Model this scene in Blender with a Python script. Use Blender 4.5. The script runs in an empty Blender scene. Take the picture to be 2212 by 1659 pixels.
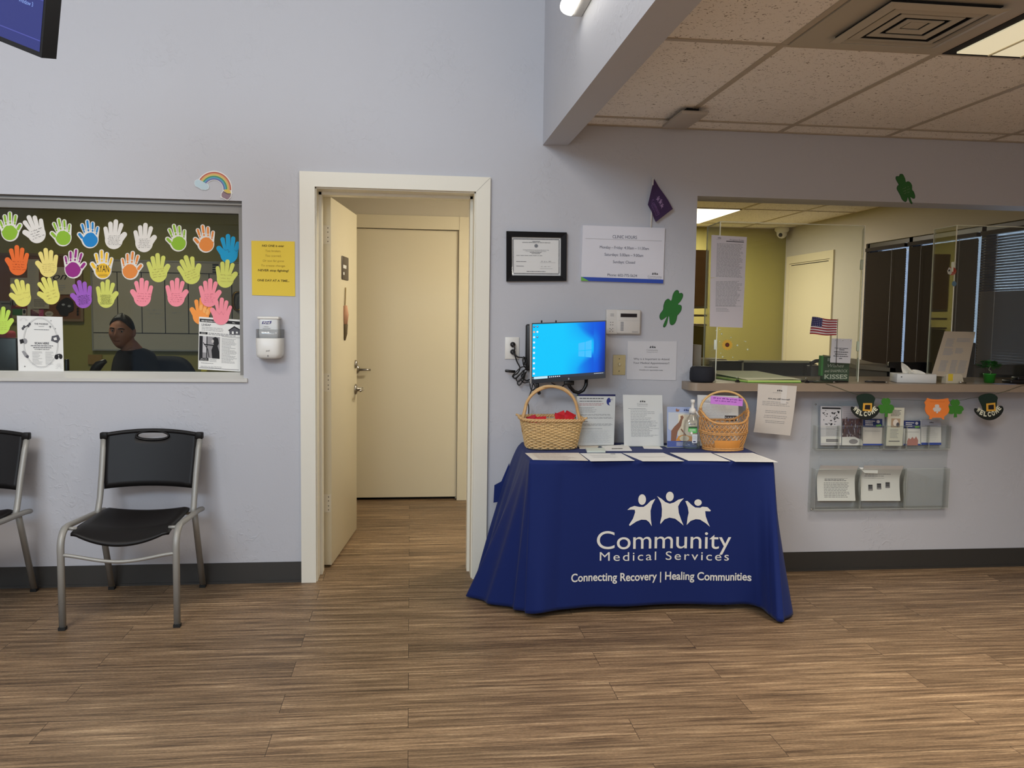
import bpy, bmesh, math, random
from mathutils import Vector, Matrix
from mathutils.bvhtree import BVHTree
from mathutils.geometry import tessellate_polygon
PI = math.pi
random.seed(7)
scene = bpy.context.scene
COL = scene.collection

# ------------------------------------------------------------------ camera
R = Matrix(((0.99301, -0.11722, 0.01399), (0.00475, -0.07845, -0.99691), (0.11796, 0.99001, -0.07734)))
# re-orthonormalise the measured rotation (rows: right, down, forward)
_f = R[2].normalized(); _r = (R[0] - _f * R[0].dot(_f)).normalized(); _d = _f.cross(_r)
RIGHT, DOWN, FWD = _r, _d, _f
FPX, DIST, HCAM = 1857.53, 4.52105, 1.39982
CAM = Vector((0, -DIST, HCAM))
cd = bpy.data.cameras.new('camera'); co = bpy.data.objects.new('camera', cd); COL.objects.link(co)
cd.sensor_fit = 'HORIZONTAL'; cd.sensor_width = 36.0; cd.lens = FPX / 2212 * 36.0
cd.clip_start = 0.05; cd.clip_end = 100
_m = Matrix((( RIGHT[0], -DOWN[0], -FWD[0]), (RIGHT[1], -DOWN[1], -FWD[1]), (RIGHT[2], -DOWN[2], -FWD[2]))).to_4x4()
_m.translation = CAM
co.matrix_world = _m
scene.camera = co

def ray(px, py):
    return RIGHT * (px - 1106) + DOWN * (py - 829.5) + FWD * FPX
def W(px, py, Y=0.0):
    d = ray(px, py); return CAM + d * ((Y + DIST) / d[1])
def Zp(px, py, z=0.0):
    d = ray(px, py); return CAM + d * ((z - HCAM) / d[2])
def Xp(px, py, x):
    d = ray(px, py); return CAM + d * (x / d[0])

# ------------------------------------------------------------------ world, exposure, large lights
world = bpy.data.worlds.new('world'); scene.world = world; world.use_nodes = True
world.node_tree.nodes['Background'].inputs[0].default_value = (0.45, 0.58, 0.8, 1)
world.node_tree.nodes['Background'].inputs[1].default_value = 0.6
vs = scene.view_settings
vs.view_transform = 'Standard'; vs.look = 'None'; vs.gamma = 1; vs.exposure = 0.04; vs.use_curve_mapping = False
cy = scene.cycles
cy.use_denoising = True; cy.max_bounces = 8; cy.diffuse_bounces = 5; cy.glossy_bounces = 4
cy.transmission_bounces = 6; cy.transparent_max_bounces = 24; cy.sample_clamp_indirect = 6
cy.caustics_reflective = False; cy.caustics_refractive = False

def area(name, loc, target, sx, sy, power, color, spread=180):
    l = bpy.data.lights.new(name, 'AREA'); l.shape = 'RECTANGLE'; l.size = sx; l.size_y = sy
    l.energy = power; l.color = color; l.spread = math.radians(spread)
    o = bpy.data.objects.new(name, l); COL.objects.link(o); o.location = loc
    o.rotation_euler = (Vector(target) - Vector(loc)).to_track_quat('-Z', 'Y').to_euler()
    return o
# daylight through the high window and the glazed front behind the camera
area('daylight_high_window', (-2.3, -6.9, 3.45), (-0.8, 0, 1.8), 2.6, 1.0, 135, (0.70, 0.85, 1.0))
area('daylight_front_window', (-0.85, -6.9, 1.5), (-1.2, 0, 1.2), 2.1, 1.9, 36, (1.0, 0.95, 0.88))
# ceiling lamps of the tall side, low side, reception, hall and office, plus an added low-side fill
area('tall_ceiling_lamp', (-1.9, -3.4, 4.1), (-1.9, -3.4, 0), 1.4, 1.4, 98, (1.0, 0.91, 0.81))
area('troffer_lamp', (2.29, -2.05, 2.385), (2.29, -2.05, 0), 0.56, 1.1, 36, (1.0, 0.91, 0.78), 125)
area('low_side_fill_lamp', (2.29, -4.85, 2.385), (2.29, -4.85, 0), 0.56, 1.1, 66, (1.0, 0.91, 0.78), 125)  # unseen lamp added behind the camera to brighten low wall and ceiling
area('reception_lamp', (2.69, 3.72, 2.385), (2.69, 3.72, 0), 0.55, 1.1, 55, (1.0, 0.92, 0.80))
area('hall_lamp', (1.02, 0.72, 2.37), (0.7, 0.75, 0), 0.3, 0.6, 34, (1.0, 0.90, 0.70))
area('office_lamp', (-2.3, 1.7, 2.37), (-2.3, 1.7, 0), 0.6, 0.6, 15.0, (1.0, 0.90, 0.70))

# ------------------------------------------------------------------ materials
def lin(c):
    return tuple((x / 255 / 12.92) if x / 255 <= 0.04045 else ((x / 255 + 0.055) / 1.055) ** 2.4 for x in c) + (1.0,)
MATS = {}
def mat(name, rgb=(128, 128, 128), rough=0.6, metal=0.0, spec=0.5, bump=None, emit=None, estr=0, alpha=None, vary=None, sheen=0, coat=0):
    if name in MATS: return MATS[name]
    m = bpy.data.materials.new(name); m.use_nodes = True; nt = m.node_tree; b = nt.nodes['Principled BSDF']
    b.inputs['Base Color'].default_value = lin(rgb); b.inputs['Roughness'].default_value = rough
    b.inputs['Metallic'].default_value = metal; b.inputs['Specular IOR Level'].default_value = spec
    if sheen: b.inputs['Sheen Weight'].default_value = sheen
    if coat: b.inputs['Coat Weight'].default_value = coat; b.inputs['Coat Roughness'].default_value = 0.15
    if emit: b.inputs['Emission Color'].default_value = lin(emit); b.inputs['Emission Strength'].default_value = estr
    if bump or vary:
        tc = nt.nodes.new('ShaderNodeTexCoord')
    if vary:   # (scale, amount, stretch) natural colour variation of the material
        n = nt.nodes.new('ShaderNodeTexNoise'); n.inputs['Scale'].default_value = vary[0]; n.inputs['Detail'].default_value = 4
        mp = nt.nodes.new('ShaderNodeMapping'); mp.inputs['Scale'].default_value = vary[2] if len(vary) > 2 else (1, 1, 1)
        nt.links.new(tc.outputs['Object'], mp.inputs[0]); nt.links.new(mp.outputs[0], n.inputs['Vector'])
        mx = nt.nodes.new('ShaderNodeMix'); mx.data_type = 'RGBA'
        c = lin(rgb); a = vary[1]
        mx.inputs[6].default_value = (c[0] * (1 - a), c[1] * (1 - a), c[2] * (1 - a), 1)
        mx.inputs[7].default_value = (min(1, c[0] * (1 + a)), min(1, c[1] * (1 + a)), min(1, c[2] * (1 + a)), 1)
        nt.links.new(n.outputs[0], mx.inputs[0]); nt.links.new(mx.outputs[2], b.inputs['Base Color'])
    if bump:   # (scale, strength, distance)
        n = nt.nodes.new('ShaderNodeTexNoise'); n.inputs['Scale'].default_value = bump[0]; n.inputs['Detail'].default_value = 6
        nt.links.new(tc.outputs['Object'], n.inputs['Vector'])
        bp = nt.nodes.new('ShaderNodeBump'); bp.inputs['Strength'].default_value = bump[1]; bp.inputs['Distance'].default_value = bump[2]
        nt.links.new(n.outputs[0], bp.inputs['Height']); nt.links.new(bp.outputs[0], b.inputs['Normal'])
    MATS[name] = m
    return m
def clear_mat(name, tint=(250, 252, 250), gloss=0.08, rough=0.02, haze=0.0):
    if name in MATS: return MATS[name]
    m = bpy.data.materials.new(name); m.use_nodes = True; nt = m.node_tree
    for n in list(nt.nodes):
        if n.type != 'OUTPUT_MATERIAL': nt.nodes.remove(n)
    out = [n for n in nt.nodes if n.type == 'OUTPUT_MATERIAL'][0]
    tr = nt.nodes.new('ShaderNodeBsdfTransparent'); tr.inputs[0].default_value = lin(tint)
    gl = nt.nodes.new('ShaderNodeBsdfGlossy'); gl.inputs['Roughness'].default_value = rough
    lw = nt.nodes.new('ShaderNodeLayerWeight'); lw.inputs[0].default_value = 0.25
    ma = nt.nodes.new('ShaderNodeMath'); ma.operation = 'MULTIPLY_ADD'; ma.inputs[1].default_value = 0.45; ma.inputs[2].default_value = gloss
    mx = nt.nodes.new('ShaderNodeMixShader')
    nt.links.new(lw.outputs['Fresnel'], ma.inputs[0]); nt.links.new(ma.outputs[0], mx.inputs[0])
    nt.links.new(tr.outputs[0], mx.inputs[1]); nt.links.new(gl.outputs[0], mx.inputs[2])
    last = mx
    if haze:
        df = nt.nodes.new('ShaderNodeBsdfDiffuse'); df.inputs[0].default_value = lin((225, 228, 222))
        m2 = nt.nodes.new('ShaderNodeMixShader'); m2.inputs[0].default_value = haze
        nt.links.new(mx.outputs[0], m2.inputs[1]); nt.links.new(df.outputs[0], m2.inputs[2]); last = m2
    nt.links.new(last.outputs[0], out.inputs[0])
    MATS[name] = m
    return m

def wall_mat(name, rgb, strength=0.35):
    """painted plaster with an orange-peel skin and smeared trowel patches"""
    m = mat(name, rgb, rough=0.62, spec=0.35); nt = m.node_tree; b = nt.nodes['Principled BSDF']
    tc = nt.nodes.new('ShaderNodeTexCoord')
    mp = nt.nodes.new('ShaderNodeMapping'); mp.inputs['Scale'].default_value = (1, 1, 1)
    nt.links.new(tc.outputs['Object'], mp.inputs[0])
    n1 = nt.nodes.new('ShaderNodeTexNoise'); n1.inputs['Scale'].default_value = 26; n1.inputs['Detail'].default_value = 5; n1.inputs['Distortion'].default_value = 1.2
    n2 = nt.nodes.new('ShaderNodeTexNoise'); n2.inputs['Scale'].default_value = 3.2; n2.inputs['Detail'].default_value = 2
    nt.links.new(mp.outputs[0], n1.inputs['Vector']); nt.links.new(mp.outputs[0], n2.inputs['Vector'])
    r1 = nt.nodes.new('ShaderNodeValToRGB'); r1.color_ramp.elements[0].position = 0.52; r1.color_ramp.elements[1].position = 0.62
    r2 = nt.nodes.new('ShaderNodeValToRGB'); r2.color_ramp.elements[0].position = 0.50; r2.color_ramp.elements[1].position = 0.68
    nt.links.new(n1.outputs[0], r1.inputs[0]); nt.links.new(n2.outputs[0], r2.inputs[0])
    mu = nt.nodes.new('ShaderNodeMath'); mu.operation = 'MULTIPLY'
    nt.links.new(r1.outputs[0], mu.inputs[0]); nt.links.new(r2.outputs[0], mu.inputs[1])
    n3 = nt.nodes.new('ShaderNodeTexNoise'); n3.inputs['Scale'].default_value = 90; n3.inputs['Detail'].default_value = 3
    nt.links.new(mp.outputs[0], n3.inputs['Vector'])
    ad = nt.nodes.new('ShaderNodeMath'); ad.operation = 'MULTIPLY_ADD'; ad.inputs[1].default_value = 0.25
    nt.links.new(n3.outputs[0], ad.inputs[0]); nt.links.new(mu.outputs[0], ad.inputs[2])
    bp = nt.nodes.new('ShaderNodeBump'); bp.inputs['Strength'].default_value = strength; bp.inputs['Distance'].default_value = 0.003
    nt.links.new(ad.outputs[0], bp.inputs['Height']); nt.links.new(bp.outputs[0], b.inputs['Normal'])
    return m

def floor_mat():
    m = mat('vinyl_plank', (120, 98, 76), rough=0.48, spec=0.35); nt = m.node_tree; b = nt.nodes['Principled BSDF']
    N = nt.nodes.new; L = nt.links.new
    tc = N('ShaderNodeTexCoord')
    br = N('ShaderNodeTexBrick'); br.offset = 0.37; br.offset_frequency = 2; br.squash = 1
    br.inputs['Scale'].default_value = 1.0; br.inputs['Brick Width'].default_value = 1.22; br.inputs['Row Height'].default_value = 0.152
    br.inputs['Mortar Size'].default_value = 0.0009; br.inputs['Mortar Smooth'].default_value = 0.0; br.inputs['Bias'].default_value = 0.0
    br.inputs['Color1'].default_value = (0, 0, 0, 1); br.inputs['Color2'].default_value = (1, 1, 1, 1); br.inputs['Mortar'].default_value = (0.5, 0.5, 0.5, 1)
    L(tc.outputs['Object'], br.inputs['Vector'])
    # shift the grain per plank
    sc_ = N('ShaderNodeVectorMath'); sc_.operation = 'SCALE'; sc_.inputs['Scale'].default_value = 7.0
    L(br.outputs['Color'], sc_.inputs[0])
    va = N('ShaderNodeVectorMath'); va.operation = 'ADD'; L(tc.outputs['Object'], va.inputs[0]); L(sc_.outputs[0], va.inputs[1])
    mp = N('ShaderNodeMapping'); mp.inputs['Scale'].default_value = (1.3, 30, 1); L(va.outputs[0], mp.inputs[0])
    g1 = N('ShaderNodeTexNoise'); g1.inputs['Scale'].default_value = 1.6; g1.inputs['Detail'].default_value = 9; g1.inputs['Roughness'].default_value = 0.72; g1.inputs['Distortion'].default_value = 0.25
    L(mp.outputs[0], g1.inputs['Vector'])
    mp2 = N('ShaderNodeMapping'); mp2.inputs['Scale'].default_value = (2.2, 120, 1); L(va.outputs[0], mp2.inputs[0])
    g2 = N('ShaderNodeTexNoise'); g2.inputs['Scale'].default_value = 2.0; g2.inputs['Detail'].default_value = 5; g2.inputs['Roughness'].default_value = 0.6
    L(mp2.outputs[0], g2.inputs['Vector'])
    cr = N('ShaderNodeValToRGB'); e = cr.color_ramp.elements
    e[0].position = 0.28; e[0].color = lin((64, 46, 30)); e[1].position = 0.72; e[1].color = lin((202, 172, 132))
    k = e.new(0.45); k.color = lin((122, 97, 70)); k = e.new(0.56); k.color = lin((152, 124, 92))
    L(g1.outputs[0], cr.inputs[0])
    mx = N('ShaderNodeMix'); mx.data_type = 'RGBA'; mx.blend_type = 'OVERLAY'; mx.inputs[0].default_value = 0.75
    L(cr.outputs[0], mx.inputs[6]); L(g2.outputs[0], mx.inputs[7])
    # streaks of dark grain
    st = N('ShaderNodeValToRGB'); st.color_ramp.elements[0].position = 0.34; st.color_ramp.elements[0].color = (0.32, 0.30, 0.28, 1); st.color_ramp.elements[1].position = 0.43; st.color_ramp.elements[1].color = (1, 1, 1, 1)
    L(g2.outputs[0], st.inputs[0])
    m2 = N('ShaderNodeMix'); m2.data_type = 'RGBA'; m2.blend_type = 'MULTIPLY'; m2.inputs[0].default_value = 0.55
    L(mx.outputs[2], m2.inputs[6]); L(st.outputs[0], m2.inputs[7])
    mp3 = N('ShaderNodeMapping'); mp3.inputs['Scale'].default_value = (55, 230, 1); L(va.outputs[0], mp3.inputs[0])
    g3 = N('ShaderNodeTexNoise'); g3.inputs['Scale'].default_value = 1.5; g3.inputs['Detail'].default_value = 3; L(mp3.outputs[0], g3.inputs['Vector'])
    m4 = N('ShaderNodeMix'); m4.data_type = 'RGBA'; m4.blend_type = 'OVERLAY'; m4.inputs[0].default_value = 0.55; L(m2.outputs[2], m4.inputs[6]); L(g3.outputs[0], m4.inputs[7]); m2 = m4
    # plank tone
    tn = N('ShaderNodeMapRange'); tn.inputs[3].default_value = 0.70; tn.inputs[4].default_value = 0.92; L(br.outputs['Color'], tn.inputs[0])
    hs = N('ShaderNodeHueSaturation'); hs.inputs['Saturation'].default_value = 0.95; L(tn.outputs[0], hs.inputs['Value']); L(m2.outputs[2], hs.inputs['Color'])
    m3 = N('ShaderNodeMix'); m3.data_type = 'RGBA'; m3.inputs[7].default_value = lin((40, 30, 22))
    L(br.outputs['Fac'], m3.inputs[0]); L(hs.outputs[0], m3.inputs[6]); L(m3.outputs[2], b.inputs['Base Color'])
    bp = N('ShaderNodeBump'); bp.inputs['Strength'].default_value = 0.25; bp.inputs['Distance'].default_value = 0.001
    L(g2.outputs[0], bp.inputs['Height']); L(bp.outputs[0], b.inputs['Normal'])
    return m

def tile_mat():
    m = mat('ceiling_tile', (240, 236, 230), rough=0.9, spec=0.1); nt = m.node_tree; b = nt.nodes['Principled BSDF']
    N = nt.nodes.new; L = nt.links.new
    tc = N('ShaderNodeTexCoord')
    n = N('ShaderNodeTexNoise'); n.inputs['Scale'].default_value = 62; n.inputs['Detail'].default_value = 3; n.inputs['Distortion'].default_value = 1.6
    L(tc.outputs['Object'], n.inputs['Vector'])
    cr = N('ShaderNodeValToRGB'); e = cr.color_ramp.elements; e[0].position = 0.33; e[0].color = lin((140, 130, 120)); e[1].position = 0.39; e[1].color = lin((240, 236, 230))
    L(n.outputs[0], cr.inputs[0]); L(cr.outputs[0], b.inputs['Base Color'])
    bp = N('ShaderNodeBump'); bp.inputs['Strength'].default_value = 0.6; bp.inputs['Distance'].default_value = 0.003
    L(n.outputs[0], bp.inputs['Height']); L(bp.outputs[0], b.inputs['Normal'])
    return m

# ------------------------------------------------------------------ mesh builder
ORG = {}
class MB:
    def __init__(s, M=None):
        s.v = []; s.f = []; s.mi = []; s.mats = []; s.sm = []; s.M = M or Matrix.Identity(4)
    def _m(s, m):
        if m not in s.mats: s.mats.append(m)
        return s.mats.index(m)
    def add(s, vs, fs, m, smooth=False):
        o = len(s.v); k = s._m(m)
        s.v += [s.M @ Vector(v) for v in vs]
        for f in fs:
            s.f.append(tuple(i + o for i in f)); s.mi.append(k); s.sm.append(smooth)
        return s
    def box(s, a, b, m, M=None):
        x0, y0, z0 = a; x1, y1, z1 = b
        vs = [(x0,y0,z0),(x1,y0,z0),(x1,y1,z0),(x0,y1,z0),(x0,y0,z1),(x1,y0,z1),(x1,y1,z1),(x0,y1,z1)]
        if M: vs = [M @ Vector(v) for v in vs]
        return s.add(vs, [(0,3,2,1),(4,5,6,7),(0,1,5,4),(1,2,6,5),(2,3,7,6),(3,0,4,7)], m)
    def rbox(s, a, b, m, r=0.005, seg=3, M=None):
        """box with rounded edges"""
        bm = bmesh.new(); bmesh.ops.create_cube(bm, size=1)
        for v in bm.verts:
            v.co = Vector(((a[0]+b[0])/2 + v.co.x*(b[0]-a[0]), (a[1]+b[1])/2 + v.co.y*(b[1]-a[1]), (a[2]+b[2])/2 + v.co.z*(b[2]-a[2])))
        bmesh.ops.bevel(bm, geom=list(bm.edges), offset=r, segments=seg, profile=0.5, affect='EDGES')
        return s.frombm(bm, m, M)
    def frombm(s, bm, m, M=None, smooth=True):
        bm.verts.ensure_lookup_table(); bm.verts.index_update()
        vs = [(M @ v.co) if M else v.co.copy() for v in bm.verts]
        fs = [tuple(v.index for v in f.verts) for f in bm.faces]; bm.free()
        return s.add(vs, fs, m, smooth)
    def quad(s, pts, m): return s.add(pts, [(0,1,2,3)], m)
    def prism(s, pts, thick, m, n=None, side=None):
        """closed flat outline (3D points) extruded by vector thick"""
        t = Vector(thick); k = len(pts); P = [Vector(p) for p in pts]
        tris = tessellate_polygon([P])
        s.add(P + [p + t for p in P], [tuple(x) for x in tris] + [tuple(i + k for i in reversed(x)) for x in tris], m)
        s.add(P + [p + t for p in P], [(i, (i+1) % k, (i+1) % k + k, i + k) for i in range(k)], side or m)
        return s
    def tube(s, pts, r, m, seg=8, closed=False, caps=True, flat=None):
        P = [Vector(p) for p in pts]; n = len(P)
        if n < 2: return s
        rs = r if isinstance(r, (list, tuple)) else [r] * n
        T = []
        for i in range(n):
            a = P[(i - 1) % n] if (closed or i > 0) else P[i]; b = P[(i + 1) % n] if (closed or i < n - 1) else P[i]
            t = (b - a); T.append(t.normalized() if t.length > 1e-9 else Vector((0, 0, 1)))
        up = Vector((0, 0, 1)) if abs(T[0].z) < 0.9 else Vector((0, 1, 0))
        N = (up - T[0] * up.dot(T[0])).normalized(); vs = []; fs = []
        for i in range(n):
            N = (N - T[i] * N.dot(T[i])); N = N.normalized() if N.length > 1e-6 else Vector((1, 0, 0)); B = T[i].cross(N)
            for k in range(seg):
                a = 2 * PI * (k + 0.5) / seg
                ca, sa = math.cos(a), math.sin(a)
                if flat: ca *= flat
                vs.append(P[i] + (N * ca + B * sa) * rs[i])
        rng = n if closed else n - 1
        for i in range(rng):
            j = (i + 1) % n
            for k in range(seg):
                l = (k + 1) % seg
                fs.append((i*seg+k, i*seg+l, j*seg+l, j*seg+k))
        if caps and not closed:
            fs.append(tuple(range(seg))[::-1]); fs.append(tuple((n-1)*seg+k for k in range(seg)))
        return s.add(vs, fs, m, seg > 4)
    def lathe(s, prof, m, seg=24, c=(0, 0, 0), sx=1, sy=1, M=None):
        vs = []; fs = []
        for r, z in prof:
            for k in range(seg):
                a = 2 * PI * k / seg; vs.append((c[0] + r * sx * math.cos(a), c[1] + r * sy * math.sin(a), c[2] + z))
        if M: vs = [M @ Vector(v) for v in vs]
        for i in range(len(prof) - 1):
            for k in range(seg):
                l = (k + 1) % seg; fs.append((i*seg+k, i*seg+l, (i+1)*seg+l, (i+1)*seg+k))
        fs.append(tuple(range(seg))[::-1]); fs.append(tuple((len(prof)-1)*seg+k for k in range(seg)))
        return s.add(vs, fs, m, True)
    def grid(s, fn, nu, nv, m, smooth=True, closed_u=False):
        vs = [fn(i / nu, j / nv) for j in range(nv + 1) for i in range(nu + (0 if closed_u else 1))]
        w = nu if closed_u else nu + 1; fs = []
        for j in range(nv):
            for i in range(nu):
                k = (i + 1) % w
                fs.append((j*w+i, j*w+k, (j+1)*w+k, (j+1)*w+i))
        return s.add(vs, fs, m, smooth)
    def build(s, name, parent=None, origin=None, kind=None):
        if parent is not None: origin = ORG[parent.name]
        o3 = Vector(origin) if origin is not None else Vector((0, 0, 0))
        me = bpy.data.meshes.new(name); me.from_pydata([tuple(v - o3) for v in s.v], [], s.f)
        for m in s.mats: me.materials.append(m)
        for p, k, q in zip(me.polygons, s.mi, s.sm): p.material_index = k; p.use_smooth = q
        me.update()
        bm = bmesh.new(); bm.from_mesh(me); bmesh.ops.recalc_face_normals(bm, faces=bm.faces); bm.to_mesh(me); bm.free()
        o = bpy.data.objects.new(name, me); COL.objects.link(o)
        if parent is not None: o.parent = parent
        else: o.location = o3
        ORG[o.name] = o3.copy()
        if kind: o['kind'] = kind
        return o
    def solo(s, name, label, cat, group=None, kind=None):
        n = len(s.v); c = Vector((sum(v.x for v in s.v) / n, sum(v.y for v in s.v) / n, min(v.z for v in s.v)))
        o = s.build(name, None, c); o['label'] = label; o['category'] = cat
        if group: o['group'] = group
        if kind: o['kind'] = kind
        return o
def thing(name, label, cat, loc, group=None):
    o = bpy.data.objects.new(name, None); COL.objects.link(o); o.location = loc; o.empty_display_size = 0.05
    o['label'] = label; o['category'] = cat
    if group: o['group'] = group
    ORG[o.name] = Vector(loc)
    return o
def structure(o): o['kind'] = 'structure'; return o
def tree_copy(root, loc, label):
    r = root.copy(); COL.objects.link(r); r.location = loc; r['label'] = label; ORG[r.name] = Vector(loc)
    for ch in list(root.children):
        c = ch.copy(); COL.objects.link(c); c.parent = r
        for g in ch.children:
            d = g.copy(); COL.objects.link(d); d.parent = c
    return r

# ------------------------------------------------------------------ lettering
_TXT = {}
def glyphs(body, bold=0.0, spacing=1.0, shear=0.0, res=3):
    key = (body, bold, spacing, shear, res)
    if key in _TXT: return _TXT[key]
    c = bpy.data.curves.new('t', 'FONT'); c.body = body; c.size = 1.0; c.offset = bold; c.space_character = spacing; c.shear = shear
    c.resolution_u = res; c.fill_mode = 'FRONT'
    o = bpy.data.objects.new('t', c); COL.objects.link(o)
    dg = bpy.context.evaluated_depsgraph_get(); me = bpy.data.meshes.new_from_object(o.evaluated_get(dg))
    vs = [(v.co.x, v.co.y) for v in me.vertices]; fs = [tuple(p.vertices) for p in me.polygons]
    bpy.data.objects.remove(o); bpy.data.meshes.remove(me); bpy.data.curves.remove(c)
    if not vs: vs = [(0, 0)]
    x0 = min(v[0] for v in vs); x1 = max(v[0] for v in vs)
    _TXT[key] = (vs, fs, x0, x1); return _TXT[key]
CAPH = 0.69   # cap height of the built-in letters at size 1

class Sheet(MB):
    """flat printed thing: corners TL,TR,BR,BL in the room, print laid out in local units (u right, v down)"""
    def __init__(s, tl, tr, br, bl, Wd, Hd, bend=None, flip=False):
        super().__init__(); s.c = [Vector(x) for x in (tl, tr, br, bl)]; s.Wd = Wd; s.Hd = Hd; s.bend = bend
        n = (s.c[3] - s.c[0]).cross(s.c[1] - s.c[0]).normalized()
        if n.dot(CAM - s.c[0]) < 0: n = -n
        s.n = -n if flip else n; s.proj = None
    def P(s, u, v, w=0.0):
        a = u / s.Wd; b = v / s.Hd; c = s.c
        p = (c[0] * (1 - a) + c[1] * a) * (1 - b) + (c[3] * (1 - a) + c[2] * a) * b
        if s.bend: p = p + s.bend(a, b)
        if s.proj: p = s.proj(p)
        return p + s.n * w
    def paper(s, m, thick=0.0015, nu=1, nv=1):
        if s.bend is None and s.proj is None:
            q = [s.P(0, 0), s.P(s.Wd, 0), s.P(s.Wd, s.Hd), s.P(0, s.Hd)]
            s.prism(q, -s.n * thick, m)
        else:
            s.grid(lambda i, j: s.P(i * s.Wd, j * s.Hd), nu, nv, m); s.grid(lambda i, j: s.P(i * s.Wd, j * s.Hd, -thick), nu, nv, m)
        return s
    def rect(s, u0, v0, u1, v1, m, lay=1):
        w = 0.0003 + 0.0003 * lay; return s.quad([s.P(u0, v0, w), s.P(u1, v0, w), s.P(u1, v1, w), s.P(u0, v1, w)], m)
    def poly(s, pts, m, lay=1):
        w = 0.0003 + 0.0003 * lay; tr = tessellate_polygon([[Vector((a, b, 0)) for a, b in pts]])
        return s.add([s.P(a, b, w) for a, b in pts], [tuple(t) for t in tr], m)
    def slab(s, pts, thick, m, side=None, lay=0):
        P = [s.P(a, b, 0.0003 * lay) for a, b in pts]; return s.prism(P, -s.n * thick, m, side=side)
    def ell(s, u, v, ru, rv, m, lay=1, seg=20, a0=0, a1=2 * PI):
        return s.poly([(u + ru * math.cos(a0 + (a1 - a0) * k / seg), v + rv * math.sin(a0 + (a1 - a0) * k / seg)) for k in range(seg + (0 if a1 - a0 > 6.2 else 1))], m, lay)
    def line(s, pts, wd, m, lay=2):
        for (a, b), (c, d) in zip(pts[:-1], pts[1:]):
            L = math.hypot(c - a, d - b) or 1; nx, ny = -(d - b) / L * wd / 2, (c - a) / L * wd / 2
            w = 0.0003 + 0.0003 * lay
            s.quad([s.P(a + nx, b + ny, w), s.P(c + nx, d + ny, w), s.P(c - nx, d - ny, w), s.P(a - nx, b - ny, w)], m)
        return s
    def text(s, body, u, v, cap, m, lay=2, al='c', bold=0.0, fit=None, sp=1.0, shear=0.0, rot=0.0, res=3):
        """v is the baseline; cap the capital height; fit = wanted width"""
        vs, fs, x0, x1 = glyphs(body, bold, sp, shear, res); k = cap / CAPH; kx = k
        if fit: kx = fit / max(1e-6, x1 - x0)
        wd = (x1 - x0) * kx; o = {'l': 0, 'c': -wd / 2, 'r': -wd}[al]; w = 0.0003 + 0.0003 * lay
        ca, sa = math.cos(rot), math.sin(rot); P = []
        for x, y in vs:
            a = o + (x - x0) * kx; b = -y * k
            P.append(s.P(u + a * ca - b * sa, v + a * sa + b * ca, w))
        return s.add(P, fs, m)
    def fine(s, u0, v0, u1, n, dv, m, th=None, rag=0.25, seed=1, lay=1, al='l'):
        """unreadably small lines of print: rows of word-length dashes"""
        rd = random.Random(seed); th = th or dv * 0.35
        for k in range(n):
            e = u1 - (u1 - u0) * rag * rd.random(); a = u0
            if al == 'c': d = (u1 - e) / 2; a = u0 + d; e = u1 - d
            while a < e - (u1 - u0) * 0.03:
                b = min(e, a + (u1 - u0) * (0.05 + 0.10 * rd.random())); s.rect(a, v0 + k * dv, b, v0 + k * dv + th, m, lay); a = b + (u1 - u0) * 0.018
        return s
    def scrawl(s, u0, v0, u1, n, dv, m, th, seed=1, lay=3, amp=0.35, rot=0.0):
        """handwriting"""
        rd = random.Random(seed); c, sn = math.cos(rot), math.sin(rot)
        for k in range(n):
            a = u0 + (u1 - u0) * 0.15 * rd.random(); e = u1 - (u1 - u0) * 0.2 * rd.random(); st = dv * 0.16
            while a < e:
                pts = []; up = True
                for q in range(4 + int(rd.random() * 9)):
                    h_ = dv * amp * (rd.choice((0.25, 0.45, 0.5, 1.0)) if up else -rd.choice((0.1, 0.3, 0.3, 0.8))); up = not up if rd.random() < 0.85 else up
                    y = v0 + k * dv - h_ * 0.8
                    pts.append((u0 + (a - u0) * c - (y - v0) * sn, v0 + (a - u0) * sn + (y - v0) * c)); a += st * (0.3 + 1.3 * rd.random())
                s.line(pts, th, m, lay); a += st * 2.2
        return s
def at_wall(x0, y0, x1, y1, Y=0.0, Wd=None, Hd=None, **k):
    """sheet from the photo box of a thing lying on the plane Y"""
    return Sheet(W(x0, y0, Y), W(x1, y0, Y), W(x1, y1, Y), W(x0, y1, Y), Wd or (x1 - x0), Hd or (y1 - y0), **k)
def quad4(p, Y, Wd, Hd, **k):
    return Sheet(*[W(a, b, Y) for a, b in p], Wd, Hd, **k)

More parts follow.
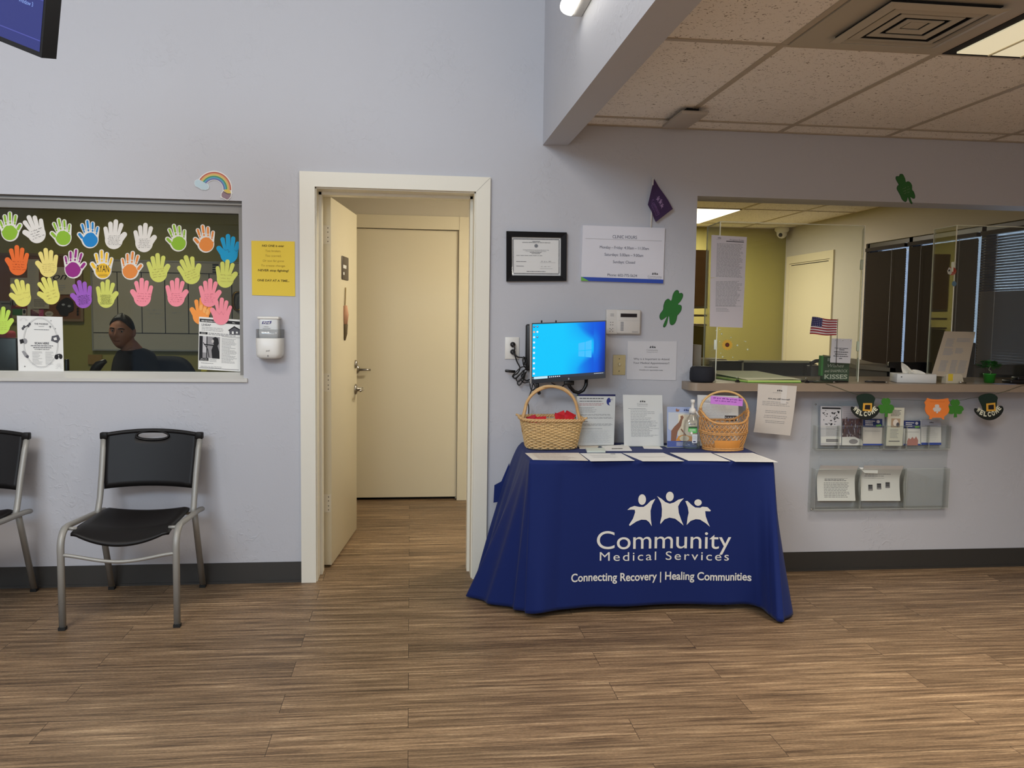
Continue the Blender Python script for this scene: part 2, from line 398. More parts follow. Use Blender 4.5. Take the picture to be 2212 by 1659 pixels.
WHITE = mat('paper_white', (232, 232, 228), rough=0.8); INK = mat('ink_black', (28, 28, 32), rough=0.8); GREY = mat('ink_grey', (150, 150, 152), rough=0.8)
NAVY = mat('ink_navy', (30, 36, 92), rough=0.8); DGREY = mat('ink_dark_grey', (84, 84, 90), rough=0.8)
BLACKP = mat('black_plastic', (20, 20, 22), rough=0.35); WHITEP = mat('white_plastic', (222, 220, 214), rough=0.35)
def people_logo(s, u, v, h, m, lay=2):
    """three leaping figures, centre u, top v, height h"""
    k = h / 100.0
    def F(ox, pts): s.poly([(u + (x - 660) * k * 0.205, v + (y - 150) * k * 0.205) for x, y in pts], m, lay)
    F(0, [(120,405),(160,370),(220,350),(290,365),(350,365),(400,330),(450,280),(515,252),(470,340),(450,420),(455,540),(470,640),(430,580),(390,550),(320,545),(250,570),(155,632),(145,615),(200,530),(230,440),(225,405),(180,402)])
    F(0, [(540,215),(600,250),(660,300),(720,322),(780,305),(840,265),(918,245),(870,300),(840,360),(850,450),(890,560),(922,632),(860,580),(800,535),(720,520),(650,545),(595,612),(590,590),(610,500),(612,400),(600,320),(570,260)])
    F(0, [(940,285),(970,282),(1030,340),(1080,375),(1150,378),(1180,362),(1250,368),(1300,415),(1290,428),(1220,425),(1230,500),(1260,580),(1290,645),(1230,595),(1150,545),(1090,540),(1020,565),(965,625),(975,520),(990,450),(975,370)])
    for cx, cy_, rx, ry in ((328, 262, 55, 75), (720, 220, 55, 68), (1118, 305, 52, 46)):
        s.ell(u + (cx - 660) * k * 0.205, v + (cy_ - 150) * k * 0.205, rx * k * 0.205, ry * k * 0.205, m, lay)
    return s
def brand(s, u, v, w, m=NAVY, m2=GREY):
    """people logo over 'Community / Medical Services', width w"""
    people_logo(s, u, v, w * 0.22, m); s.text('Community', u, v + w * 0.42, w * 0.13, m2, fit=w * 0.95); s.text('Medical Services', u, v + w * 0.56, w * 0.07, m2, fit=w * 0.9)
    return s
# ================================================================== STRUCTURE
PAINT = wall_mat('wall_paint_blue_grey', (188, 189, 195), 0.42); OFFP = wall_mat('wall_paint_beige', (196, 188, 170), 0.2)
OLIVE = wall_mat('wall_paint_olive', (150, 142, 80), 0.15); CREAM = mat('door_enamel_cream', (214, 204, 176), rough=0.42, bump=(40, 0.05, 0.002))
TRIMW = mat('trim_enamel_white', (226, 222, 208), rough=0.38); BASEM = mat('vinyl_base_charcoal', (52, 50, 47), rough=0.5)
TILE = tile_mat(); GRID = mat('ceiling_grid_metal', (176, 165, 148), rough=0.5); FLOOR = floor_mat()
WX0, WX1, WT = -4.5, 4.7, 0.2            # wall extents, wall thickness
HI = 4.15                                # tall ceiling
# openings in the wall: window (x,z), door, reception hatch
WIN = (-3.6, -0.845, 1.062, 1.965); DOR = (-0.483, 0.335, 0.0, 2.045); HAT = (1.525, 4.104, 1.068, 2.062)
mb = MB()
def wbox(x0, x1, z0, z1): mb.box((x0, 0, z0), (x1, WT, z1), PAINT)
wbox(WX0, WIN[0], 0, HI); wbox(WIN[0], WIN[1], 0, WIN[2]); wbox(WIN[0], WIN[1], WIN[3], HI); wbox(WIN[1], DOR[0], 0, HI)
wbox(DOR[0], DOR[1], DOR[3], HI); wbox(DOR[1], HAT[0], 0, HI); wbox(HAT[0], HAT[1], 0, HAT[2] - 0.042); wbox(HAT[0], HAT[1], HAT[3], HI); wbox(HAT[1], WX1, 0, HI)
structure(mb.build('wall_back'))
structure(MB().box((WX0, -7.0, -0.1), (WX1, 4.8, 0.0), FLOOR).build('floor'))
structure(MB().box((WX0 - 0.1, -7.1, 0), (WX0, 4.8, HI), PAINT).build('wall_left'))
structure(MB().box((WX1, -7.1, 0), (WX1 + 0.1, 0.2, HI), PAINT).build('wall_right'))
m = MB()   # wall behind the camera with its window openings
for x0, x1, z0, z1 in ((WX0, -3.6, 0, HI), (-3.6, 0.3, 0, 0.4), (-3.6, 0.3, 2.55, 2.85), (-3.6, 0.3, 4.05, HI), (0.3, WX1, 0, HI)):
    m.box((x0, -7.1, z0), (x1, -7.0, z1), PAINT)
structure(m.build('wall_front'))
structure(MB().box((WX0, -7.1, HI), (0.81, 0.2, HI + 0.1), mat('tall_ceiling_paint', (215, 214, 210), rough=0.9)).build('ceiling_tall'))
# dropped beam between the tall and the low side
structure(MB().box((0.683, -7.0, 2.298), (0.812, 0.0, HI), PAINT).build('wall_beam'))
# low tiled ceilings
CZ = 2.412
def tiled(name, x0, x1, y0, y1, gx, gy, hole=None):
    o = MB()
    if hole:
        hx0, hx1, hy0, hy1 = hole
        for a in ((x0, hx0, y0, y1), (hx1, x1, y0, y1), (hx0, hx1, y0, hy0), (hx0, hx1, hy1, y1)): o.box((a[0], a[2], CZ), (a[1], a[3], CZ + 0.02), TILE)
    else: o.box((x0, y0, CZ), (x1, y1, CZ + 0.02), TILE)
    c = structure(o.build(name)); g = MB(); w = 0.012
    for x in gx:
        if x0 < x < x1: g.box((x - w, y0, CZ - 0.004), (x + w, y1, CZ + 0.001), GRID)
    for y in gy:
        if y0 < y < y1: g.box((x0, y - w, CZ - 0.0045), (x1, y + w, CZ + 0.001), GRID)
    g.box((x0, y0, CZ - 0.005), (x0 + 0.022, y1, CZ + 0.001), GRID); g.box((x1 - 0.022, y0, CZ - 0.005), (x1, y1, CZ + 0.001), GRID)
    g.box((x0, y0, CZ - 0.005), (x1, y0 + 0.022, CZ + 0.001), GRID); g.box((x0, y1 - 0.022, CZ - 0.005), (x1, y1, CZ + 0.001), GRID)
    g.build('ceiling_grid', c); return c
GX = [1.352 + 0.61 * k for k in range(-1, 7)]
GY = [-0.195 - 1.22 * k for k in range(6)]
tiled('ceiling_low', 0.812, WX1, -7.0, 0.0, GX, GY)
tiled('ceiling_reception', 1.3, 4.106, 0.2, 4.623, [2.38, 2.992, 3.595], [1.9, 3.1, 4.26])
HM = MB().box((-0.70, 0.2, 2.41), (1.2, 3.3, 2.43), mat('hall_ceiling_paint', (176, 166, 148), rough=0.9, bump=(30, 0.5, 0.004)))
structure(HM.build('ceiling_hall'))
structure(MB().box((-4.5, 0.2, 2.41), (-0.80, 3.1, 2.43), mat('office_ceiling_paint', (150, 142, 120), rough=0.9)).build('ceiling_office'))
# hall walls with the closed door
m = MB(); HB = 1.985; HD = (-0.47, 0.362)
m.box((-0.80, 0.2, 0), (-0.70, 3.1, 2.41), OFFP); m.box((1.2, 0.2, 0), (1.3, 4.62, 2.41), OFFP)
structure(m.build('wall_hall_side'))
m = MB().box((-0.70, HB, 0), (HD[0], HB + 0.12, 2.41), OFFP).box((HD[1], HB, 0), (1.2, HB + 0.12, 2.41), OFFP).box((HD[0], HB, 2.045), (HD[1], HB + 0.12, 2.41), OFFP)
structure(m.build('wall_hall_back'))
m = MB(); tz = 0.095
m.box((HD[1] - 0.002, HB - 0.02, 0), (HD[1] + tz, HB, 2.045 + tz), CREAM).box((HD[0] - tz, HB - 0.02, 0), (HD[0] + 0.002, HB, 2.045 + tz), CREAM).box((HD[0], HB - 0.02, 2.043), (HD[1], HB, 2.045 + tz), CREAM)
m.box((HD[0], HB + 0.05, 0), (HD[0] + 0.012, HB + 0.09, 2.045), CREAM).box((HD[1] - 0.012, HB + 0.05, 0), (HD[1], HB + 0.09, 2.045), CREAM)
structure(m.build('trim_2'))
d2 = structure(MB().box((HD[0] + 0.004, HB + 0.012, 0.022), (HD[1] - 0.004, HB + 0.05, 2.04), CREAM).build('door_2'))
structure(MB().box((HD[0], HB + 0.06, 0), (HD[1], HB + 0.12, 2.04), mat('dark_gap', (18, 16, 14), rough=1)).build('hall_gap_shade'))  # near-black sheet behind the closed door, painting the shade in its gap
CHROME = mat('satin_nickel', (176, 172, 166), rough=0.25, metal=1.0)
def lever(M, parent):
    h = MB(M)
    h.lathe([(0.0, 0), (0.033, 0), (0.034, 0.006), (0.028, 0.012), (0.014, 0.016), (0.012, 0.05), (0.0, 0.052)], CHROME, 20, M=Matrix.Rotation(PI / 2, 4, 'X'))
    h.tube([(0, -0.045, 0), (0.03, -0.052, 0), (0.075, -0.052, 0.001), (0.115, -0.050, 0.0)], [0.011, 0.010, 0.0085, 0.008], CHROME, 10)
    return h.build('door_handle', parent)
lever(Matrix.Translation((-0.405, HB + 0.012, 0.995)), d2)
# open door leaf
A = Vector((-0.427, 0.252, 0)); E_ = Vector((-0.339, 1.065, 0)); dx = (E_ - A).normalized(); nx = Vector((dx.y, -dx.x, 0))   # nx faces +x
LM = Matrix(((dx.x, nx.x, 0, A.x), (dx.y, nx.y, 0, A.y), (0, 0, 1, 0), (0, 0, 0, 1)))    # local x along leaf, y = outward, z up
leaf = MB(LM); leaf.rbox((0, -0.045, 0.012), (0.818, 0, 2.032), CREAM, 0.002, 2)
d1 = structure(leaf.build('door_1'))
HING = mat('painted_hinge', (216, 208, 188), rough=0.35)
for z in (0.36, 1.03, 1.83):
    h = MB(LM); h.box((-0.002, -0.044, z - 0.05), (0.0, -0.004, z + 0.05), HING)
    h.tube([(-0.006, -0.050, z - 0.052), (-0.006, -0.050, z + 0.052)], 0.007, HING, 10)
    for q in (-0.036, -0.014, 0.014, 0.036):
        h.lathe([(0.0, 0), (0.0035, 0.0), (0.003, 0.0012), (0, 0.0014)], mat('screw_steel', (120, 112, 100), rough=0.4, metal=0.8), 8, M=Matrix.Translation((-0.0018, -0.016 if q * 100 % 2 else -0.030, z + q)) @ Matrix.Rotation(-PI / 2, 4, 'Y'))
    h.build('hinge', d1)
hm = LM @ Matrix.Translation((0.757, 0.0, 0.93)) @ Matrix.Rotation(PI, 4, 'Z')
lever(hm, d1)
h = MB(LM); h.lathe([(0, 0), (0.026, 0), (0.026, 0.010), (0.018, 0.015), (0, 0.015)], CHROME, 18, M=Matrix.Translation((0.757, 0, 1.09)) @ Matrix.Rotation(-PI / 2, 4, 'X')); h.build('deadbolt', d1)
SGN = mat('sign_brown', (72, 62, 52), rough=0.4)
h = MB(LM); h.rbox((0.30, 0.0, 1.605), (0.50, 0.006, 1.74), SGN, 0.004, 2); 
sh = Sheet(LM @ Vector((0.30, 0.0065, 1.74)), LM @ Vector((0.50, 0.0065, 1.74)), LM @ Vector((0.50, 0.0065, 1.605)), LM @ Vector((0.30, 0.0065, 1.605)), 200, 135)
sh.fine(20, 50, 120, 1, 10, WHITE, 20, 0, 3); sh.fine(20, 92, 60, 1, 10, WHITE, 16, 0, 4)
base = len(h.v); 
for vv in sh.v: h.v.append(vv)
for f, k in zip(sh.f, sh.mi): h.f.append(tuple(i + base for i in f)); h.mi.append(h._m(sh.mats[k])); h.sm.append(False)
h.build('room_sign', d1)
# braided charm on the leaf: a hanging decoration
h = MB(LM); c0 = 0.375
h.tube([(c0 + 0.03, 0.004, 1.56), (c0 + 0.012, 0.006, 1.50), (c0, 0.006, 1.45)], 0.003, mat('raffia', (150, 130, 90), rough=0.9), 6)
h.tube([(c0 + 0.04, 0.004, 1.56), (c0 + 0.02, 0.006, 1.50), (c0 + 0.005, 0.006, 1.45)], 0.003, mat('raffia'), 6)
h.tube([(c0, 0.008, 1.455), (c0 + 0.002, 0.010, 1.40), (c0 + 0.004, 0.009, 1.345)], [0.012, 0.018, 0.012], mat('charm_pink', (196, 150, 120), rough=0.9), 8)
h.tube([(c0 + 0.004, 0.008, 1.345), (c0 + 0.004, 0.008, 1.29), (c0 - 0.004, 0.006, 1.25)], [0.015, 0.012, 0.004], mat('charm_brown', (96, 82, 56), rough=0.9), 8)
h.solo('door_charm', 'dried braided charm hanging on the open cream door below its brown sign', 'decoration')
# door casing and jamb
m = MB(); x0, x1, zt = -0.483, 0.335, 2.045; c = 0.075
m.prism([(x0 - c, -0.022, 0), (x0 - c, -0.022, zt + c), (x1 + c, -0.022, zt + c), (x1 + c, -0.022, 0), (x1, -0.022, 0), (x1, -0.022, zt), (x0, -0.022, zt), (x0, -0.022, 0)], (0, 0.022, 0), TRIMW)
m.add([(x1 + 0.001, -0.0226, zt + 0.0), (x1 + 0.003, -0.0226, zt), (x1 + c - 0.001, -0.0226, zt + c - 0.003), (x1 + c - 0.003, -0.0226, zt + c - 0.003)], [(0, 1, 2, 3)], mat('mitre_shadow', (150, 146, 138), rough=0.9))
m.box((x0, 0.0, 0), (x0 + 0.006, 0.25, zt), TRIMW).box((x1 - 0.006, 0.0, 0), (x1, 0.25, zt), TRIMW).box((x0, 0, zt - 0.006), (x1, 0.25, zt), TRIMW)
m.box((x0 + 0.006, 0.12, 0), (x0 + 0.02, 0.20, zt - 0.006), TRIMW).box((x1 - 0.02, 0.12, 0), (x1 - 0.006, 0.20, zt - 0.006), TRIMW).box((x0 + 0.006, 0.12, zt - 0.02), (x1 - 0.006, 0.20, zt - 0.006), TRIMW)
structure(m.build('trim_1'))
# rubber baseboards with a toe
def baseb(name, x0, x1):
    b = MB(); b.box((x0, -0.006, 0.012), (x1, 0, 0.108), BASEM); b.box((x0, -0.012, 0.0), (x1, 0, 0.012), BASEM); structure(b.build(name))
baseb('baseboard_left', WX0, x0 - c); baseb('baseboard_right', x1 + c, WX1)
# ---------------- office window: frame, sill, glass
ALU = mat('window_frame_grey', (128, 124, 118), rough=0.4, metal=0.2); SILLM = mat('sill_paint', (200, 198, 192), rough=0.5)
a, b, z0, z1 = WIN
wn = MB(); wn.box((a, 0.03, z1 - 0.060), (b, 0.10, z1), ALU).box((a, 0.015, z1 - 0.020), (b, 0.03, z1 - 0.012), ALU)
wn.box((b - 0.022, 0.03, z0), (b, 0.10, z1 - 0.06), ALU).box((a, 0.03, z0), (a + 0.022, 0.10, z1 - 0.06), ALU).box((a, 0.055, z0 + 0.0), (b, 0.10, z0 + 0.034), SILLM)
w1 = structure(wn.build('window_1'))
s_ = MB(); s_.add([(a, -0.012, z0 - 0.012), (b + 0.02, -0.012, z0 - 0.012), (b + 0.02, -0.012, z0 + 0.004), (a, -0.012, z0 + 0.004), (a, 0.06, z0 + 0.033), (b - 0.001, 0.06, z0 + 0.033), (b + 0.02, 0.0, z0 - 0.012), (a, 0.0, z0 - 0.012), (b + 0.02, 0.0, z0 + 0.006)],
  [(0, 1, 2, 3), (3, 2, 5, 4), (0, 7, 6, 1), (1, 6, 8, 2)], SILLM)
s_.build('window_sill', w1)
GLASS = clear_mat('window_glass', (236, 240, 238), gloss=0.012)
MB().box((a + 0.02, 0.062, z0 + 0.03), (b - 0.02, 0.066, z1 - 0.058), GLASS).build('glass_pane', w1)
# ---------------- office behind the window
structure(MB().box((-4.5, 3.0, 0), (-0.80, 3.1, 2.41), OLIVE).build('wall_office_back'))
# ---------------- reception walls, door and windows
XR, YB = 4.106, 4.623
structure(MB().box((1.3, YB, 0), (XR, YB + 0.1, 2.41), OLIVE).build('wall_reception_back'))
structure(MB().box((1.3, 0.2, 0), (1.34, YB, 2.41), OLIVE).build('wall_reception_left'))
GREYW = wall_mat('wall_paint_warm_grey', (184, 178, 168), 0.2)
rw = MB(); WY0, WY1, WZ0, WZ1 = 0.25, 2.925, 0.92, 2.108
for y0, y1, zz0, zz1 in ((0.2, WY0, 0, 2.41), (WY0, WY1, 0, WZ0), (WY0, WY1, WZ1, 2.41), (WY1, YB, 0, 2.41)): rw.box((XR, y0, zz0), (XR + 0.15, y1, zz1), GREYW)
structure(rw.build('wall_reception_right'))
dm = MB(); dy0, dy1 = 3.55, 4.50
dm.box((XR - 0.018, dy0 - 0.05, 0), (XR, dy0 + 0.02, 2.02), CREAM).box((XR - 0.018, dy1 - 0.02, 0), (XR, dy1 + 0.05, 2.02), CREAM).box((XR - 0.018, dy0 - 0.05, 2.02), (XR, dy1 + 0.05, 2.10), CREAM)
structure(dm.build('trim_3'))
d3 = structure(MB().box((XR - 0.012, dy0 + 0.02, 0.01), (XR - 0.001, dy1 - 0.02, 2.015), CREAM).build('door_3'))
MB().box((XR - 0.0125, dy0 + 0.05, 1.995), (XR - 0.0122, dy1 - 0.06, 2.003), mat('dark_gap')).build('door_gap', d3)
lever(Matrix.Translation((XR - 0.012, dy0 + 0.07, 0.98)) @ Matrix.Rotation(-PI / 2, 4, 'Z'), d3)
BRNZ = mat('bronze_frame', (46, 40, 36), rough=0.4, metal=0.3)
BL = mat('blind_slat_brown', (40, 32, 29), rough=0.7, spec=0.2); BLs = mat('blind_slat_grey', (96, 96, 104), rough=0.35); CORD = mat('blind_cord', (205, 205, 210), rough=0.8)
muls = [WY1, 2.25, 1.33, WY0]
wb = MB()
wb.box((XR + 0.02, WY0, WZ1 - 0.04), (XR + 0.10, WY1, WZ1), BRNZ).box((XR + 0.02, WY0, WZ0), (XR + 0.10, WY1, WZ0 + 0.05), BRNZ)
for y in muls: wb.box((XR + 0.02, max(WY0, y - 0.025), WZ0), (XR + 0.10, min(WY1, y + 0.025), WZ1), BRNZ)
w2 = structure(wb.build('window_2'))
MB().box((XR + 0.07, WY0, WZ0), (XR + 0.074, WY1, WZ1), clear_mat('outer_glass', (225, 232, 240), gloss=0.05)).build('glass_pane', w2)
area('outside_daylight', (XR + 2.6, 4.3, 1.7), (XR, 2.6, 1.6), 6.0, 3.0, 230, (0.86, 0.92, 1.0))
for i, (yb, ya) in enumerate(zip(muls[:-1], muls[1:])):
    lab = ['brown closed venetian blind on the window nearest the reception door', 'brown closed venetian blind on the middle reception window', 'half open venetian blind with grey slats on the right reception window'][i]
    t = thing('venetian_blind', lab, 'blind', (XR, (ya + yb) / 2, WZ1 - 0.03), 'blinds on the reception windows')
    ya += 0.027; yb -= (0.018 if i else 0.027)
    MB().box((XR - 0.022, ya, WZ1 - 0.075), (XR + 0.018, yb, WZ1 - 0.045), BL).build('headrail', t)
    s_ = MB(); z = WZ1 - 0.098; ang = math.radians(72 if i < 2 else 50); sm_ = BL if i < 2 else BLs
    zb = 1.0 if i < 2 else 1.09
    while z > zb:
        hw = 0.0125; c_, s2 = math.cos(ang) * hw, math.sin(ang) * hw
        if i == 2 and z > 1.62: c_, s2 = math.cos(math.radians(25)) * hw, math.sin(math.radians(25)) * hw
        s_.add([(XR - 0.002 - c_, ya, z + s2), (XR - 0.002 - c_, yb, z + s2), (XR - 0.002 + c_, yb, z - s2), (XR - 0.002 + c_, ya, z - s2),
                (XR - 0.0008 - c_, ya, z + s2 - 0.001), (XR - 0.0008 - c_, yb, z + s2 - 0.001), (XR - 0.0008 + c_, yb, z - s2 - 0.001), (XR - 0.0008 + c_, ya, z - s2 - 0.001)], [(0, 1, 2, 3), (7, 6, 5, 4), (0, 4, 5, 1), (3, 2, 6, 7)], sm_)
        z -= 0.0195
    s_.build('slats', t)
    MB().box((XR - 0.014, ya, zb - 0.022), (XR + 0.01, yb, zb - 0.004), mat('blind_rail_pale', (190, 192, 200), rough=0.4) if i == 2 else BL).build('bottom_rail', t)
    cd_ = MB()
    for f in ((0.3,) if i == 0 else (0.22, 0.78) if i == 1 else (0.82, 0.45)):
        y = ya + (yb - ya) * f; cd_.tube([(XR - 0.020, y, WZ1 - 0.08), (XR - 0.020, y, zb)], 0.0016 if not (i == 2 and f < 0.5) else 0.005, CORD, 6)
    cd_.build('pull_cord', t)
# ---------------- ceiling fittings
OFFW = mat('vent_enamel', (176, 168, 152), rough=0.5); VBLK = mat('vent_dark', (22, 20, 20), rough=0.9)
t = thing('ceiling_vent', 'square louvred air diffuser in the low ceiling beside the lit troffer', 'vent', (1.657, -1.745, CZ))
vm = MB(); px0, px1, py0, py1 = 1.368, 1.950, -2.020, -1.432
vm.box((px0, py0, CZ - 0.008), (px1, py1, CZ - 0.002), OFFW); vm.build('panel', t)
cxv, cyv = 1.672, -1.735
vb = MB(); vb.box((cxv - 0.185, cyv - 0.185, CZ - 0.012), (cxv + 0.185, cyv + 0.185, CZ - 0.009), VBLK); vb.build('dark_throat', t)
for k, r in enumerate((0.20, 0.155, 0.11, 0.065)):
    vb = MB(); ri = r - 0.028; zo = CZ - 0.012; zi = CZ - 0.034 + k * 0.004
    co_ = [(cxv - r, cyv - r), (cxv + r, cyv - r), (cxv + r, cyv + r), (cxv - r, cyv + r)]; ci = [(cxv - ri, cyv - ri), (cxv + ri, cyv - ri), (cxv + ri, cyv + ri), (cxv - ri, cyv + ri)]
    V = [(x, y, zo - 0.014) for x, y in co_] + [(x, y, zi) for x, y in ci] + [(x, y, zo - 0.0115) for x, y in co_] + [(x, y, zi + 0.003) for x, y in ci]
    F = []
    for i in range(4):
        j = (i + 1) % 4; F += [(i, j, j + 4, i + 4), (i + 8, i + 12, j + 12, j + 8), (i, i + 8, j + 8, j), (i + 4, j + 4, j + 12, i + 12)]
    vb.add(V, F, OFFW); vb.build('louver', t)
MB().box((cxv - 0.03, cyv - 0.03, CZ - 0.02), (cxv + 0.03, cyv + 0.03, CZ - 0.016), OFFW).build('centre_plate', t)
LENS = mat('troffer_lens', (240, 232, 205), rough=0.5, emit=(255, 244, 205), estr=0.5)
t = thing('troffer_light', 'lit fluorescent troffer with a prismatic lens in the low ceiling', 'ceiling light', (2.27, -2.03, CZ))
MB().box((1.975, -2.632, CZ - 0.006), (2.012, -1.42, CZ - 0.002), VBLK).box((2.53, -2.632, CZ - 0.006), (2.56, -1.42, CZ - 0.002), VBLK).box((2.012, -1.455, CZ - 0.006), (2.53, -1.42, CZ - 0.002), VBLK).build('frame', t)
l_ = MB().box((2.012, -2.632, CZ - 0.012), (2.53, -1.455, CZ - 0.006), LENS)
for x in (2.14, 2.27, 2.40): l_.box((x - 0.003, -2.632, CZ - 0.016), (x + 0.003, -1.455, CZ - 0.011), mat('lens_rib', (200, 190, 160), rough=0.5))
l_.box((2.012, -2.0, CZ - 0.016), (2.53, -1.994, CZ - 0.011), mat('lens_rib')); l_.build('lens', t)
t = thing('ceiling_panel_light', 'glowing square ceiling light seen through the reception hatch', 'ceiling light', (2.69, 3.68, CZ))
MB().box((2.395, 3.115, CZ - 0.012), (2.978, 4.245, CZ - 0.002), mat('reception_lens', (255, 250, 225), rough=0.5, emit=(255, 248, 212), estr=3.0)).build('lens', t)
MB().box((2.38, 3.10, CZ - 0.009), (2.992, 3.115, CZ - 0.003), GRID).box((2.38, 4.245, CZ - 0.009), (2.992, 4.26, CZ - 0.003), GRID).box((2.978, 3.1, CZ - 0.009), (2.992, 4.26, CZ - 0.003), GRID).box((2.38, 3.1, CZ - 0.009), (2.395, 4.26, CZ - 0.003), GRID).build('frame', t)
m = MB().rbox((1.275, -0.475, 2.375), (1.405, -0.155, 2.392), mat('alarm_housing', (176, 168, 158), rough=0.5), 0.004, 2).box((1.31, -0.44, 2.392), (1.37, -0.19, 2.411), VBLK)
m.solo('ceiling_alarm_box', 'flat pale box fixed under the low ceiling close to the back wall', 'alarm box')
# strip light on the beam
t = thing('strip_light', 'glowing tube light fixed along the side of the beam', 'light', (0.64, -2.2, 2.65))
MB().rbox((0.637, -3.4, 2.612), (0.682, -1.0, 2.672), mat('strip_housing', (200, 198, 194), rough=0.4), 0.003, 2).build('housing', t)
d = MB(); sec = [(math.cos(math.radians(a)) * 0.05, math.sin(math.radians(a)) * 0.034) for a in range(90, 271, 15)]
V = []; F = []; ys = [-3.4, -1.035, -1.012, -1.0]
for q, y in enumerate(ys):
    k = (1, 1, 0.93, 0.72)[q]
    V += [(0.637 + a * k, y, 2.642 + b * k) for a, b in sec]
nn = len(sec)
for q in range(3):
    for i in range(nn - 1): F.append((q * nn + i, q * nn + i + 1, (q + 1) * nn + i + 1, (q + 1) * nn + i))
F.append(tuple(range(3 * nn, 4 * nn))); F.append(tuple(range(nn)))
d.add(V, F, mat('strip_diffuser', (255, 255, 252), rough=0.4, emit=(255, 252, 244), estr=5.0), True); d.build('diffuser', t)
sl = area('strip_lamp', (0.60, -2.2, 2.645), (-1.5, -2.2, 2.2), 0.07, 2.3, 16, (1.0, 0.97, 0.9))
# ---------------- reception counter
CTR = mat('counter_laminate', (150, 134, 116), rough=0.35, vary=(18, 0.06))
def counter_outline(x0, x1, y0, y1, r):
    pts = [(x1, y0), (x1, y1), (x0, y1)]
    for k in range(7):
        a = PI + (PI / 2) * k / 6; pts.append((x0 + r + r * math.cos(a), y0 + r + r * math.sin(a)))
    return pts
m = MB(); o1 = counter_outline(1.468, 4.10, -0.15, 0.0, 0.05)
m.prism([(x, y, 1.026) for x, y in o1], (0, 0, 0.042), CTR); m.box((HAT[0] + 0.002, 0.0, 1.026), (4.10, 0.46, 1.068), CTR)
m.solo('reception_counter', 'long taupe laminate counter top running under the reception hatch', 'counter')
# ================================================================== HANDPRINTS ON THE WINDOW
GY_ = 0.0608   # front face of the pane
def hand_outline(mir, spread=1.0, fat=1.0, low=1.0):
    """unit hand about 1 tall, y up; thumb on the left unless mirrored"""
    F = [((-0.20, -0.06), (-0.355, 0.075), 0.092), ((-0.165, 0.10), (-0.235, 0.40), 0.079), ((-0.02, 0.14), (-0.045, 0.52), 0.082), ((0.125, 0.12), (0.145, 0.44), 0.079), ((0.245, 0.03), (0.315, 0.27), 0.074)]
    pts = []; prev = None
    for i, ((bx, by), (tx, ty), r) in enumerate(F):
        tx *= spread; r *= fat
        d = Vector((tx - bx, ty - by)).normalized(); nrm = Vector((-d.y, d.x))   # left of the finger
        bl = Vector((bx, by)) + nrm * r; brr = Vector((bx, by)) - nrm * r
        if prev is not None:
            v = (prev + bl) / 2; pts.append((v.x, v.y)) 
        a0 = math.atan2(nrm.y, nrm.x)
        for k in range(9):
            a = a0 - PI * k / 8; pts.append((tx + r * math.cos(a), ty + r * math.sin(a)))
        prev = brr
    # heel of the palm
    for k in range(17):
        a = math.radians(8 - 180 * k / 16); pts.append((0.015 + 0.315 * math.cos(a), -0.12 + 0.33 * low * math.sin(a)))
    if mir: pts = [(-x, y) for x, y in pts][::-1]
    return pts
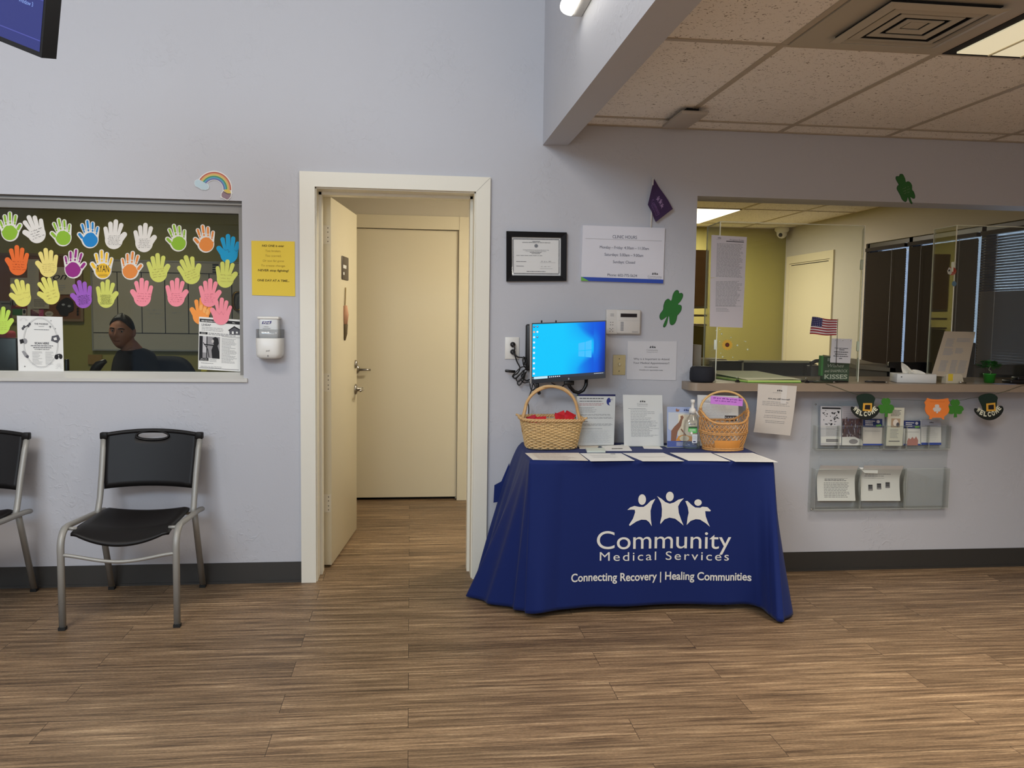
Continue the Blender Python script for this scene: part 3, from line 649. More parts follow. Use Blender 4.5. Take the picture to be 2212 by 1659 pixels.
def paper_hand(cx, cy_, w, h, mir, rot, col, paint=None, write=None, label='', spread=1.0, seed=1, fold=False, z=0, low=1.0, name=None, fat=1.0):
    c, s = math.cos(math.radians(rot)), math.sin(math.radians(rot))
    sh = Sheet(W(cx - 50, cy_ - 50, GY_), W(cx + 50, cy_ - 50, GY_), W(cx + 50, cy_ + 50, GY_), W(cx - 50, cy_ + 50, GY_), 100, 100)
    sh.c = [p + Vector((0, -0.0011 - z * 0.0012, 0)) for p in sh.c]
    kx = w / 0.84; ky = h / 1.05
    k = (kx + ky) / 2
    def T(x, y): return (50 + (x * c - y * s) * k, 50 - (x * s + y * c - 0.06) * k)
    body = mat('card_' + col[0], col[1], rough=0.8)
    out = [T(x, y) for x, y in hand_outline(mir, spread, fat, low)]
    sh.slab(out, 0.0009, body)
    g = -1 if mir else 1; rd = random.Random(seed)
    if paint:
        pm = mat('paint_' + paint[0], paint[1], rough=0.75); n = 34; pp = []
        for q in range(n):
            a = 2 * PI * q / n; r = 0.262 * (1 + (0.10 if math.sin(a) > 0 else 0.03) * rd.random()) * (0.90 if math.sin(a) > 0.3 else 1.0); pp.append((g * (0.03 + r * math.cos(a)), -0.135 + r * 1.02 * math.sin(a)))
        sh.poly([T(*p) for p in pp], pm, 1)
        for (bx, by), (tx, ty), r in [((-0.175, 0.14), (-0.235, 0.42), 0.038), ((-0.022, 0.18), (-0.045, 0.54), 0.040), ((0.127, 0.16), (0.145, 0.46), 0.038), ((0.255, 0.05), (0.315, 0.29), 0.033), ((-0.27, -0.04), (-0.36, 0.09), 0.050)]:
            tx *= spread; d = Vector((tx - bx, ty - by)); L = d.length; d.normalize(); nn = Vector((-d.y, d.x))
            def cap(f0, f1, rr):
                P = []
                A = Vector((bx, by)) + d * L * f0; B = Vector((bx, by)) + d * L * f1
                for q in range(7):
                    a = PI * q / 6; P.append(B + nn * rr * math.cos(a) + d * rr * math.sin(a))
                for q in range(7):
                    a = PI * q / 6; P.append(A - nn * rr * math.cos(a) - d * rr * math.sin(a))
                sh.poly([T(g * p.x, p.y) for p in P], pm, 1)
            if r < 0.049: cap(0.35, 0.98, r); cap(0.04, 0.10, r * 0.8)
            else: cap(0.0, 0.9, r)
    if write == 'name':
        x, y = T(0.03 * g, -0.20); sh.text('RYAN', x, y, 0.26 * k, INK, 3, fit=0.42 * k)
        for q in range(3): sh.line([T(-0.13, -0.27 - 0.035 * q), T(0.2, -0.27 - 0.035 * q)], 0.5, INK, 3)
    elif write:
        n, th, im = write; th *= 0.55; x0, y0 = T(-0.2 if not mir else -0.24, 0.02)
        a = math.radians(-rot)
        sh.scrawl(x0, y0, x0 + 0.44 * k, n, 0.36 * k / n, im, th, seed, rot=a)
    if fold:   # fingers bent over in front of the palm
        fm = mat('card_orange_light', (250, 178, 100), rough=0.8)
        for (x, y, a) in ((-0.02, 0.20, 10), (0.13, 0.12, -12), (0.24, 0.06, -25)):
            P = [(x + 0.07 * math.cos(t) , y + 0.12 * math.sin(t)) for t in [2 * PI * q / 12 for q in range(12)]]
            sh.poly([T(*p) for p in P], fm, 3)
    o = sh.solo(name or 'paper_handprint', label, 'paper hand', 'paper hand cut-outs taped to the office window')
    return o
WH = ('white', (226, 222, 214)); GR = ('green', (138, 182, 44)); BLU = ('blue', (12, 128, 196)); ORP = ('orange', (226, 136, 60)); MG = ('magenta', (146, 34, 128)); YL = ('gold', (242, 192, 44))
CY = ('cyan', (20, 152, 200)); ORA = ('deep_orange', (232, 108, 42)); PY = ('pale_yellow', (234, 216, 126)); YG = ('lime_yellow', (208, 212, 104)); YE = ('yellow', (226, 220, 112)); PU = ('purple', (156, 92, 190)); PK = ('pink', (246, 146, 160)); LM_ = ('lime', (192, 224, 92)); ORL = ('light_orange', (248, 156, 72))
PEN = mat('pen_grey', (96, 92, 92), rough=0.8); PEN2 = mat('pen_dark', (60, 40, 60), rough=0.8); PENL = mat('pen_faint', (168, 150, 90), rough=0.8); PENP = mat('pen_plum', (176, 90, 110), rough=0.8)
H = paper_hand
H(22, 490, 53, 64, True, 6, WH, GR, None, 'white paper hand with green paint, leftmost of the top row', seed=1)
H(76, 495, 51, 65, False, 20, WH, None, (4, 0.9, PEN), 'plain white paper hand with writing, leaning left between two green ones in the top row', seed=2)
H(134, 502, 50, 63, False, 8, WH, GR, None, 'white paper hand with green paint, just left of the blue painted hand', seed=3)
H(193, 506, 50, 63, False, 3, WH, BLU, None, 'white paper hand with blue paint in the top row', seed=4)
H(247, 507, 52, 64, True, -1, WH, None, (7, 0.6, PEN), 'plain white paper hand full of small writing, right beside the blue painted hand', seed=5)
H(312, 514, 51, 63, True, 1, WH, None, (6, 0.6, PEN), 'plain white paper hand with writing, the last plain white one towards the right', seed=6)
H(383, 514, 48, 62, False, 9, WH, GR, None, 'white paper hand with green paint, rightmost green one in the top row', seed=7)
H(443, 516, 49, 62, False, 5, WH, ORP, None, 'white paper hand with orange paint in the top row beside the solid blue hand', seed=8)
H(494, 538, 50, 64, False, -2, CY, None, (1, 0.7, PEN2), 'solid bright blue paper hand in the top right corner of the window', seed=9, spread=1.0)
H(38, 563, 54, 63, False, -2, ORA, None, (4, 0.7, mat('pen_rust', (168, 70, 30), rough=0.8)), 'solid deep orange paper hand, leftmost of the second row', seed=10)
H(103, 568, 52, 62, False, 3, PY, None, (5, 0.5, PENL), 'pale buttery yellow paper hand between the orange and the magenta hands', seed=11)
H(160, 570, 53, 64, True, -3, WH, MG, None, 'white paper hand with magenta purple paint in the second row', seed=12)
H(221, 572, 52, 64, False, -2, WH, YL, 'name', 'white paper hand with yellow paint and a name in capitals', seed=13)
H(283, 574, 50, 63, True, -2, WH, ORP, None, 'white paper hand with orange paint in the second row', seed=14)
H(342, 579, 52, 61, True, 8, YG, None, (4, 0.6, PENL), 'lime yellow paper hand right beside the second-row orange painted hand', seed=15)
H(411, 583, 54, 61, True, 22, YG, None, (4, 0.6, PENL), 'lime yellow paper hand tilted far left, in the middle of the right half', seed=16)
H(488, 592, 49, 61, True, -2, YG, None, (3, 0.5, PENL), 'lime yellow paper hand overlapping the bottom of the solid blue hand', seed=17, z=2)
H(46, 633, 50, 61, False, 14, YE, None, (2, 0.4, PENL), 'yellow paper hand under the deep orange hand', seed=18)
H(107, 628, 52, 61, False, 20, YE, None, (3, 0.5, PENL), 'yellow paper hand just above the event flyer, under the pale buttery one', seed=19)
H(178, 636, 49, 62, False, 8, PU, None, (9, 0.9, PEN2), 'purple paper hand covered in dark writing', seed=20)
H(230, 635, 50, 61, True, 0, YG, None, (12, 0.7, mat('pen_black', (40, 40, 30), rough=0.8)), 'lime yellow paper hand densely covered in dark handwriting beside the purple hand', seed=21)
H(307, 632, 51, 60, False, -3, PK, None, (4, 0.5, PENP), 'pink paper hand with its thumb to the left, leftmost pink one', seed=22)
H(381, 632, 51, 61, True, 2, PK, None, (5, 0.5, PENP), 'pink paper hand in the middle of the third row, thumb to the right', seed=23)
H(453, 633, 50, 61, True, 2, PK, None, (5, 0.5, PENP), 'upper pink paper hand of the overlapping pair near the right edge', seed=24, z=3)
H(434, 672, 50, 56, False, -8, ORL, None, None, 'light orange paper hand with folded fingers behind the pink pair', seed=25, fold=True)
H(478, 673, 46, 60, False, -8, PK, None, (1, 0.5, PENP), 'lower pink paper hand whose tip covers the top of the heating aid flyer', seed=26, z=4)
H(5, 693, 48, 60, True, 0, LM_, None, (5, 0.4, PENL), 'bright lime paper hand cut off by the left edge, lowest on the window', seed=27, z=1)

# ------------------------------------------------ flyers on the window
yy = GY_ - 0.0015
f = quad4([(36.5, 682), (135, 684.5), (138, 802), (40, 801.5)], yy, 98, 118)
f.paper(WHITE, 0.0006)
ci = [(50 + 36 * math.cos(a), 57 + 52 * math.sin(a)) for a in [2 * PI * k / 48 for k in range(49)]]
f.line(ci, 0.5, DGREY, 1); f.line([(50 + (x - 50) * 1.06, 57 + (y - 57) * 1.04) for x, y in ci], 0.4, GREY, 1)
f.text('THE PHOENIX', 52, 18, 3.4, DGREY, fit=30, bold=0.02); f.fine(46, 21, 58, 1, 2, GREY, 1.1, 0, 3); f.fine(36, 28, 69, 1, 2, DGREY, 1.2, 0, 4)
f.text('SCAN HERE', 52, 60, 4.4, DGREY, fit=31, bold=0.03); f.fine(28, 62.5, 76, 1, 2, DGREY, 1.6, 0, 5); f.fine(33, 66.5, 72, 1, 2, DGREY, 1.6, 0, 6); f.text('ACTIVITIES IN THE VALLEY', 52, 72, 1.8, DGREY, fit=33, bold=.03)
f.fine(31, 76, 55, 12, 2.4, GREY, 0.7, 0.5, 3); f.fine(59, 76, 78, 12, 2.4, GREY, 0.7, 0.4, 4)
def star(u, v, r, m): f.poly([(u + (r if k % 2 == 0 else r * 0.3) * math.cos(PI * k / 4), v + (r if k % 2 == 0 else r * 0.3) * math.sin(PI * k / 4)) for k in range(8)], m, 2)
star(71, 22, 3.8, DGREY); star(73, 9, 2, DGREY); star(82, 26, 2, DGREY); star(14, 108, 2.2, INK)
f.line([(15, 25), (24, 19)], 1.6, INK, 3)
for u, v in ((12, 27), (15, 23), (24, 21), (27, 17)): f.ell(u, v, 2.6, 3.2, DGREY, 2)
f.poly([(4, 51), (12, 49), (14, 57), (6, 60)], INK, 2); f.ell(16, 54, 5, 6, GREY, 1)
f.poly([(74, 42), (88, 39), (92, 48), (86, 57), (72, 52)], DGREY, 2); f.poly([(77, 46), (84, 44), (85, 50), (79, 51)], WHITE, 3)
f.poly([(8, 76), (13, 74), (24, 86), (20, 90), (15, 88)], GREY, 2); f.ell(20, 87, 3, 3.2, DGREY, 3)
f.ell(83, 87, 4.5, 5.5, INK, 2); f.ell(92, 86, 4, 5.5, INK, 2); f.line([(84, 82), (91, 81)], 2.4, INK, 3)
for k in range(9):
    a = PI * k / 8; f.line([(14 + 4 * math.cos(a), 8 - 4 * math.sin(a) + 2), (14 + 9 * math.cos(a), 8 - 6 * math.sin(a) + 2)], 0.3, GREY, 1)
    f.line([(88 + 2 * math.cos(a), 112 - 4 * math.sin(a)), (88 + 8 * math.cos(a), 112 - 12 * math.sin(a))], 0.3, GREY, 1)
f.solo('event_flyer', 'white event flyer with an oval border and small drawings, low on the office window', 'flyer')
f = quad4([(430, 684), (521, 691), (520, 803), (428, 797.5)], yy - 0.001, 92, 116)
f.paper(WHITE, 0.0006)
f.rect(1.5, 4, 90, 11, INK); f.text('NEED HELP PAYING YOUR ENERGY', 5, 9.5, 2.6, WHITE, 3, 'l', fit=45, bold=.03); f.text('BILL', 76, 9, 2.4, WHITE, 3, fit=6)
f.text('LIHEAP', 6, 19, 4.6, DGREY, al='l', fit=20, bold=0.01); f.fine(6, 22, 62, 3, 3.2, GREY, 1.0, 0.3, 5)
f.poly([(66, 26), (76, 16), (90, 22), (90, 34), (67, 34)], DGREY, 2); f.poly([(64, 25), (77, 15), (91, 22), (90, 24), (77, 18), (65, 27)], INK, 3); f.rect(72, 27, 76, 33, WHITE, 3); f.rect(81, 27, 85, 31, WHITE, 3)
f.rect(1.5, 33, 19, 38, INK); f.text('HOW TO', 10, 35.5, 1.6, WHITE, 3, fit=9); f.text('QUALIFY', 10, 37.7, 1.6, WHITE, 3, fit=11); f.fine(21, 34, 84, 2, 3, DGREY, 1.1, 0.2, 7)
f.rect(50, 40, 90, 40.6, INK)
f.rect(1.5, 42, 46, 90, mat('photo_grey', (146, 144, 146), rough=0.7)); f.rect(1.5, 42, 9, 90, INK, 2); f.rect(17, 42, 19, 90, INK, 2); f.rect(9, 42, 17, 78, mat('photo_pale', (196, 194, 196), rough=0.7), 2)
f.poly([(30, 90), (28, 72), (33, 58), (29, 54), (30, 46), (36, 42), (42, 45), (44, 56), (41, 62), (45, 74), (46, 90)], INK, 3); f.ell(30.5, 52, 2.6, 4.2, mat('photo_skin_grey', (190, 186, 184), rough=0.7), 4)
f.line([(12, 60), (30, 61), (34, 62)], 2.4, INK, 4); f.line([(10, 56), (20, 70), (23, 88)], 1.6, INK, 4)
f.rect(1.5, 90, 22, 96.5, INK, 3); f.text('APPLY FOR', 12, 93, 1.6, WHITE, 4, fit=14); f.text('ASSISTANCE', 12, 95.6, 1.6, WHITE, 4, fit=17)
f.fine(50, 44, 84, 22, 2.55, GREY, 0.9, 0.45, 8); f.fine(24, 92, 42, 3, 2.3, GREY, 0.8, 0.3, 9); f.fine(6, 101, 34, 1, 2.3, DGREY, 0.9, 0.1, 10); f.fine(5, 108, 60, 2, 2, GREY, 0.7, 0.3, 11); f.rect(2, 111.8, 88, 112.8, DGREY)
f.solo('energy_aid_flyer', 'black and white flyer with a photo and house drawing, low in the window corner', 'flyer')
# rainbow sticker
YW = -0.001
r = at_wall(410, 360, 520, 442, YW, 2212, 1649)
def arc(cx, cy_, r0, r1, a0, a1, n=26):
    return [(cx + r0 * math.cos(math.radians(a0 + (a1 - a0) * k / n)), cy_ + r0 * math.sin(math.radians(a0 + (a1 - a0) * k / n))) for k in range(n + 1)] + [(cx + r1 * math.cos(math.radians(a1 - (a1 - a0) * k / n)), cy_ + r1 * math.sin(math.radians(a1 - (a1 - a0) * k / n))) for k in range(n + 1)]
cxr, cyr = 1050, 980
r.c = [p + Vector((0, -0.003, 0)) for p in r.c]
r.slab(arc(cxr, cyr, 790, 385, -148, 12), 0.004, WHITE)
cloud = [(430, 560), (300, 560), (215, 620), (195, 740), (240, 850), (330, 900), (430, 950), (520, 1020), (600, 1010), (690, 1030), (760, 1000), (830, 960), (850, 860), (800, 760), (720, 720), (600, 640)]
r.slab(cloud, 0.004, mat('sticker_cloud', (206, 218, 224), rough=0.6), lay=1)
pot = [(1430, 1050), (1360, 1150), (1350, 1290), (1330, 1335), (1450, 1380), (1560, 1440), (1630, 1480), (1700, 1420), (1790, 1340), (1830, 1200), (1855, 1150), (1800, 1080), (1780, 1000), (1500, 980)]
r.slab(pot, 0.004, WHITE, lay=1)
for k, (c_, nm) in enumerate((((182, 92, 74), 'red'), ((212, 160, 104), 'orange'), ((200, 190, 106), 'yellow'), ((66, 140, 104), 'green'), ((84, 158, 190), 'blue'), ((104, 104, 160), 'violet'))):
    r.poly(arc(cxr, cyr, 750 - 56 * k, 750 - 56 * (k + 1), -146, 4), mat('rainbow_' + nm, c_, rough=0.6), 2)
r.poly([(450, 590), (310, 590), (240, 640), (225, 740), (270, 835), (350, 880), (450, 930), (540, 985), (700, 1000), (800, 930), (815, 860), (770, 780), (700, 730), (590, 660)], mat('sticker_cloud_blue', (184, 206, 216), rough=0.6), 3)
r.poly([(1450, 1080), (1385, 1170), (1380, 1290), (1440, 1350), (1560, 1400), (1620, 1440), (1700, 1390), (1770, 1300), (1790, 1210), (1650, 1190), (1520, 1120)], mat('sticker_pot', (140, 116, 126), rough=0.6), 3)
r.poly([(1480, 1040), (1500, 1000), (1640, 990), (1770, 1060), (1790, 1160), (1650, 1160), (1540, 1100)], mat('sticker_gold', (214, 186, 84), rough=0.6), 4)
r.poly([(1455, 1060), (1540, 1110), (1650, 1170), (1800, 1170), (1790, 1200), (1640, 1200), (1510, 1130), (1450, 1085)], mat('sticker_rim', (92, 60, 50), rough=0.6), 5)
r.solo('rainbow_sticker', 'rainbow cut-out with a cloud and a pot of gold above the office window', 'sticker')
# yellow quote sheet
f = quad4([(543, 520), (636.5, 521.5), (637.5, 640), (544.5, 637.5)], -0.003, 94, 119); f.paper(mat('yellow_paper', (226, 198, 70), rough=0.8), 0.0012)
OL = mat('ink_olive', (104, 88, 30), rough=0.8); OF = mat('ink_olive_faint', (168, 142, 52), rough=0.8)
for y, s_, m_, w_ in ((12.5, 'NO ONE is ever', OL, 48), (23.5, 'Too broken,', OF, 34), (34, 'Too scarred,', OF, 35), (45, 'Or too far gone', OF, 46), (55.5, 'To create change.', OF, 53), (66, 'NEVER stop fighting!', OL, 67), (88, 'ONE DAY AT A TIME...', OL, 70)):
    f.text(s_, 47, y, 4.4, m_, fit=w_, bold=0.025 if m_ is OL else 0, shear=0.1)
f.solo('yellow_quote_sheet', 'yellow paper with an encouraging hand-lettered quote between the window and the door', 'sign')
# hand sanitizer dispenser
t = thing('sanitizer_dispenser', 'white wall mounted hand sanitizer dispenser under the yellow sheet', 'dispenser', (-0.71, -0.05, 1.17))
X0, X1 = -0.775, -0.640; xc = (X0 + X1) / 2
def disp_sec(z, w, d, n=20):
    out = [(xc - w / 2, 0.0, z)]
    for k in range(n + 1):
        a = PI * k / n; ca, sa = math.cos(a), math.sin(a)
        out.append((xc - w / 2 * math.copysign(abs(ca) ** 0.45, ca), -d * (sa ** 0.55 if sa > 0 else 0), z))
    out.append((xc + w / 2, 0.0, z)); return out
def loft(mbx, secs, m):
    n = len(secs[0]); V = [p for s in secs for p in s]; F = [(i * n + k, i * n + (k + 1) % n, (i + 1) * n + (k + 1) % n, (i + 1) * n + k) for i in range(len(secs) - 1) for k in range(n)]
    F.append(tuple(range(n))[::-1]); F.append(tuple((len(secs) - 1) * n + k for k in range(n))); mbx.add(V, F, m, True)
lower = MB(); loft(lower, [disp_sec(z, w, d) for z, w, d in ((1.174, 0.06, 0.075), (1.176, 0.10, 0.088), (1.184, 0.126, 0.096), (1.20, 0.132, 0.1), (1.275, 0.136, 0.1), (1.278, 0.134, 0.098))], WHITEP)
s2 = Sheet((xc - 0.05, -0.1005, 1.26), (xc + 0.05, -0.1005, 1.26), (xc + 0.05, -0.1005, 1.18), (xc - 0.05, -0.1005, 1.18), 100, 80)
s2.text('purell', 50, 48, 8, DGREY, fit=18, shear=0.2)
def merge(mbx, sh):
    base = len(mbx.v); mbx.v += sh.v
    for ff, k, q in zip(sh.f, sh.mi, sh.sm): mbx.f.append(tuple(i + base for i in ff)); mbx.mi.append(mbx._m(sh.mats[k])); mbx.sm.append(q)
merge(lower, s2); lower.box((xc - 0.002, -0.0985, 1.186), (xc + 0.002, -0.0955, 1.194), DGREY); lower.build('body', t)
cart = MB(); cart.rbox((xc - 0.048, -0.075, 1.27), (xc + 0.048, -0.004, 1.378), mat('cartridge_white', (206, 208, 208), rough=0.3), 0.01, 3); cart.rbox((xc - 0.055, -0.078, 1.372), (xc + 0.052, -0.003, 1.386), WHITEP, 0.005, 2)
s2 = Sheet((xc - 0.05, -0.0757, 1.38), (xc + 0.05, -0.0757, 1.38), (xc + 0.05, -0.0757, 1.28), (xc - 0.05, -0.0757, 1.28), 100, 100)
s2.poly([(18, 31), (23, 17), (40, 19), (66, 15), (62, 29), (45, 32), (30, 30)], mat('purple_brand', (48, 34, 110), rough=0.5), 1); s2.text('Purell', 42, 28.5, 9, WHITE, 3, fit=34, bold=0.03, shear=0.15)
s2.text('HAND', 40, 47, 5, GREY, fit=22); s2.text('SANITIZER', 42, 56, 5, GREY, fit=38); s2.text('Advanced Gel', 42, 68, 3.4, GREY, fit=38)
merge(cart, s2); cart.build('cartridge', t)
win_ = MB(); loft(win_, [disp_sec(z, 0.134, d) for z, d in ((1.278, 0.098), (1.322, 0.096))], clear_mat('dispenser_clear', (235, 236, 238), gloss=0.08, haze=0.12)); win_.build('clear_cover', t)

# ================================================================== CHAIRS
CHB = mat('chair_black_plastic', (22, 20, 20), rough=0.45, spec=0.22, bump=(350, 0.12, 0.0006)); CHM = mat('chair_silver_frame', (152, 150, 144), rough=0.45, metal=0.25); FEET = mat('rubber_foot_black', (18, 18, 18), rough=0.8)
t = thing('waiting_chair', 'black plastic waiting chair with silver frame, standing between the window and the door', 'chair', (-1.27, -0.33, 0), 'waiting chairs along the wall')
chair = t; c0 = Vector((-1.27, 0, 0))
for sx in (-1, 1):
    # front leg bending over into the side rail
    xf = -1.27 + sx * 0.243; xb = -1.27 + sx * 0.222; P = [(xf, -0.625, 0.012), (xf, -0.625, 0.36)]
    for k in range(1, 8):
        a = PI / 2 * k / 8; P.append((xf, -0.625 + 0.075 * (1 - math.cos(a)), 0.36 + 0.085 * math.sin(a)))
    P += [(xf - sx * 0.002, -0.545, 0.446), (xb + sx * 0.012, -0.16, 0.425), (xb + sx * 0.012, -0.105, 0.418)]
    MB().tube(P, 0.0155, CHM, 8, flat=0.8).build('front_leg', t)
    MB().box((xf - 0.0145, -0.6395, 0.0), (xf + 0.0145, -0.6105, 0.014), FEET).build('foot', t)
    # rear leg
    MB().tube([(xb, -0.205, 0.425), (xb, -0.17, 0.33), (xb, -0.055, 0.012)], 0.0155, CHM, 8, flat=0.8).build('rear_leg', t)
    MB().box((xb - 0.0145, -0.069, 0.0), (xb + 0.0145, -0.038, 0.014), FEET).build('foot', t)
    # upright of the back
    MB().tube([(xb, -0.235, 0.428), (xb, -0.218, 0.452), (xb - sx * 0.001, -0.196, 0.50), (xb, -0.165, 0.60), (xb + sx * 0.004, -0.125, 0.72), (xb + sx * 0.008, -0.102, 0.785)], 0.0145, CHM, 8, flat=0.8).build('back_upright', t)
P = [(-1.27 + (-0.243 + 0.486 * k / 24), -0.625, 0.335 - 0.034 * math.sin(PI * k / 24) ** 1.5) for k in range(25)]
MB().tube(P, 0.008, CHM, 8).build('stretcher', t)
for sx in (-1, 1): MB().tube([(-1.27 + sx * 0.238, -0.562, 0.438), (-1.27 + sx * 0.196, -0.562, 0.436)], 0.008, CHM, 8).build('seat_bar', t)
MB().tube([(-1.27 - 0.22, -0.20, 0.418), (-1.27 + 0.22, -0.20, 0.418)], 0.008, CHM, 8).build('cross_bar', t)
def seat_pt(i, j, w=0.0):
    x = -1 + 2 * i; hw = 0.200 + 0.008 * j
    y = -0.205 - 0.40 * j
    z = 0.441 - 0.006 * j + 0.014 * (abs(x) ** 2) - 0.016 * (1 - x * x) * math.sin(PI * min(1, j * 0.9 + 0.05))
    if j > 0.72: z -= (0.052 * (1 - 0.75 * x * x)) * ((j - 0.72) / 0.28) ** 2
    if abs(x) > 0.9: z -= 0.010 * (abs(x) - 0.9) / 0.1
    y -= 0.022 * (1 - x * x) * (j ** 2)
    return Vector((-1.27 + x * hw, y, z - w))
def shell(fn, nu, nv, th, m):
    b = MB(); top = [fn(i / nu, j / nv, 0) for j in range(nv + 1) for i in range(nu + 1)]; bot = [fn(i / nu, j / nv, th) for j in range(nv + 1) for i in range(nu + 1)]
    w = nu + 1; n = len(top); F = []
    for j in range(nv):
        for i in range(nu):
            q = (j*w+i, j*w+i+1, (j+1)*w+i+1, (j+1)*w+i); F.append(q); F.append(tuple(k + n for k in q[::-1]))
    for i in range(nu): F.append((i, i + n, i + 1 + n, i + 1)); a = nv * w; F.append((a + i, a + i + 1, a + i + 1 + n, a + i + n))
    for j in range(nv): a = j * w; F.append((a, a + w, a + w + n, a + n)); a = j * w + nu; F.append((a, a + n, a + w + n, a + w))
    b.add(top + bot, F, m, True); return b
shell(seat_pt, 32, 28, 0.012, CHB).build('seat', t)
# backrest with an oval grip hole
def back_surf(x, v):
    """x -1..1, v 0 bottom..1 top"""
    z = 0.538 + 0.262 * v + (0.018 * (1 - x * x)) * v + 0.010 * (1 - x * x) * (1 - v) 
    hw = 0.207 + 0.010 * v; y = -0.175 + 0.072 * v + 0.020 * (1 - x * x)
    return Vector((-1.27 + x * hw, y - 0.004, z))
bb = MB(); n = 48; hole = []; outer = []
hcx, hcv, hrx, hrv = 0.0, 0.895, 0.33, 0.060
for k in range(n):
    a = 2 * PI * k / n; ca, sa = math.cos(a), math.sin(a)
    hole.append((hcx + hrx * ca, hcv + hrv * sa))
    s_ = min(1 / abs(ca) if abs(ca) > 1e-6 else 9, (0.13 if sa > 0 else 0.895) / (abs(sa) * 0.9) if abs(sa) > 1e-6 else 9)
# rings morph from the hole to the outline; the outline is met along the boundary of the unit plate
def ring(t_):
    out = []
    for k in range(n):
        q = k / n * 4; sd = int(q); fr = q - sd
        ex, ev = ((1, fr), (1 - 2 * fr, 1), (-1, 1 - fr), (-1 + 2 * fr, 0))[sd]
        a = math.atan2((ev - hcv) * 1.2, ex - hcx) if ev < 0.5 else math.atan2((ev - hcv) * 6, ex - hcx)
        a = -PI / 3.2 + 2 * PI * k / n
        ca, sa = math.cos(a), math.sin(a)
        hx, hv = hcx + hrx * ca, hcv + hrv * sa
        out.append((hx + (ex - hx) * t_, hv + (ev - hv) * t_))
    return out
rings = [ring(q / 8) for q in range(9)]
front = [back_surf(*p) for rr in rings for p in rr]; rear = [back_surf(*p) + Vector((0, 0.013, 0)) for rr in rings for p in rr]
N = len(front); F = []
for q in range(8):
    for k in range(n):
        l = (k + 1) % n; a = (q*n+k, q*n+l, (q+1)*n+l, (q+1)*n+k); F.append(a); F.append(tuple(i + N for i in a[::-1]))
for k in range(n):
    l = (k + 1) % n; F.append((k, k + N, l + N, l)); F.append((8*n+k, 8*n+l, 8*n+l+N, 8*n+k+N))
bb.add(front + rear, F, CHB, True)
# top cap ears and raised lip round the grip
tp = [back_surf(-1.04 + 2.08 * k / 24, 1.0) + Vector((0, 0.002, -0.006)) for k in range(25)]
bb.tube(tp, 0.011, CHB, 10)
for sx in (-1, 1): bb.rbox((-1.27 + sx * 0.226 - 0.019, -0.118, 0.772), (-1.27 + sx * 0.226 + 0.019, -0.086, 0.806), CHB, 0.006, 2)
bb.tube([back_surf(hcx + (hrx + 0.03) * math.cos(2 * PI * k / 40), hcv + (hrv + 0.022) * math.sin(2 * PI * k / 40)) + Vector((0, -0.003, 0)) for k in range(40)], 0.005, CHB, 6, closed=True)
bb.build('backrest', t)
tree_copy(t, (-1.27 - 0.814, -0.33 - 0.006, 0), 'black plastic waiting chair with silver frame, cut off by the left edge under the window')
# ================================================================== ON THE WALL AROUND THE MONITOR
# framed certificate
t = thing('framed_certificate', 'black framed licence certificate hanging right beside the door', 'certificate', W(1158, 606))
fx0, fz1 = W(1093, 500)[0], W(1093, 500)[2]; fx1, fz0 = W(1223, 606)[0], W(1223, 606)[2]
q = [W(1093.5, 500), W(1223, 503), W(1222, 607), W(1093.5, 608)]
m = MB(); BF = mat('frame_black', (16, 15, 18), rough=0.6, spec=0.2)
iq = [W(1104.5, 512), W(1211, 514), W(1210.5, 596), W(1105, 595)]
for k in range(4):
    l = (k + 1) % 4; D = Vector((0, -0.022, 0)); D2 = Vector((0, -0.017, 0))
    V = [q[k], q[l], iq[l], iq[k]]; m.add([V[0], V[1], V[1] + D, V[0] + D, V[3], V[2], V[2] + D2, V[3] + D2], [(0, 1, 2, 3), (3, 2, 6, 7), (7, 6, 5, 4)], BF)
m.build('frame', t)
s = Sheet(*[p + Vector((0, -0.006, 0)) for p in iq], 360, 280); s.paper(mat('certificate_paper', (226, 226, 224), rough=0.6), 0.003)
for k in range(34): s.rect(14 + k * 9.8, 10, 14 + k * 9.8 + 6.5, 18, DGREY); s.rect(14 + k * 9.8, 262, 14 + k * 9.8 + 6.5, 270, DGREY)
for k in range(25): s.rect(8, 20 + k * 9.8, 16, 26 + k * 9.8, DGREY); s.rect(344, 20 + k * 9.8, 352, 26 + k * 9.8, DGREY)
s.fine(152, 28, 208, 1, 9, DGREY, 4, 0.0, 9); s.text('ARIZONA DEPARTMENT OF HEALTH SERVICES', 180, 41, 6, INK, fit=206, bold=.01)
s.ell(180, 62, 14, 14, GREY); s.ell(180, 62, 10, 10, mat('seal_grey', (120, 124, 130), rough=0.7), 2)
s.text('Community Medical Services Group, Phoenix LLC dba', 178, 95, 6, DGREY, fit=190); s.text('Community Medical Services', 178, 104, 6, DGREY, fit=150)
s.fine(134, 108, 222, 1, 9, DGREY, 4, 0.1, 3); s.fine(146, 117, 210, 1, 9, DGREY, 4, 0.1, 4); s.fine(34, 132, 240, 1, 9, GREY, 4, 0.1, 5); s.fine(34, 176, 114, 1, 9, DGREY, 4, 0.1, 6); s.fine(34, 209, 92, 1, 9, DGREY, 4, 0.1, 7)
s.scrawl(212, 176, 300, 1, 14, DGREY, 1.2, 3); s.rect(208, 183, 322, 184, DGREY); s.scrawl(212, 214, 290, 1, 16, GREY, 1.2, 4); s.rect(208, 228, 300, 229, DGREY)
s.fine(110, 248, 250, 1, 9, DGREY, 4, 0.05, 8)
s.build('certificate', t)
MB().quad([p + Vector((0, -0.012, 0)) for p in iq], clear_mat('frame_glass', (252, 252, 252), gloss=0.01)).build('glass', t)
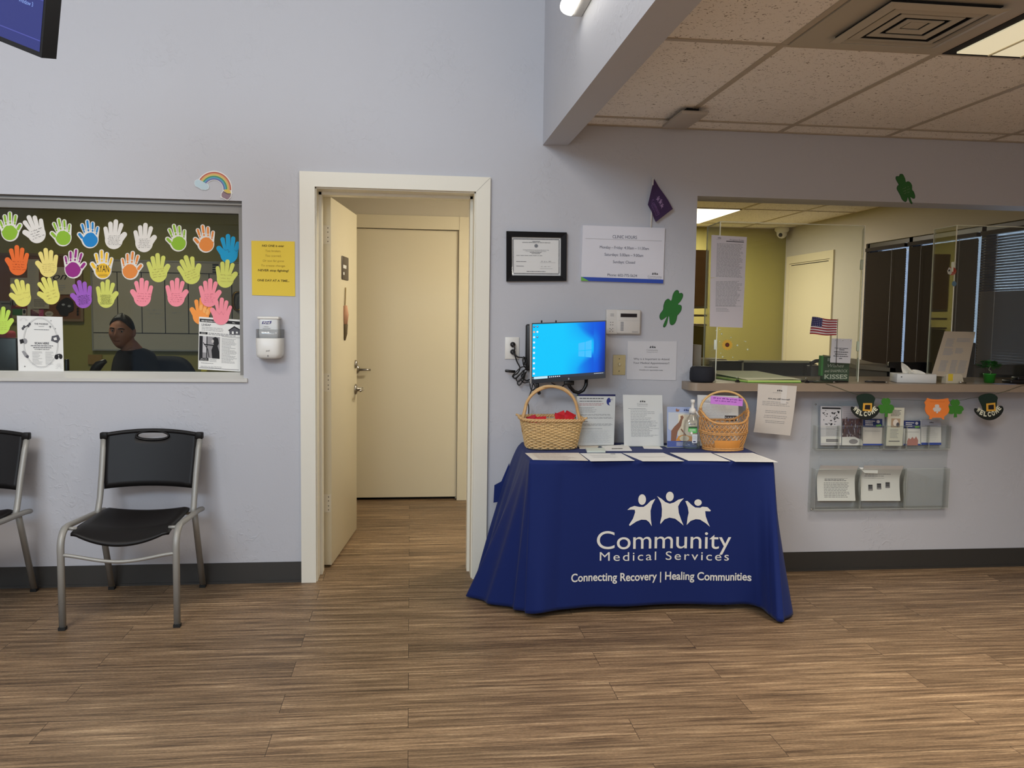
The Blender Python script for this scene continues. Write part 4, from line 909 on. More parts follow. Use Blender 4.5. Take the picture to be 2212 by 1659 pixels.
# clinic hours board
s = quad4([(1259, 486.5), (1436.5, 492.5), (1432.5, 612.5), (1255, 606.5)], -0.012, 600, 420); BD = mat('sign_board_white', (218, 218, 226), rough=0.45)
s.paper(BD, 0.011); TX = mat('sign_slate', (70, 74, 96), rough=0.6)
s.rect(0, 390, 600, 420, mat('sign_blue', (40, 74, 170), rough=0.5)); s.poly([(0, 388), (58, 420), (0, 420)], mat('sign_green', (110, 178, 74), rough=0.5), 2)
s.text('CLINIC HOURS', 307, 90, 24, TX, fit=178, bold=0.0); s.rect(22, 98, 580, 100, GREY)
s.text('Monday \u2013 Friday: 4:30am \u2013 11:30am', 307, 170, 21, TX, fit=358); s.text('Saturdays: 5:00am \u2013 9:00am', 305, 224, 21, TX, fit=282); s.text('Sundays: Closed', 307, 278, 21, TX, fit=160); s.text('Phone: 602-775-5634', 298, 378, 20, TX, fit=216)
people_logo(s, 535, 338, 20, INK); s.text('Community', 536, 377, 14, GREY, fit=104); s.text('Medical Services', 536, 387, 5, GREY, fit=96)
s.solo('clinic_hours_sign', 'white clinic hours board with a blue strip along its bottom edge', 'sign')
# flag on its stick
t = thing('handheld_flag', 'small purple flag on a white stick standing behind the clinic hours board', 'flag', W(1408, 489, -0.01))
MB().tube([W(1405.5, 500, -0.006), W(1408.5, 440, -0.02), W(1411, 384, -0.032)], 0.0042, WHITEP, 8).build('stick', t)
PV = mat('flag_purple', (52, 24, 70), rough=0.75, sheen=0.2)
f = Sheet(W(1413, 386, -0.034), W(1454, 451, -0.05), W(1417, 479.5, -0.04), W(1399.5, 442, -0.03), 200, 130, bend=lambda a, b: Vector((0, 0.006 * math.sin(a * 7 + b * 2) * min(1, a * 3 + 0.2), 0)))
f.paper(PV, 0.0006, 14, 10); PL = mat('flag_lilac', (150, 122, 160), rough=0.8)
people_logo(f, 105, 30, 34, PL, 2); f.text('Community', 104, 100, 24, mat('flag_mauve', (118, 84, 134), rough=0.8), fit=128); f.text('Medical Services', 104, 113, 9, mat('flag_mauve'), fit=110); f.build('cloth', t)
# alarm keypad
t = thing('alarm_keypad', 'cream alarm keypad with a dark display behind the monitor corner', 'alarm keypad', W(1344, 722, 0))
m = MB(); KP = mat('keypad_cream', (206, 202, 196), rough=0.45)
a0 = W(1308, 668.5); a1 = W(1380.5, 722)
m.rbox((a0[0], -0.028, a1[2]), (a1[0], 0, a0[2]), KP, 0.004, 3); w_ = a1[0] - a0[0]; h_ = a0[2] - a1[2]
m.rbox((a0[0] + w_ * 0.30, -0.033, a1[2] + 0.004), (a1[0] - 0.004, -0.02, a0[2] - h_ * 0.01), KP, 0.003, 2)
s = Sheet((a0[0], -0.0335, a0[2]), (a1[0], -0.0335, a0[2]), (a1[0], -0.0335, a1[2]), (a0[0], -0.0335, a1[2]), 700, 510)
s.rect(280, 80, 615, 155, mat('lcd_dark', (34, 30, 34), rough=0.25))
for k in range(6): s.rect(285, 255 + 32 * k, 345, 278 + 32 * k, GREY)
s.fine(520, 450, 650, 2, 14, GREY, 7, 0.1, 4); s.rect(230, 225, 690, 227, GREY)
merge(m, s)
s = Sheet((a0[0], -0.0285, a0[2]), (a1[0], -0.0285, a0[2]), (a1[0], -0.0285, a1[2]), (a0[0], -0.0285, a1[2]), 700, 510)
for k in range(5): s.rect(75, 85 + 13 * k, 150, 89 + 13 * k, GREY)
for x, y in ((75, 260), (120, 260), (75, 312), (120, 312), (65, 390), (120, 390), (92, 415), (65, 445), (120, 445)): s.rect(x, y, x + 20, y + 12, DGREY)
merge(m, s); m.build('housing', t)
# switch and outlet
t = thing('light_switch', 'beige light switch plate under the alarm keypad', 'switch', W(1337, 811, 0))
a0 = W(1324, 766.5); a1 = W(1350, 810); BG = mat('plate_beige', (196, 180, 134), rough=0.4)
MB().rbox((a0[0], -0.006, a1[2]), (a1[0], 0, a0[2]), BG, 0.0025, 2).build('plate', t); xm = (a0[0] + a1[0]) / 2; zm = (a0[2] + a1[2]) / 2
MB().rbox((xm - 0.005, -0.018, zm - 0.003), (xm + 0.005, -0.004, zm + 0.011), mat('toggle_cream', (216, 204, 168), rough=0.3), 0.002, 2).build('toggle', t)
for dz in (-0.033, 0.033): MB().lathe([(0, 0), (0.003, 0), (0.0025, 0.0015), (0, 0.0018)], mat('screw_steel'), 10, M=Matrix.Translation((xm, -0.006, zm + dz)) @ Matrix.Rotation(PI / 2, 4, 'X')).build('screw', t)
t = thing('wall_outlet', 'white wall outlet with two black plugs, left of the monitor', 'outlet', W(1106, 776, 0))
a0 = W(1091, 728); a1 = W(1121, 776)
MB().rbox((a0[0], -0.006, a1[2]), (a1[0], 0, a0[2]), WHITEP, 0.0025, 2).build('plate', t)
# the wall-mounted touch monitor
ML = Vector((0.636, -0.085, 0)); MR = Vector((1.003, -0.205, 0)); mu_ = (MR - ML).normalized(); mn = Vector((mu_.y, -mu_.x, 0))
tl, tr, br, bl = W(1149, 698, -0.10), W(1309.5, 692, -0.215), W(1308, 816.5, -0.215), W(1148, 829, -0.10)
t = thing('wall_monitor', 'monitor showing a blue computer desktop, on a black bracket above the wicker basket', 'monitor', (0.82, -0.12, 1.06))
s = Sheet(tl, tr, br, bl, 1360, 1140); s.paper(mat('bezel_black', (14, 15, 24), rough=0.3), 0.012)
# bright picture: bands of blue that deepen to the right
scr = bpy.data.materials.new('screen_desktop'); scr.use_nodes = True; nt = scr.node_tree; b = nt.nodes['Principled BSDF']
at_ = nt.nodes.new('ShaderNodeVertexColor'); at_.layer_name = 'pic'
b.inputs['Base Color'].default_value = (0.01, 0.01, 0.01, 1); b.inputs['Roughness'].default_value = 0.4; b.inputs['Specular IOR Level'].default_value = 0.08
nt.links.new(at_.outputs[0], b.inputs['Emission Color']); b.inputs['Emission Strength'].default_value = 1.0
s.build('bezel', t)
pc = Sheet(tl, tr, br, bl, 1360, 1140); NU, NV = 68, 50; sx0, sx1, sy0, sy1 = 14, 1345, 22, 1062
pc.grid(lambda i, j: pc.P(sx0 + (sx1 - sx0) * i, sy0 + (sy1 - sy0) * j, 0.0006), NU, NV, scr, False)
pic = pc.build('screen', t)
def deskcol(u, v):
    # u,v 0..1, v down : light beams from a window at (0.74,0.45)
    c1, c2, c3 = (0, 196, 250), (0, 150, 240), (0, 66, 208)
    du = u - 0.66; k = max(0.0, min(1.0, (u - 0.42) / 0.5)); spread = abs(v - 0.45) / (0.18 + 0.7 * max(0, 0.84 - u))
    beam = max(0.0, min(1.0, 1.25 - spread)); dark = k * (1 - 0.85 * beam) if u < 0.84 else 0.75 + 0.25 * min(1, (u - 0.84) / 0.16 + 0.3 * abs(v - 0.45))
    if u >= 0.84: dark = max(0.62, dark - 0.4 * max(0, 1 - math.hypot((u - 0.84) * 2.5, v - 0.45) * 3))
    col = [a + (b_ - a) * min(1, dark * 1.6) for a, b_ in zip(c1, c2)]; d2_ = max(0, dark - 0.35) / 0.65
    col = [a + (b_ - a) * d2_ for a, b_ in zip(col, c3)]
    if u > 0.9: col = [c * (1 - 0.5 * (u - 0.9) / 0.1 * v) for c in col]
    return lin(col)
vc = pic.data.color_attributes.new(name='pic', type='FLOAT_COLOR', domain='CORNER')
me = pic.data
for p in me.polygons:
    for li, vi in zip(p.loop_indices, p.vertices):
        i = vi % (NU + 1); j = vi // (NU + 1); vc.data[li].color = deskcol(i / NU, j / NV)
def emat(name, c=(0, 0, 0), e=1.0): return mat(name, (8, 8, 8), rough=0.3, emit=c, estr=e)
g = Sheet(tl, tr, br, bl, 1360, 1140)
LB = emat('screen_window_light', (40, 184, 250), 1.0)
g.poly([(862, 425), (978, 405), (978, 560), (862, 566)], LB, 2); g.poly([(990, 403), (1100, 372), (1100, 556), (990, 560)], LB, 2); g.poly([(862, 578), (978, 576), (978, 694), (862, 676)], LB, 2); g.poly([(990, 574), (1100, 570), (1100, 716), (990, 696)], LB, 2)
g.rect(14, 1010, 1345, 1062, emat('screen_taskbar', (14, 26, 50), 1.0), 2); g.rect(44, 1014, 300, 1058, emat('screen_search', (190, 226, 240), 1.0), 3)
IC = [emat('icon_white', (225, 235, 245)), emat('icon_navy', (24, 42, 110)), emat('icon_orange', (230, 140, 80))]
for k in range(10): g.ell(44, 70 + 98 * k, 20, 20, IC[(1, 2, 0, 0, 0, 0, 0, 0, 0, 0)[k]], 3, 12); 
for k in range(3): g.ell(104, 70 + 98 * k, 18, 18, IC[1 if k != 1 else 0], 3, 12); g.ell(104, 66 + 98 * k, 9, 7, IC[0], 4, 8)
g.ell(44, 66, 9, 6, IC[0], 4, 8); g.ell(44, 168, 8, 7, IC[0], 4, 8); g.text('\u2302', 24, 1050, 22, IC[0], 3, fit=16)
for k in range(6): g.rect(330 + 36 * k, 1026, 350 + 36 * k, 1046, IC[0], 3)
g.fine(1150, 1030, 1320, 1, 10, IC[0], 8, 0.0, 3, 3); g.build('screen_picture', t)
l_ = Sheet(tl, tr, br, bl, 1360, 1140); l_.ell(690, 1100, 13, 18, mat('logo_silver', (170, 172, 176), rough=0.3, metal=0.6), 2); merge(l_, Sheet(*l_.c, 1360, 1140)); l_.text('hp', 690, 1105, 14, BLACKP, 4, fit=12); l_.build('maker_badge', t)
# back shell, silver edge, arm
nb = s.n; bk = MB(); D = -nb
pts = [tl, tr, br, bl]; ctr_ = sum(pts, Vector()) / 4
V = [p + D * 0.012 for p in pts] + [ctr_ + (p - ctr_) * 0.9 + D * 0.038 for p in pts]
bk.add(V, [(0, 1, 5, 4), (1, 2, 6, 5), (2, 3, 7, 6), (3, 0, 4, 7), (4, 5, 6, 7)], BLACKP); bk.build('back_shell', t)
sl_ = MB(); e0 = tl + D * 0.001; 
sl_.prism([tl - mu_ * 0.013 + D * 0.004 + Vector((0, 0, -0.002)), tl + D * 0.001, bl + D * 0.001, bl - mu_ * 0.009 + D * 0.004 + Vector((0, 0, 0.002))], D * 0.02, mat('silver_edge', (176, 172, 168), rough=0.35, metal=0.4)); sl_.build('silver_edge', t)
ar = MB(); ar.rbox((0.605, -0.045, 1.12), (0.650, -0.001, 1.365), BLACKP, 0.01, 3); ar.tube([(0.625, -0.03, 1.24), (0.72, -0.045, 1.235), (ctr_.x, ctr_.y + 0.04, ctr_.z)], 0.018, BLACKP, 10)
ar.build('wall_bracket', t)
lp = MB(); P = [W(1226, 825, -0.12), W(1231, 836, -0.115), W(1240, 846, -0.11), W(1250, 848.5, -0.11), W(1260, 843, -0.11), W(1266, 832, -0.11), W(1267, 815, -0.11)]
lp.tube(P, 0.0095, BLACKP, 8); lp.rbox(tuple(W(1219, 832, -0.13)), tuple(W(1239, 822, -0.11)), BLACKP, 0.004, 2); lp.build('cable_loop', t)
lg = MB(); lg.tube([W(1160, 828, -0.10), W(1163, 845, -0.07), W(1165, 850, -0.06)], 0.0095, BLACKP, 8); lg.build('tilt_stop', t)
for x, y in ((1170, 694), (1201, 694)): MB().lathe([(0, 0), (0.004, 0), (0.004, 0.012), (0, 0.012)], BLACKP, 10, c=tuple(W(x, y + 3, -0.10))).build('top_clip', t)
# cords
def spline(pts, n=8):
    P = [Vector(p) for p in pts]; out = []
    for i in range(len(P) - 1):
        p0 = P[max(0, i - 1)]; p1 = P[i]; p2 = P[i + 1]; p3 = P[min(len(P) - 1, i + 2)]
        for k in range(n):
            u = k / n; out.append(0.5 * ((2 * p1) + (-p0 + p2) * u + (2 * p0 - 5 * p1 + 4 * p2 - p3) * u * u + (-p0 + 3 * p1 - 3 * p2 + p3) * u ** 3))
    return out + [P[-1]]
CB = mat('cable_black', (16, 16, 18), rough=0.45)
for k, (y, lab, path) in enumerate(((744, 'black power cord plugged into the upper socket of the outlet', [(1109, 746), (1112, 752), (1111, 762), (1118, 771), (1131, 773), (1134, 780), (1131, 790)]),
                            (760, 'black power cord plugged into the lower socket of the outlet', [(1108, 762), (1112, 768), (1117, 782), (1123, 795), (1118, 806), (1109, 812), (1113, 818), (1124, 808), (1132, 800), (1128, 816), (1118, 826), (1122, 832), (1131, 820), (1134, 806), (1126, 812), (1136, 822), (1144, 820)]))):
    t = thing('power_cord', lab, 'cord', W(1108, y, 0), 'monitor power cords')
    MB().lathe([(0, 0), (0.013, 0), (0.014, 0.02), (0.008, 0.03), (0, 0.03)], CB, 14, M=Matrix.Translation(W(1107, y, -0.006)) @ Matrix.Rotation(PI / 2, 4, 'X')).build('plug', t)
    MB().tube(spline([W(px, py, -0.035 - 0.004 * (i % 2)) for i, (px, py) in enumerate(path)]), 0.0036, CB, 7).build('cable', t)
m = MB()
for lo in ([(1134, 792), (1125, 794), (1112, 806), (1107, 813), (1113, 817), (1126, 806), (1136, 797), (1130, 802), (1117, 814), (1116, 822), (1122, 824), (1130, 812), (1137, 803), (1131, 815), (1126, 821), (1133, 827), (1143, 824)],
           [(1131, 770), (1129, 780), (1136, 788), (1138, 778), (1132, 772), (1130, 786), (1137, 796), (1141, 790)],
           [(1144, 824), (1146, 838), (1150, 843), (1156, 838), (1152, 829), (1147, 846), (1143, 856)],
           [(1191, 827), (1203, 833), (1212, 836), (1222, 828)], [(1139, 868), (1142, 880), (1141.5, 905)]):
    m.tube(spline([W(x, y, -0.05 - 0.006 * (i % 3)) for i, (x, y) in enumerate(lo)]), 0.0030, CB, 6)
m.tube([W(1091, 801, -0.04), W(1092, 801, -0.04), W(1113, 803, -0.04)], [0.004, 0.0075, 0.0075], CB, 8)
m.solo('cable_bundle', 'tangled bundle of spare black cable hanging beside the monitor edge', 'cable')
# appointment notice
s = quad4([(1356, 736.5), (1462.5, 737), (1460, 821.5), (1353.5, 819.5)], -0.003, 1020, 800); s.paper(mat('paper_cool', (206, 206, 210), rough=0.8), 0.0012)
brand(s, 510, 95, 250, INK, GREY)
s.text('Why is it Important to Attend', 500, 390, 40, DGREY, fit=740); s.text('Your Medical Appointments??', 500, 472, 40, DGREY, fit=750); s.text('Ask a staff member', 500, 545, 18, DGREY, fit=290, bold=.02); s.text('Schedule your appointment today', 500, 607, 18, DGREY, fit=490, bold=.02)
s.solo('appointment_notice', 'white paper notice about attending medical appointments, right of the beige switch', 'sign')
# shamrocks
SH = mat('shamrock_green', (36, 110, 44), rough=0.5, vary=(20, 0.12)); SHD = mat('shamrock_edge', (24, 72, 44), rough=0.6)
def smooth_pts(pts, n=5):
    out = []; k = len(pts)
    for i in range(k):
        p0, p1, p2, p3 = pts[i - 1], pts[i], pts[(i + 1) % k], pts[(i + 2) % k]
        for q in range(n):
            u = q / n; out.append(tuple(0.5 * ((2 * b_) + (-a + c_) * u + (2 * a - 5 * b_ + 4 * c_ - d_) * u * u + (-a + 3 * b_ - 3 * c_ + d_) * u ** 3) for a, b_, c_, d_ in zip(p0, p1, p2, p3)))
    return out
leafA = [(880, 190), (935, 230), (950, 305), (1030, 290), (1085, 350), (1070, 460), (1000, 590), (905, 700), (1000, 725), (1040, 790), (1015, 930), (940, 1040), (880, 1110), (850, 1260), (780, 1400), (680, 1450), (610, 1380), (590, 1160), (555, 1150), (500, 1420), (420, 1530), (370, 1480), (430, 1320), (510, 1140), (430, 1200), (310, 1265), (245, 1190), (260, 1050), (370, 890), (385, 740), (450, 570), (560, 500), (640, 570), (680, 530), (720, 350), (800, 220)]
s = at_wall(1410, 615, 1490, 715, -0.002, 1327, 1659); pts = smooth_pts(leafA, 3); s.slab(pts, 0.0018, SHD); ctr = (660, 860)
s.poly([(ctr[0] + (x - ctr[0]) * 0.955, ctr[1] + (y - ctr[1]) * 0.965) for x, y in pts], SH, 1)
s.solo('shamrock_cutout', 'bright green shamrock cut-out on the wall beside the alarm keypad', 'shamrock')
leafB = [(470, 215), (560, 210), (620, 260), (690, 420), (720, 550), (800, 515), (900, 560), (980, 700), (980, 870), (1050, 950), (1110, 1130), (1090, 1240), (1000, 1240), (910, 1180), (960, 1360), (1000, 1440), (950, 1480), (870, 1370), (800, 1190), (770, 1320), (700, 1390), (570, 1300), (490, 1130), (400, 960), (335, 830), (370, 700), (420, 660), (340, 520), (290, 390), (320, 305), (430, 300)]
s = at_wall(1920, 365, 2000, 450, -0.002, 1561, 1659); pts = smooth_pts(leafB, 3); s.slab(pts, 0.0018, SHD); ctr = (700, 850)
s.poly([(ctr[0] + (x - ctr[0]) * 0.95, ctr[1] + (y - ctr[1]) * 0.96) for x, y in pts], mat('shamrock_foil', (44, 104, 48), rough=0.4), 1)
PG = mat('shamrock_pale_print', (110, 140, 104), rough=0.6)
s.scrawl(540, 850, 840, 3, 110, PG, 16, 5, 2, 0.3, rot=-0.35)
s.solo('shamrock_cutout', 'dark green printed shamrock high above the reception hatch', 'shamrock')
# hanging television in the corner
t = thing('wall_television', 'blue lit television screen hanging in the top left corner', 'television', (-1.25, -2.2, 2.1))
c0 = W(89.5, 125, -2.2); pL = W(0, 89, -2.15); pU = W(120, 0, -2.26)
U = (pL - c0).normalized(); Vv = (pU - c0); Vv = (Vv - U * Vv.dot(U)).normalized()
WT_, HT_ = 0.78, 0.45
# U points to the screen's left along the bottom edge
s = Sheet(c0 + U * WT_ + Vv * HT_, c0 + Vv * HT_, c0, c0 + U * WT_, 900, 520)
s.paper(mat('tv_black', (12, 12, 14), rough=0.3), 0.045); s.build('housing', t)
s2 = Sheet(*s.c, 900, 520)
s2.rect(10, 10, 892, 506, emat('tv_blue', (56, 66, 150), 0.62), 1); s2.rect(10, 10, 640, 506, emat('tv_blue_bright', (52, 78, 176), 0.66), 2)
s2.rect(10, 474, 892, 477, emat('tv_line', (90, 96, 190), 0.7), 3); s2.rect(10, 364, 892, 367, emat('tv_line'), 3); s2.rect(10, 60, 892, 358, emat('tv_grey', (70, 76, 120), 0.55), 3)
s2.text('Window 3', 856, 392, 12, emat('tv_text', (150, 180, 250), 0.9), 4, al='r', fit=54); s2.build('screen', t)
cc = sum(s.c, Vector()) / 4; bb_ = cc - s.n * 0.06
bkt = MB(); bkt.rbox((bb_.x - 0.12, bb_.y - 0.01, bb_.z - 0.12), (bb_.x + 0.12, bb_.y + 0.015, bb_.z + 0.12), BLACKP, 0.004, 2); bkt.tube([bb_, (bb_.x, bb_.y + 0.08, bb_.z + 0.05), (bb_.x, bb_.y + 0.08, HI)], 0.024, BLACKP, 12); bkt.build('ceiling_mount', t)
# ================================================================== TABLE WITH THE BLUE CLOTH
TA = math.radians(-3.74); tu = Vector((math.cos(TA), math.sin(TA), 0)); tv = Vector((-math.sin(TA), math.cos(TA), 0))
TFL = Vector((0.553, -0.62, 0)); TW, TD, TZ = 1.15, 0.585, 0.738
def TP(a, b, z): return TFL + tu * a + tv * b + Vector((0, 0, z))
t = thing('folding_table', 'small folding table hidden under the blue cloth', 'table', TP(TW / 2, TD / 2, 0))
TM = Matrix(((tu.x, tv.x, 0, TFL.x), (tu.y, tv.y, 0, TFL.y), (0, 0, 1, 0), (0, 0, 0, 1)))
MB(TM).rbox((0.008, 0.008, TZ - 0.035), (TW - 0.008, TD - 0.008, TZ - 0.002), mat('table_plastic', (200, 198, 190), rough=0.6), 0.008, 2).build('tabletop', t)
for a in (0.12, TW - 0.16):
    for b in (0.19, TD - 0.1): MB(TM).tube([(a, b, 0), (a, b, TZ - 0.03)], 0.013, mat('table_leg_grey', (90, 90, 92), rough=0.4, metal=0.6), 8).build('leg', t)
CL = mat('tablecloth_blue', (18, 36, 96), rough=0.72, spec=0.2, sheen=0.06, bump=(700, 0.15, 0.0006))
cz = TZ + 0.002
# drape: along the edge from the back left corner round the front to the back right corner
K = []   # (edge point, floor point, fold weight)
def FL_(px, py, z=0.015): p = Zp(px, py, z); return Vector((p.x, p.y, z))
K.append((TP(0, TD, cz), Vector((0.375, -0.035, 0.01))))
K.append((TP(0, TD * 0.85, cz), Vector((0.365, -0.085, 0.008))))
K.append((TP(0, TD * 0.7, cz), Vector((0.385, -0.17, 0.008))))
K.append((TP(0, TD * 0.5, cz), FL_(1030, 1282, 0.010)))
K.append((TP(0, TD * 0.36, cz), FL_(1014, 1287, 0.008)))
K.append((TP(0, TD * 0.2, cz), FL_(1050, 1301, 0.012)))
K.append((TP(0, TD * 0.08, cz), FL_(1100, 1312, 0.015)))
K.append((TP(0.0, 0, cz), FL_(1128, 1320, 0.02)))
K.append((TP(0.012, 0, cz), FL_(1142, 1325, 0.02)))
for f, x, y in ((0.07, 1172, 1324), (0.14, 1210, 1317), (0.25, 1272, 1312), (0.37, 1340, 1311), (0.5, 1415, 1306), (0.63, 1490, 1306), (0.75, 1555, 1306), (0.85, 1608, 1306), (0.92, 1640, 1313)): K.append((TP(TW * f, 0, cz), FL_(x, y, 0.03)))
K.append((TP(TW * 0.965, 0, cz), FL_(1663, 1330, 0.02)))
K.append((TP(TW - 0.004, 0, cz), FL_(1684, 1343, 0.01)))
K.append((TP(TW, 0.01, cz), FL_(1700, 1336, 0.012)))
K.append((TP(TW, TD * 0.2, cz), FL_(1703, 1312, 0.015)))
K.append((TP(TW, TD * 0.45, cz), Vector((1.80, -0.45, 0.02))))
K.append((TP(TW, TD * 0.7, cz), Vector((1.86, -0.28, 0.02))))
K.append((TP(TW, TD, cz), Vector((1.80, -0.10, 0.02))))
def cr(P, i, u):
    n = len(P); p0, p1, p2, p3 = P[max(0, i - 1)], P[i], P[min(n - 1, i + 1)], P[min(n - 1, i + 2)]
    return 0.5 * ((2 * p1) + (-p0 + p2) * u + (2 * p0 - 5 * p1 + 4 * p2 - p3) * u * u + (-p0 + 3 * p1 - 3 * p2 + p3) * u ** 3)
EP = [k[0] for k in K]; BP = [k[1] for k in K]; SUB = 10; NS = (len(K) - 1) * SUB
def drape(i, j):
    s_ = i * (len(K) - 1); q = min(len(K) - 2, int(s_)); u = s_ - q
    e = EP[q] * (1 - u) + EP[q + 1] * u; b = cr(BP, q, u)
    # stay vertical near the top, swing out lower down
    k = j ** (1.12 if s_ > 4 else 0.72 + 0.1 * s_); p = e * (1 - k) + b * k; p.z = e.z * (1 - j) + b.z * j
    # rolled edge
    if j < 0.04: out = (b - e); out.z = 0; out = out.normalized() * 0.004 if out.length > 1e-5 else Vector(); p += out * math.sin(PI / 2 * j / 0.04)
    else: out = (b - e); out.z = 0; out = out.normalized() * 0.004 if out.length > 1e-5 else Vector(); p += out
    front = 8 <= s_ <= 18
    w = 0.006 if front else 0.016
    ph = s_ * (2.6 if front else 5.0)
    nrm = Vector((0, -1, 0)) if front else (Vector((-1, 0, 0)) if s_ < 8 else Vector((1, 0, 0)))
    blend = min(1, abs(s_ - 8) / 1.5, abs(s_ - 18.5) / 1.5) if True else 1
    p += nrm * (w * blend * math.sin(ph) * j ** 1.3)
    if s_ > 16.8 and s_ < 18.6: p += Vector((0, 0.022 * math.sin(PI * (s_ - 16.8) / 1.8) * j ** 1.5, 0))
    return p
m = MB(); m.grid(drape, NS, 40, CL)
m.grid(lambda i, j: TP(TW * i, TD * j, cz + 0.0004 + 0.0006 * math.sin(i * 17) * math.sin(j * 9)), 40, 24, CL)
# short turned-down strip at the back and the raised flap at the left
m.grid(lambda i, j: TP(TW * i, TD + 0.004, cz - 0.12 * j), 20, 3, CL)
fl = [W(1100, 1000, -0.045), W(1083, 1040, -0.050), W(1068, 1048, -0.055), W(1066, 1086, -0.060), W(1082, 1083, -0.060), W(1100, 1060, -0.055)]
m.prism(fl, (0, 0.002, 0), CL)
cloth = m.build('tablecloth', None, TP(TW / 2, TD / 2, 0)); cloth['label'] = 'royal blue printed tablecloth hanging to the floor over the small table'; cloth['category'] = 'tablecloth'
sd = cloth.modifiers.new('thickness', 'SOLIDIFY'); sd.thickness = 0.0012; sd.offset = -1
bm = bmesh.new(); bm.from_mesh(cloth.data); bvh = BVHTree.FromBMesh(bm); bm.free(); CO = cloth.location.copy()
def onto(p):
    h = bvh.ray_cast(Vector((p.x, p.y - 0.6, p.z)) - CO, Vector((0, 1, 0)))
    return (h[0] + CO + Vector((0, -0.0016, 0))) if h[0] else p
def hitpx(px, py):
    d = ray(px, py).normalized(); h = bvh.ray_cast(CAM - CO, d); return h[0] + CO
PR = mat('cloth_print_white', (222, 222, 216), rough=0.75)
lx0, ly0, lx1, ly1 = 1225, 1055, 1635, 1275
s = Sheet(hitpx(lx0, ly0), hitpx(lx1, ly0), hitpx(lx1, ly1), hitpx(lx0, ly1), lx1 - lx0, ly1 - ly0); s.proj = onto
O = lambda x: x - lx0; Q = lambda y: y - ly0
people_logo(s, O(1438), Q(1062.5), 75, PR, 0)
s.text('Community', O(1436), Q(1187), 39, PR, 0, fit=292, bold=0.0, sp=1.0, res=8)
s.text('Medical Services', O(1437), Q(1213), 19, PR, 0, fit=281, sp=1.25, res=6)
s.text('Connecting Recovery | Healing Communities', O(1430), Q(1257.5), 17.5, PR, 0, fit=392, bold=0.018, res=6)
pr = s.build('cloth_print', None, CO); pr.parent = cloth; pr.location = (0, 0, 0); pr['label'] = 'white clinic logo and slogan printed on the cloth front'
CZT = cz + 0.002   # top of the cloth
# ---------------- sheets lying along the front
def flat_paper(px4, lab, body=WHITE, fn=None, z=CZT + 0.001, name='paper_sheet', grp='papers laid along the table edge', curl=0.0):
    P = [Zp(x, y, z) for x, y in px4]
    s = Sheet(*P, 85, 110, bend=(lambda a, b: Vector((0, 0, curl * (a * b) ** 3))) if curl else None)
    if s.n.z < 0: s.n = -s.n
    s.paper(body, 0.0008, 8, 8)
    if fn: fn(s)
    return s.solo(name, lab, 'paper', grp)
flat_paper([(1134, 978.5), (1250, 978), (1271, 995), (1151, 993)], 'cream speckled sheet, leftmost of the papers on the table edge', mat('paper_cream', (226, 218, 206), rough=0.8), lambda s: s.fine(10, 10, 75, 12, 8, mat('pink_print', (206, 190, 182), rough=0.8), 2, 0.3, 2))
flat_paper([(1253, 979), (1342, 979), (1371, 995), (1276, 996)], 'white form with a small black logo, second paper on the table edge', WHITE, lambda s: (s.rect(60, 8, 70, 14, INK), s.fine(14, 30, 70, 5, 9, mat('faint_print', (206, 206, 206), rough=0.8), 1.5, 0.2, 3)), z=CZT + 0.002)
flat_paper([(1345, 978.5), (1432, 978), (1478, 996), (1388, 996)], 'white sheet with one grey stroke, middle paper on the table edge', WHITE, lambda s: s.line([(12, 55), (40, 58), (70, 52)], 3, mat('faint_print'), 1))
flat_paper([(1447, 978), (1535, 978), (1578, 996), (1487, 995)], 'blank white sheet in front of the clear bottle on the table', WHITE, None, z=CZT + 0.002)
flat_paper([(1541, 979), (1626, 978), (1681, 998), (1588, 997)], 'white lined form hanging over the right front corner of the table', WHITE, lambda s: s.fine(8, 12, 78, 8, 12, mat('faint_print'), 1.6, 0.05, 6), z=CZT + 0.0015)
def flat_card(px4, lab, body, name='card_stack', th=0.006, fn=None):
    P = [Zp(x, y, CZT + th) for x, y in px4]; s = Sheet(*P, 100, 60)
    if s.n.z < 0: s.n = -s.n
    s.paper(body, th)
    if fn: fn(s)
    s.solo(name, lab, 'cards', 'cards on the table')
CG = mat('card_green_white', (210, 218, 208), rough=0.7)
flat_card([(1248, 961), (1294, 962), (1290, 968), (1252, 968)], 'small beige card stack just behind the pale green leaflets', mat('card_beige', (214, 206, 192), rough=0.7), th=0.004)
flat_card([(1265, 967), (1305, 967), (1308, 974), (1268, 974)], 'pale green leaflet stack between the basket and the first flyer', CG, th=0.009)
flat_card([(1299, 963), (1355, 960.5), (1365, 972), (1306, 972)], 'white postcards with a small black emblem in front of the blue topped flyer', WHITE, th=0.005, fn=lambda s: s.fine(30, 40, 70, 1, 10, INK, 8, 0, 3))
flat_card([(1388, 963.5), (1424, 964), (1431, 969), (1391, 968)], 'small blank white card in front of the middle standing flyer', WHITE, th=0.003)
